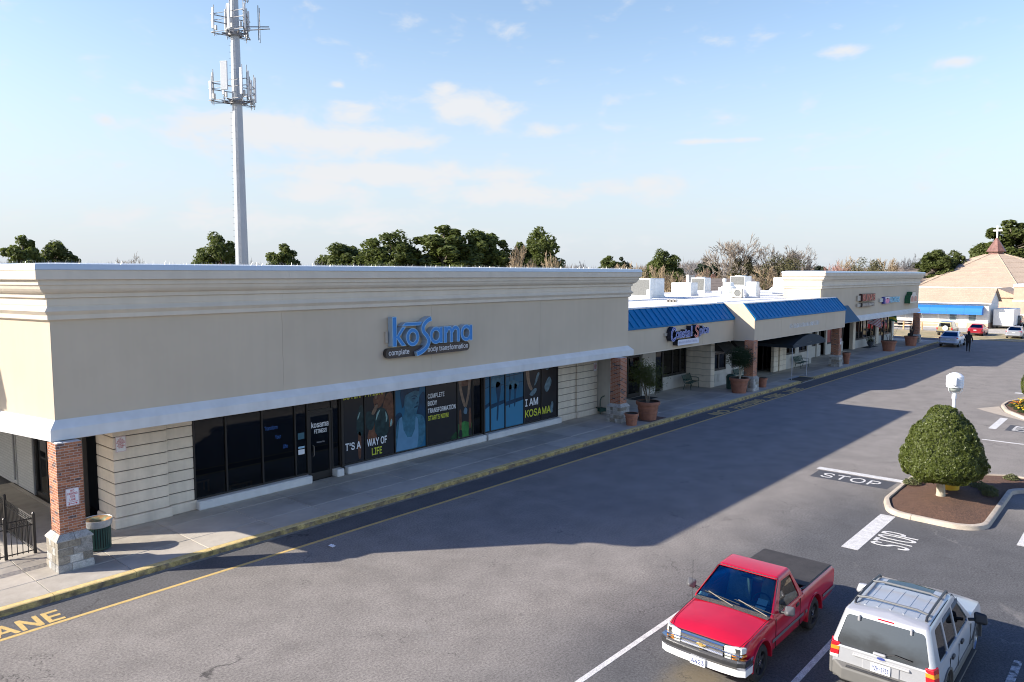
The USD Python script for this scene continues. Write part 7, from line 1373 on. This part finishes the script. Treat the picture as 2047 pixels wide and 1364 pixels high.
array(24.2, 2.55, 3, 'lower triangular antenna platform', True); array(30.5, 2.15, 3, 'upper triangular antenna platform', False)
b = MB(); b.bbox(-.05, .12, -.33, .33, 24.7, 27.3, .02); b.xf(rotz(math.degrees(va) - 28), (2.0 * math.cos(va - .55), 2.0 * math.sin(va - .55), 0)); part(tw, 'antenna_panel', b, ANT, 'widest antenna panel, facing the lot')
for a, z, l in ((va + 1.3, 31.0, 1.6), (va + 1.1, 30.6, 1.9)): q = np.array([math.cos(a), math.sin(a)]); b = MB(); b.tube([[*(q * .4), z], [*(q * (.4 + l + 1.2)), z + .05]], .05, 6); b.tube([[*(q * (l + .6)), z - 1.2], [*(q * (l + .6)), z + 2.0]], .04, 6); part(tw, 'side_arm', b, MOUNT)
array(34.2, 2.0, 3, 'top triangular antenna platform', True)

# ================================================================ buildings beyond the lot
SHINGLE = mat('shingle_tan', (.44, .34, .25), .95, var=.10, vscale=.6, fine=.15, fscale=6); SIDING = usdkit.material(stage, '/World/Looks/white_siding', {'g': ('geometry', {}), 'w': ('wave_texture', {'bands_direction': 'z', 'wave_type': 'bands', 'profile': 'saw', 'scale': 2.2}), 'b': ('bump', {'strength': .5, 'distance': .02}), 'p': ('principled_bsdf', {'base_color': (.70, .69, .66), 'roughness': .6})}, [('g.position', 'w.vector'), ('w.fac', 'b.height'), ('b.normal', 'p.normal')], surface='p.BSDF')
BLUE_AWN = mat('far_awning_blue', (.015, .16, .55), .7, var=.05); FAR_BRICK = mat('far_pale_brick', (.46, .33, .25), .9, var=.1, vscale=1.5); WHITE_TRIM = mat('white_trim', (.75, .75, .74), .5); DARKWIN = mat('far_window_glass', (.16, .21, .22), .12, spec=.6)
def quadpart(t, name, pts, m, th=None): b = MB(); b.add(pts, [tuple(range(4))]); return part(t, name, b, m)
office = thing('white_office', 'long white sided building with a tan gable roof and a bright blue awning', 'building')
OX, OY0, OY1, OZ = 123.5, 19.15, 48.0, 3.75
b = MB(); b.box(OX, OX + 8, OY0, OY1, .75, OZ); part(office, 'wall', b, SIDING); b = MB(); b.box(OX - .03, OX + 8.03, OY0 - .03, OY1, -.1, .75); part(office, 'brick_base', b, FAR_BRICK)
b = MB(); b.add([(OX, OY0 + .001, OZ), (OX + 8, OY0 + .001, OZ), (OX + 4, OY0 + .001, 5.6)], [(0, 1, 2)]); part(office, 'gable', b, SIDING)
for x0, x1, in ((OX - .45, OX + 4), (OX + 8.45, OX + 4)):
    n = 8
    for k in range(n):
        a, c = k / n, (k + 1) / n; xa, xb = x0 + (x1 - x0) * a, x0 + (x1 - x0) * c; za, zb = 3.62 + 2.03 * a, 3.62 + 2.03 * c; b = MB(); s = 1 if x1 > x0 else -1
        b.add([(xa, OY0 - .35, za + .03), (xb, OY0 - .35, zb), (xb, OY1, zb), (xa, OY1, za + .03), (xa, OY0 - .35, za - .03), (xa, OY1, za - .03)], [(0, 3, 2, 1)[::s], (4, 5, 3, 0)[::s]]); part(office, 'shingle_course', b, SHINGLE)
b = MB(); b.box(OX - .47, OX - .44, OY0 - .35, OY1, 3.46, 3.63); part(office, 'gutter', b, WHITE_TRIM); b = MB(); b.box(OX + 3.6, OX + 4.1, OY0 - .02, OY0 - .001, 4.55, 5.0); part(office, 'gable_vent', b, mat('vent_grey_far', (.4, .42, .45), .7)); b = MB(); b.box(OX + 4.5, OX + 4.9, OY0 - .02, OY0 - .001, 1.6, 2.5); part(office, 'side_window', b, DARKWIN)
for y in (22.95, 20.55): w = part(office, 'window', (lambda B: B.bbox(OX - .05, OX - .001, y, y + 1.05, .95, 2.2, .01))(MB()), WHITE_TRIM); [part(w, 'pane', (lambda B: B.box(OX - .06, OX - .051, y + .08, y + .97, z, z + .54))(MB()), DARKWIN) for z in (1.03, 1.60)]
d = part(office, 'door', (lambda B: B.bbox(OX - .05, OX - .001, 21.75, 22.7, .05, 2.25, .01))(MB()), WHITE_PAINT); b = MB(); b.poly(Point(0, 0).buffer(.3, 12).intersection(sbox(-1, 0, 1, 1)), 0, .01); v, f = b.get(); part(d, 'fanlight', (np.stack([OX - .055 - v[:, 2], 22.22 - v[:, 0], 1.85 + v[:, 1] * .8], 1), f), DARKWIN)
for y in (21.45, 22.95 + .0): b = MB(); b.bbox(OX - .2, OX - .06, y - .08, y + .08, 2.0, 2.3, .02); part(office, 'wall_lamp', b, IRON)
t = thing('long_awning', 'bright blue awning along the front of the white building', 'awning')
ya, yb = 19.75, 46.0; n = 12
for k in range(n):
    y0, y1 = ya + (yb - ya) * k / n + .01, ya + (yb - ya) * (k + 1) / n - .01; b = MB()
    b.add([(OX - .01, y0, 3.2), (OX - .01, y1, 3.2), (OX - .9, y1, 2.85), (OX - .9, y0, 2.85), (OX - 1.2, y1, 2.35), (OX - 1.2, y0, 2.35), (OX - 1.2, y1, 1.95), (OX - 1.2, y0, 1.95)], [(0, 1, 2, 3), (3, 2, 4, 5), (5, 4, 6, 7)]); part(t, 'canvas_panel', b, BLUE_AWN)
b = MB(); b.add([(OX - .01, ya, 3.2), (OX - .9, ya, 2.85), (OX - 1.2, ya, 2.35), (OX - 1.2, ya, 1.95), (OX - .01, ya, 1.95)], [(0, 1, 2, 4), (2, 3, 4, 4)]); part(t, 'end_panel', b, BLUE_AWN)
# church
ch = thing('church', 'wide tan roofed octagonal church with a small copper cupola', 'church'); CX_, CY_, CR = 195.0, 29.4, 23.5
ang = np.arange(8) * math.pi / 4 + .32; ev, ap = 5.1, 12.0
for k in range(8):
    a0, a1 = ang[k], ang[(k + 1) % 8]; P = lambda r, a, z: np.array([CX_ + r * math.cos(a), CY_ + r * math.sin(a), z])
    n = 7
    for j in range(n):
        s0, s1 = j / n, (j + 1) / n; r0, r1 = CR + (1.9 - CR) * s0, CR + (1.9 - CR) * s1; z0, z1 = ev + (ap - ev) * s0, ev + (ap - ev) * s1; b = MB()
        b.add([P(r0, a0, z0 + .05), P(r0, a1, z0 + .05), P(r1, a1, z1), P(r1, a0, z1), P(r0, a0, z0 - .02), P(r0, a1, z0 - .02)], [(0, 1, 2, 3), (4, 5, 1, 0)]); part(ch, 'shingle_course', b, SHINGLE)
    b = MB(); b.tube([P(CR, a0, ev + .08), P(1.9, a0, ap + .05)], .09, 4); part(ch, 'hip_ridge', b, SHINGLE)
    b = MB(); b.add([P(CR, a0, ev), P(CR, a1, ev), P(CR, a1, ev - .55), P(CR, a0, ev - .55)], [(0, 3, 2, 1)]); part(ch, 'fascia', b, WHITE_TRIM)
    b = MB(); b.add([P(CR - .9, a0, ev - .5), P(CR - .9, a1, ev - .5), P(CR - .9, a1, 0), P(CR - .9, a0, 0)], [(0, 3, 2, 1)]); part(ch, 'wall', b, FAR_BRICK)
COPPER = mat('aged_copper', (.22, .115, .095), .5, var=.3, vscale=1.5, metal=.3)
for k in range(8):
    a0, a1 = ang[k], ang[(k + 1) % 8]; P = lambda r, a, z: (CX_ + r * math.cos(a), CY_ + r * math.sin(a), z); b = MB(); b.add([P(1.9, a0, 12.7), P(1.9, a1, 12.7), P(.12, a1, 15.7), P(.12, a0, 15.7), P(1.45, a0, 11.6), P(1.45, a1, 11.6), P(1.45, a0, 12.7), P(1.45, a1, 12.7), P(1.9, a0, 12.55), P(1.9, a1, 12.55)], [(0, 1, 2, 3), (4, 5, 7, 6), (8, 9, 1, 0)]); part(ch, 'cupola_panel', b, COPPER)
b = MB(); b.bbox(CX_ - .16, CX_ + .16, CY_ - .16, CY_ + .16, 15.6, 18.2, .03); b.bbox(CX_ - .161, CX_ + .161, CY_ - .95, CY_ + .75, 17.0, 17.35, .03); part(ch, 'cross', b, WHITE_TRIM)
an_ = thing('church_annexe', 'tan brick flat roofed annexe with white bands beside the church', 'building'); b = MB(); b.box(150, 166, 2, 19.8, 0, 6.0); part(an_, 'wall', b, FAR_BRICK)
for z0, z1, nm in ((5.55, 6.02, 'roof_band'), (3.1, 3.35, 'string_band'), (.8, 1.0, 'string_band')): b = MB(); b.box(149.9, 166.1, 1.9, 19.9, z0, z1); part(an_, nm, b, WHITE_TRIM)
for y in (4, 8, 12): b = MB(); b.box(149.93, 149.99, y, y + 1.6, 1.2, 2.8); part(an_, 'window', b, DARKWIN)
lk = thing('church_link', 'low tan gabled wing joining the church and its annexe', 'building'); b = MB(); b.box(158, 176, 19.9, 27, 0, 3.6); part(lk, 'wall', b, FAR_BRICK); b = MB(); b.add([(157.7, 19.6, 3.5), (157.7, 27.3, 3.5), (157.7, 23.4, 5.2), (176, 19.6, 3.5), (176, 27.3, 3.5), (176, 23.4, 5.2)], [(0, 2, 1, 1), (0, 3, 5, 2), (1, 2, 5, 4)]); part(lk, 'roof', b, SHINGLE)
# houses behind the row
def house(name_label, x, y, w, d, hw, hr, rm, wm, chim, rot):
    t = thing('house', name_label, 'house', (x, y, 0), rot); b = MB(); b.box(0, w, 0, d, 0, hw); part(t, 'wall', b, wm)
    for s in (0, 1):
        n = 6
        for k in range(n):
            a, c = k / n, (k + 1) / n; ya = (-.4 + (d / 2 + .4) * a) if s == 0 else (d + .4 - (d / 2 + .4) * a); yb_ = (-.4 + (d / 2 + .4) * c) if s == 0 else (d + .4 - (d / 2 + .4) * c); za, zb = hw - .15 + (hr - hw + .15) * a, hw - .15 + (hr - hw + .15) * c; b = MB(); o = 1 if s == 0 else -1
            b.add([(-.4, ya, za + .03), (w + .4, ya, za + .03), (w + .4, yb_, zb), (-.4, yb_, zb), (-.4, ya, za - .04), (w + .4, ya, za - .04)], [(0, 1, 2, 3)[::o], (4, 5, 1, 0)[::o]]); part(t, 'shingle_course', b, rm)
    for x_ in (.001, w - .001): b = MB(); b.add([(x_, 0, hw), (x_, d, hw), (x_, d / 2, hr - .05)], [(0, 1, 2)]); part(t, 'gable', b, wm)
    for x_ in (w * .2, w * .6): p = part(t, 'window', (lambda B: B.box(x_, x_ + 1.1, -.04, -.001, hw - 1.7, hw - .6))(MB()), WHITE_TRIM); part(p, 'pane', (lambda B: B.box(x_ + .1, x_ + 1.0, -.06, -.041, hw - 1.6, hw - .7))(MB()), DARKWIN)
    for y_ in (d * .25, d * .6): p = part(t, 'window', (lambda B: B.box(-.04, -.001, y_, y_ + 1.1, hw - 1.7, hw - .6))(MB()), WHITE_TRIM); part(p, 'pane', (lambda B: B.box(-.06, -.041, y_ + .1, y_ + 1.0, hw - 1.6, hw - .7))(MB()), DARKWIN)
    if chim: b = MB(); b.box(chim[0], chim[0] + 1.0, chim[1], chim[1] + 1.0, 0, hr + .4); b.box(chim[0] - .06, chim[0] + 1.06, chim[1] - .06, chim[1] + 1.06, hr + .4, hr + .55); part(t, 'chimney', b, mat('chimney_pale', (.55, .52, .48), .9))
    return t
ROOF_GREY = mat('roof_grey_brown', (.20, .165, .14), .95, var=.15, vscale=1); HWALL = mat('house_beige', (.46, .42, .36), .9)
house('beige house with a grey-brown roof and pale chimney seen over the flat roof', 104, 52.5, 9.5, 8, 4.6, 7.0, ROOF_GREY, HWALL, (-1.05, 3.6), -38)
house('pale house with a tan roof seen over the flat roof beside the corner cornice', 112.5, 43.5, 8, 7, 4.4, 6.0, SHINGLE, WHITE_TRIM, None, -35)
house('grey roofed house low among the bare trees past the corner building', 178, 44.5, 12, 10, 6.5, 9.2, ROOF_GREY, HWALL, None, -60)
# rail fence and yard things beyond the verge
t = thing('rail_fence', 'low wooden post and rail fence at the back of the far lot', 'fence'); WOODF = mat('fence_wood', (.48, .30, .15), .9, var=.2)
for k in range(9): b = MB(); b.bbox(114.2, 114.38, 23 + k * 2.3, 23.18 + k * 2.3, 0, 1.1, .02); part(t, 'post', b, WOODF)
for z in (.5, .95): b = MB(); b.box(114.25, 114.32, 22.8, 42, z, z + .10); part(t, 'rail', b, mat('rail_pale', (.5, .47, .42), .8))
t = thing('equipment_trailer', 'dark low equipment trailer with a green machine at the far yard', 'trailer', (118, 30.0, 0)); b = MB(); b.bbox(0, 2, -2, 3.2, .5, .95, .03); part(t, 'deck', b, mat('trailer_dark', (.05, .035, .03), .7)); b = MB(); b.bbox(.3, 1.6, .4, 2.6, .96, 2.2, .15); part(t, 'machine', b, mat('machine_green', (.05, .11, .08), .6))
for y in (-1, 1.2): b = MB(); b.lathe([(0, -.1), (.4, -.1), (.42, 0), (.4, .1), (0, .1)], 16, (.1, y, .42), 'x'); part(t, 'wheel', b, RUBBER)
t = thing('road_marker', 'orange marker post on the dry verge', 'post', (112.5, 21.8, .05)); b = MB(); b.lathe([(.07, 0), (.05, .95), (0, .97)], 8); part(t, 'post', b, mat('marker_orange', (.55, .25, .1), .7))

# ================================================================ trees
PINE = leaf_mat('pine_needles', [(0, (.10, .125, .03)), (.5, (.18, .21, .05)), (.85, (.28, .29, .07)), (1, (.33, .31, .11))], .45, .6); PINE_D = leaf_mat('dark_evergreen', [(0, (.03, .045, .022)), (.6, (.055, .08, .035)), (1, (.10, .12, .05))], .2, .6); OLV = leaf_mat('olive_bushy', [(0, (.09, .085, .035)), (.6, (.14, .125, .05)), (1, (.20, .165, .08))], .25, .7)
TWIG = {'b': mat('twig_grey', (.235, .20, .165), .95), 't': mat('twig_tan', (.33, .255, .165), .95), 'g': mat('twig_blue_grey', (.17, .165, .17), .95), 'r': mat('twig_reddish', (.30, .165, .135), .95)}
def crown_tree(t, m, H, W, seed, clumps=34, per=170, base=.38, leaf=.42, bark=BARK):
    rg = np.random.default_rng(seed); cz = H * (base + 1) / 2; hz = H * (1 - base) / 2; C = []
    while len(C) < clumps:
        p = rg.uniform(-1, 1, 3)
        r = np.linalg.norm(p)
        if .25 < r < 1: C.append([p[0] * W / 2 * (1 - .25 * max(p[2], 0)), p[1] * W / 2 * (1 - .25 * max(p[2], 0)), cz + p[2] * hz])
    C = np.array(C); P, N = [], []
    for c in C:
        s = rg.uniform(.6, 1.15) * W * (.15 if clumps < 100 else .125); d = rg.normal(size=(per, 3)); d /= np.linalg.norm(d, axis=1, keepdims=True); q = c + d * s * (.55 + .45 * rg.random((per, 1))); P.append(q); N.append(d + [0, 0, .35])
    P, N = np.concatenate(P), np.concatenate(N); part(t, 'crown', leaves(P, N, leaf, rg, .55, .6), m)
    b = MB(); b.tube([(0, 0, -.3), (.1, .05, H * .3), (-.08, .1, H * .6), (0, 0, H * .86)], [W * .03 + .08, W * .025 + .06, W * .018 + .03, .04], 7)
    for c in C[::2]: z0 = max(H * .25, c[2] - W * .22); b.tube([(0, 0.05, z0), (c[0] * .5, c[1] * .5, (z0 + c[2]) / 2 - .05), tuple(c)], [.11, .07, .025], 5)
    part(t, 'trunk', b, bark, smooth=True)
def bare_tree(t, m, H, W, seed, depth=6, dens=3, spread=.55, low=.22, thin=1.0):
    rg = np.random.default_rng(seed); V, F = [], []; b = MB(); tr = MB()
    def grow(p, d, L, r, k):
        e = p + d * L; mid = p + d * L * .5 + rg.normal(0, .04 * L, 3); tgt = tr if k < 2 else b
        tgt.tube([p, mid, e], [r, r * .85, r * .68], 5 if k < 2 else 3, caps=False)
        if k >= depth: return
        n = dens if k else dens + 2
        for j in range(n):
            q = rg.normal(size=3); q -= d * (q @ d); q /= np.linalg.norm(q); nd = d * rg.uniform(.62, .95) + q * spread * rg.uniform(.7, 1.3) + [0, 0, .10]; nd /= np.linalg.norm(nd)
            s = rg.uniform(.45, 1.0) if j else 1.0; grow(p + d * L * s, nd, L * rg.uniform(.60, .82), max(r * .60, .009 * thin), k + 1)
    grow(np.array([0, 0, -.2]), np.array([0, 0, 1.0]), 1.0, .036, 0)
    v = np.vstack(b.v + tr.v); hz = v[:, 2].max(); wz = np.percentile(np.hypot(v[:, 0], v[:, 1]), 97) * 2
    sc = np.array([W / wz, W / wz, H / hz])
    for g in (b, tr): g.v = [x * sc for x in g.v]
    part(t, 'twigs', b, m, kind='stuff'); part(t, 'trunk', tr, m, smooth=True)
PT = [('p', 25.4, 88.4, 11.2, 4.2), ('p', 29.0, 90.5, 11.1, 5.0), ('p', 46.3, 88.6, 12.3, 5.6), ('p', 58.3, 93.3, 11.5, 5.0), ('p', 66.5, 90.1, 11.9, 7.8), ('p', 69.2, 82.9, 13.3, 8.8), ('p', 74.7, 78.0, 14.1, 9.4), ('p', 80.0, 75.5, 13.8, 8.0), ('p', 86.8, 70.8, 14.0, 7.0), ('p', 124.6, 83.5, 10.9, 5.5), ('k', 142.9, 92.1, 11.7, 4.0), ('p', 108.4, 62.3, 11.3, 5.6), ('k', 169.7, 85.5, 11.9, 5.6), ('o', 136.9, 61.2, 12.0, 5.9), ('o', 139.5, 55.2, 10.8, 10.3), ('k', 179.6, 62.1, 9.9, 4.2), ('p', 185.9, 39.3, 12.9, 8.8), ('p', 191.5, 36.6, 12.5, 6.2), ('p', 223.0, 30.5, 20.4, 13.3), ('p', 222.1, 36.0, 15.3, 6.0), ('o', 163.5, 46.7, 10.6, 8.1),
      ('b', 41.0, 102.1, 10.6, 5.8), ('t', 76.0, 65.0, 11.7, 4.6), ('t', 77.4, 60.2, 10.8, 4.2), ('g', 169.8, 123.6, 11.6, 6.9), ('t', 85.4, 52.0, 9.4, 5.6), ('t', 82.8, 48.6, 8.9, 4.6), ('g', 176.2, 94.6, 12.2, 11.6), ('r', 133.2, 68.9, 8.9, 7.7), ('b', 135.9, 63.5, 15.6, 10.7), ('b', 143.8, 57.9, 13.9, 9.7), ('b', 149.8, 56.3, 13.7, 8.9), ('r', 161.6, 52.7, 11.0, 5.4), ('t', 167.9, 49.4, 11.6, 9.5), ('t', 173.9, 46.6, 11.3, 7.5), ('g', 184.4, 45.8, 12.3, 6.7), ('g', 185.2, 42.5, 11.4, 5.5), ('t', 125.7, 61.6, 9.3, 5.4), ('t', 128.9, 54.6, 9.3, 7.0), ('t', 132.0, 46.6, 8.5, 4.3), ('r', 44.7, 83.8, 9.5, 2.9), ('b', 60.4, 103.7, 10.4, 2.7), ('b', 62.5, 90.5, 10.0, 2.8), ('t', 105.2, 57.8, 8.3, 4.7), ('t', 109.0, 70.8, 9.6, 5.1), ('g', 39.1, 144.8, 11.2, 4.1), ('t', 123.0, 55.6, 7.9, 6.0), ('t', 116.0, 58.6, 7.7, 5.0), ('t', 121.1, 47.2, 7.9, 4.9)]
WHERE = {0: 'leftmost green pine above the studio roof', 1: 'second green pine from the left above the studio roof', 2: 'green pine just left of the cell tower', 3: 'small dark pine right of the cell tower', 4: 'low broad pine at the left of the tree group above the studio', 5: 'second broad pine of the group above the studio', 6: 'tallest dark pine of the group above the studio', 7: 'pine at the right of the group above the studio', 8: 'separate rounded pine above the right end of the studio roof', 9: 'small yellow-green tree just past the studio cornice', 10: 'small dark evergreen past the studio cornice', 11: 'dense green pine behind the largest rooftop unit', 12: 'dark evergreen left of the tall bare tree', 13: 'olive tree in front of the tall bare tree', 14: 'wide olive-brown tree beside the corner cornice', 15: 'small dark evergreen over the corner cornice', 16: 'green pine left of the church roof', 17: 'smaller pine beside the church roof', 18: 'big green pine behind the church cross', 19: 'green pine left of the church cupola', 20: 'olive tree in the bare grove over the corner building',
         21: 'faint bare tree alone above the left of the studio roof', 22: 'tan bare tree left of the separate rounded pine', 23: 'tan bare tree right of the separate rounded pine', 24: 'far grey bare tree past the end of the studio roof', 25: 'tan bare tree rising behind the largest rooftop unit', 26: 'tan bare shrubby tree against the studio cornice end', 27: 'wide blue-grey bare tree far beyond the rooftop units', 28: 'reddish bare tree behind the grey-brown house', 29: 'tallest bare tree with a wide spreading crown', 30: 'large bare tree right of the tallest one', 31: 'large bare tree nearest the corner cornice', 32: 'pinkish bare tree over the corner cornice', 33: 'broad tan bare tree over the corner building', 34: 'second tan bare tree over the corner building', 35: 'grey bare tree left of the green pines by the church', 36: 'thin grey bare tree by the pines left of the church', 37: 'tan thicket tree below the tallest bare tree', 38: 'tan thicket tree left of the corner cornice', 39: 'low tan tree just beside the corner cornice', 40: 'reddish bare bush at the left foot of the cell tower', 41: 'thin bare tree just right of the cell tower', 42: 'small bare tree left of the pine group', 43: 'low tan tree beside the house with the pale chimney', 44: 'tan tree just past the studio cornice', 45: 'faint grey bare tree at the left edge', 46: 'low tan tree in front of the bare grove', 47: 'low tan tree right of the house chimney', 48: 'low tan tree near the tan roofed house'}
PROTO = {}
for i, (k, x, y, h, w) in enumerate(PT):
    w *= 1.18 if k in 'pko' else 1.0
    rs = random.Random(i * 7 + 1); nm = {'p': 'pine_tree', 'k': 'evergreen_tree', 'o': 'olive_tree'}.get(k, 'bare_tree'); var = i % 3 if k == 'p' else i % 2
    key = (k, var) if k in 'pkobt' else (k, 0); grp = None
    if key not in PROTO:
        t = thing(nm, WHERE[i], 'tree', (x, y, 0), rs.uniform(0, 360), grp); PROTO[key] = (t, h, w)
        if k == 'p': crown_tree(t, PINE, h, w, 30 + i, 120, 130, .26, .42)
        elif k == 'k': crown_tree(t, PINE_D, h, w, 30 + i, 40, 170, .2, .42)
        elif k == 'o': crown_tree(t, OLV, h, w, 30 + i, 40, 170, .15, .36)
        elif k == 'b': bare_tree(t, TWIG['b'], h, w, 50 + i, 6, 3, .50)
        elif k == 't': bare_tree(t, TWIG['t'], h, w, 50 + i, 6, 3, .42, thin=1.2)
        else: bare_tree(t, TWIG[k], h, w, 50 + i, 6, 3, .48)
    else:
        s, h0, w0 = PROTO[key]; copy_of(s, nm, (x, y, 0), rs.uniform(0, 360), (w / w0, w / w0, h / h0), WHERE[i])
# far winter woods closing the view: one mass nobody could count
rg = np.random.default_rng(77); V, F, n = [], [], 0; V2, F2, n2 = [], [], 0
for k in range(15000):
    a = math.radians(rg.uniform(6, 47)); d = rg.uniform(215, 300); x, y = d * math.cos(a), d * math.sin(a)
    top = 7.0 + 5.0 * float(meshkit.fbm(np.array([math.degrees(a) * .35, 3.1, 0.]), 3)) ; z = top * rg.random() ** .6; L = rg.uniform(1.0, 2.6); th = rg.normal(0, .5); dx, dy = -math.sin(a) * math.sin(th) * L, math.cos(a) * math.sin(th) * L; w = rg.uniform(.05, .16)
    V += [(x - math.sin(a) * w, y + math.cos(a) * w, z), (x + math.sin(a) * w, y - math.cos(a) * w, z), (x + dx, y + dy, z + L * math.cos(th))]; F.append((n, n + 1, n + 2)); n += 3
woods = thing('winter_woods', 'hazy brown winter woods closing the view beyond the roofs', 'woods', kind='stuff')
part(woods, 'far_twigs', (np.array(V), np.array(F)), mat('woods_brown', (.19, .155, .13), .95, var=.25, vscale=.05))
a = np.radians(np.linspace(2, 62, 90)); hh = 5.2 + 3.2 * meshkit.fbm(np.stack([np.degrees(a) * .5, a * 0 + 1, a * 0], 1), 3); d = 304.0
v = np.concatenate([np.stack([d * np.cos(a), d * np.sin(a), 0 * a], 1), np.stack([d * np.cos(a), d * np.sin(a), hh], 1), np.stack([(d + 30) * np.cos(a), (d + 30) * np.sin(a), hh + 1.0], 1)]); m_ = len(a)
part(woods, 'understorey', (v, np.array([(r * m_ + k, r * m_ + k + 1, (r + 1) * m_ + k + 1, (r + 1) * m_ + k) for r in range(2) for k in range(m_ - 1)])), mat('woods_brown', (.19, .155, .13), .95))
# thin winter air
b = MB(); b.box(-120, 420, -120, 420, -1.8, 42.0)
hz = usdkit.material(stage, '/World/Looks/haze_air', {'v': ('principled_volume', {'color': (.82, .88, .96), 'density': 0.0007, 'anisotropy': .2})}, [], volume='v.volume')
HAZE = False
if HAZE: single('haze', b, hz, 'thin pale haze', 'haze', kind='stuff')
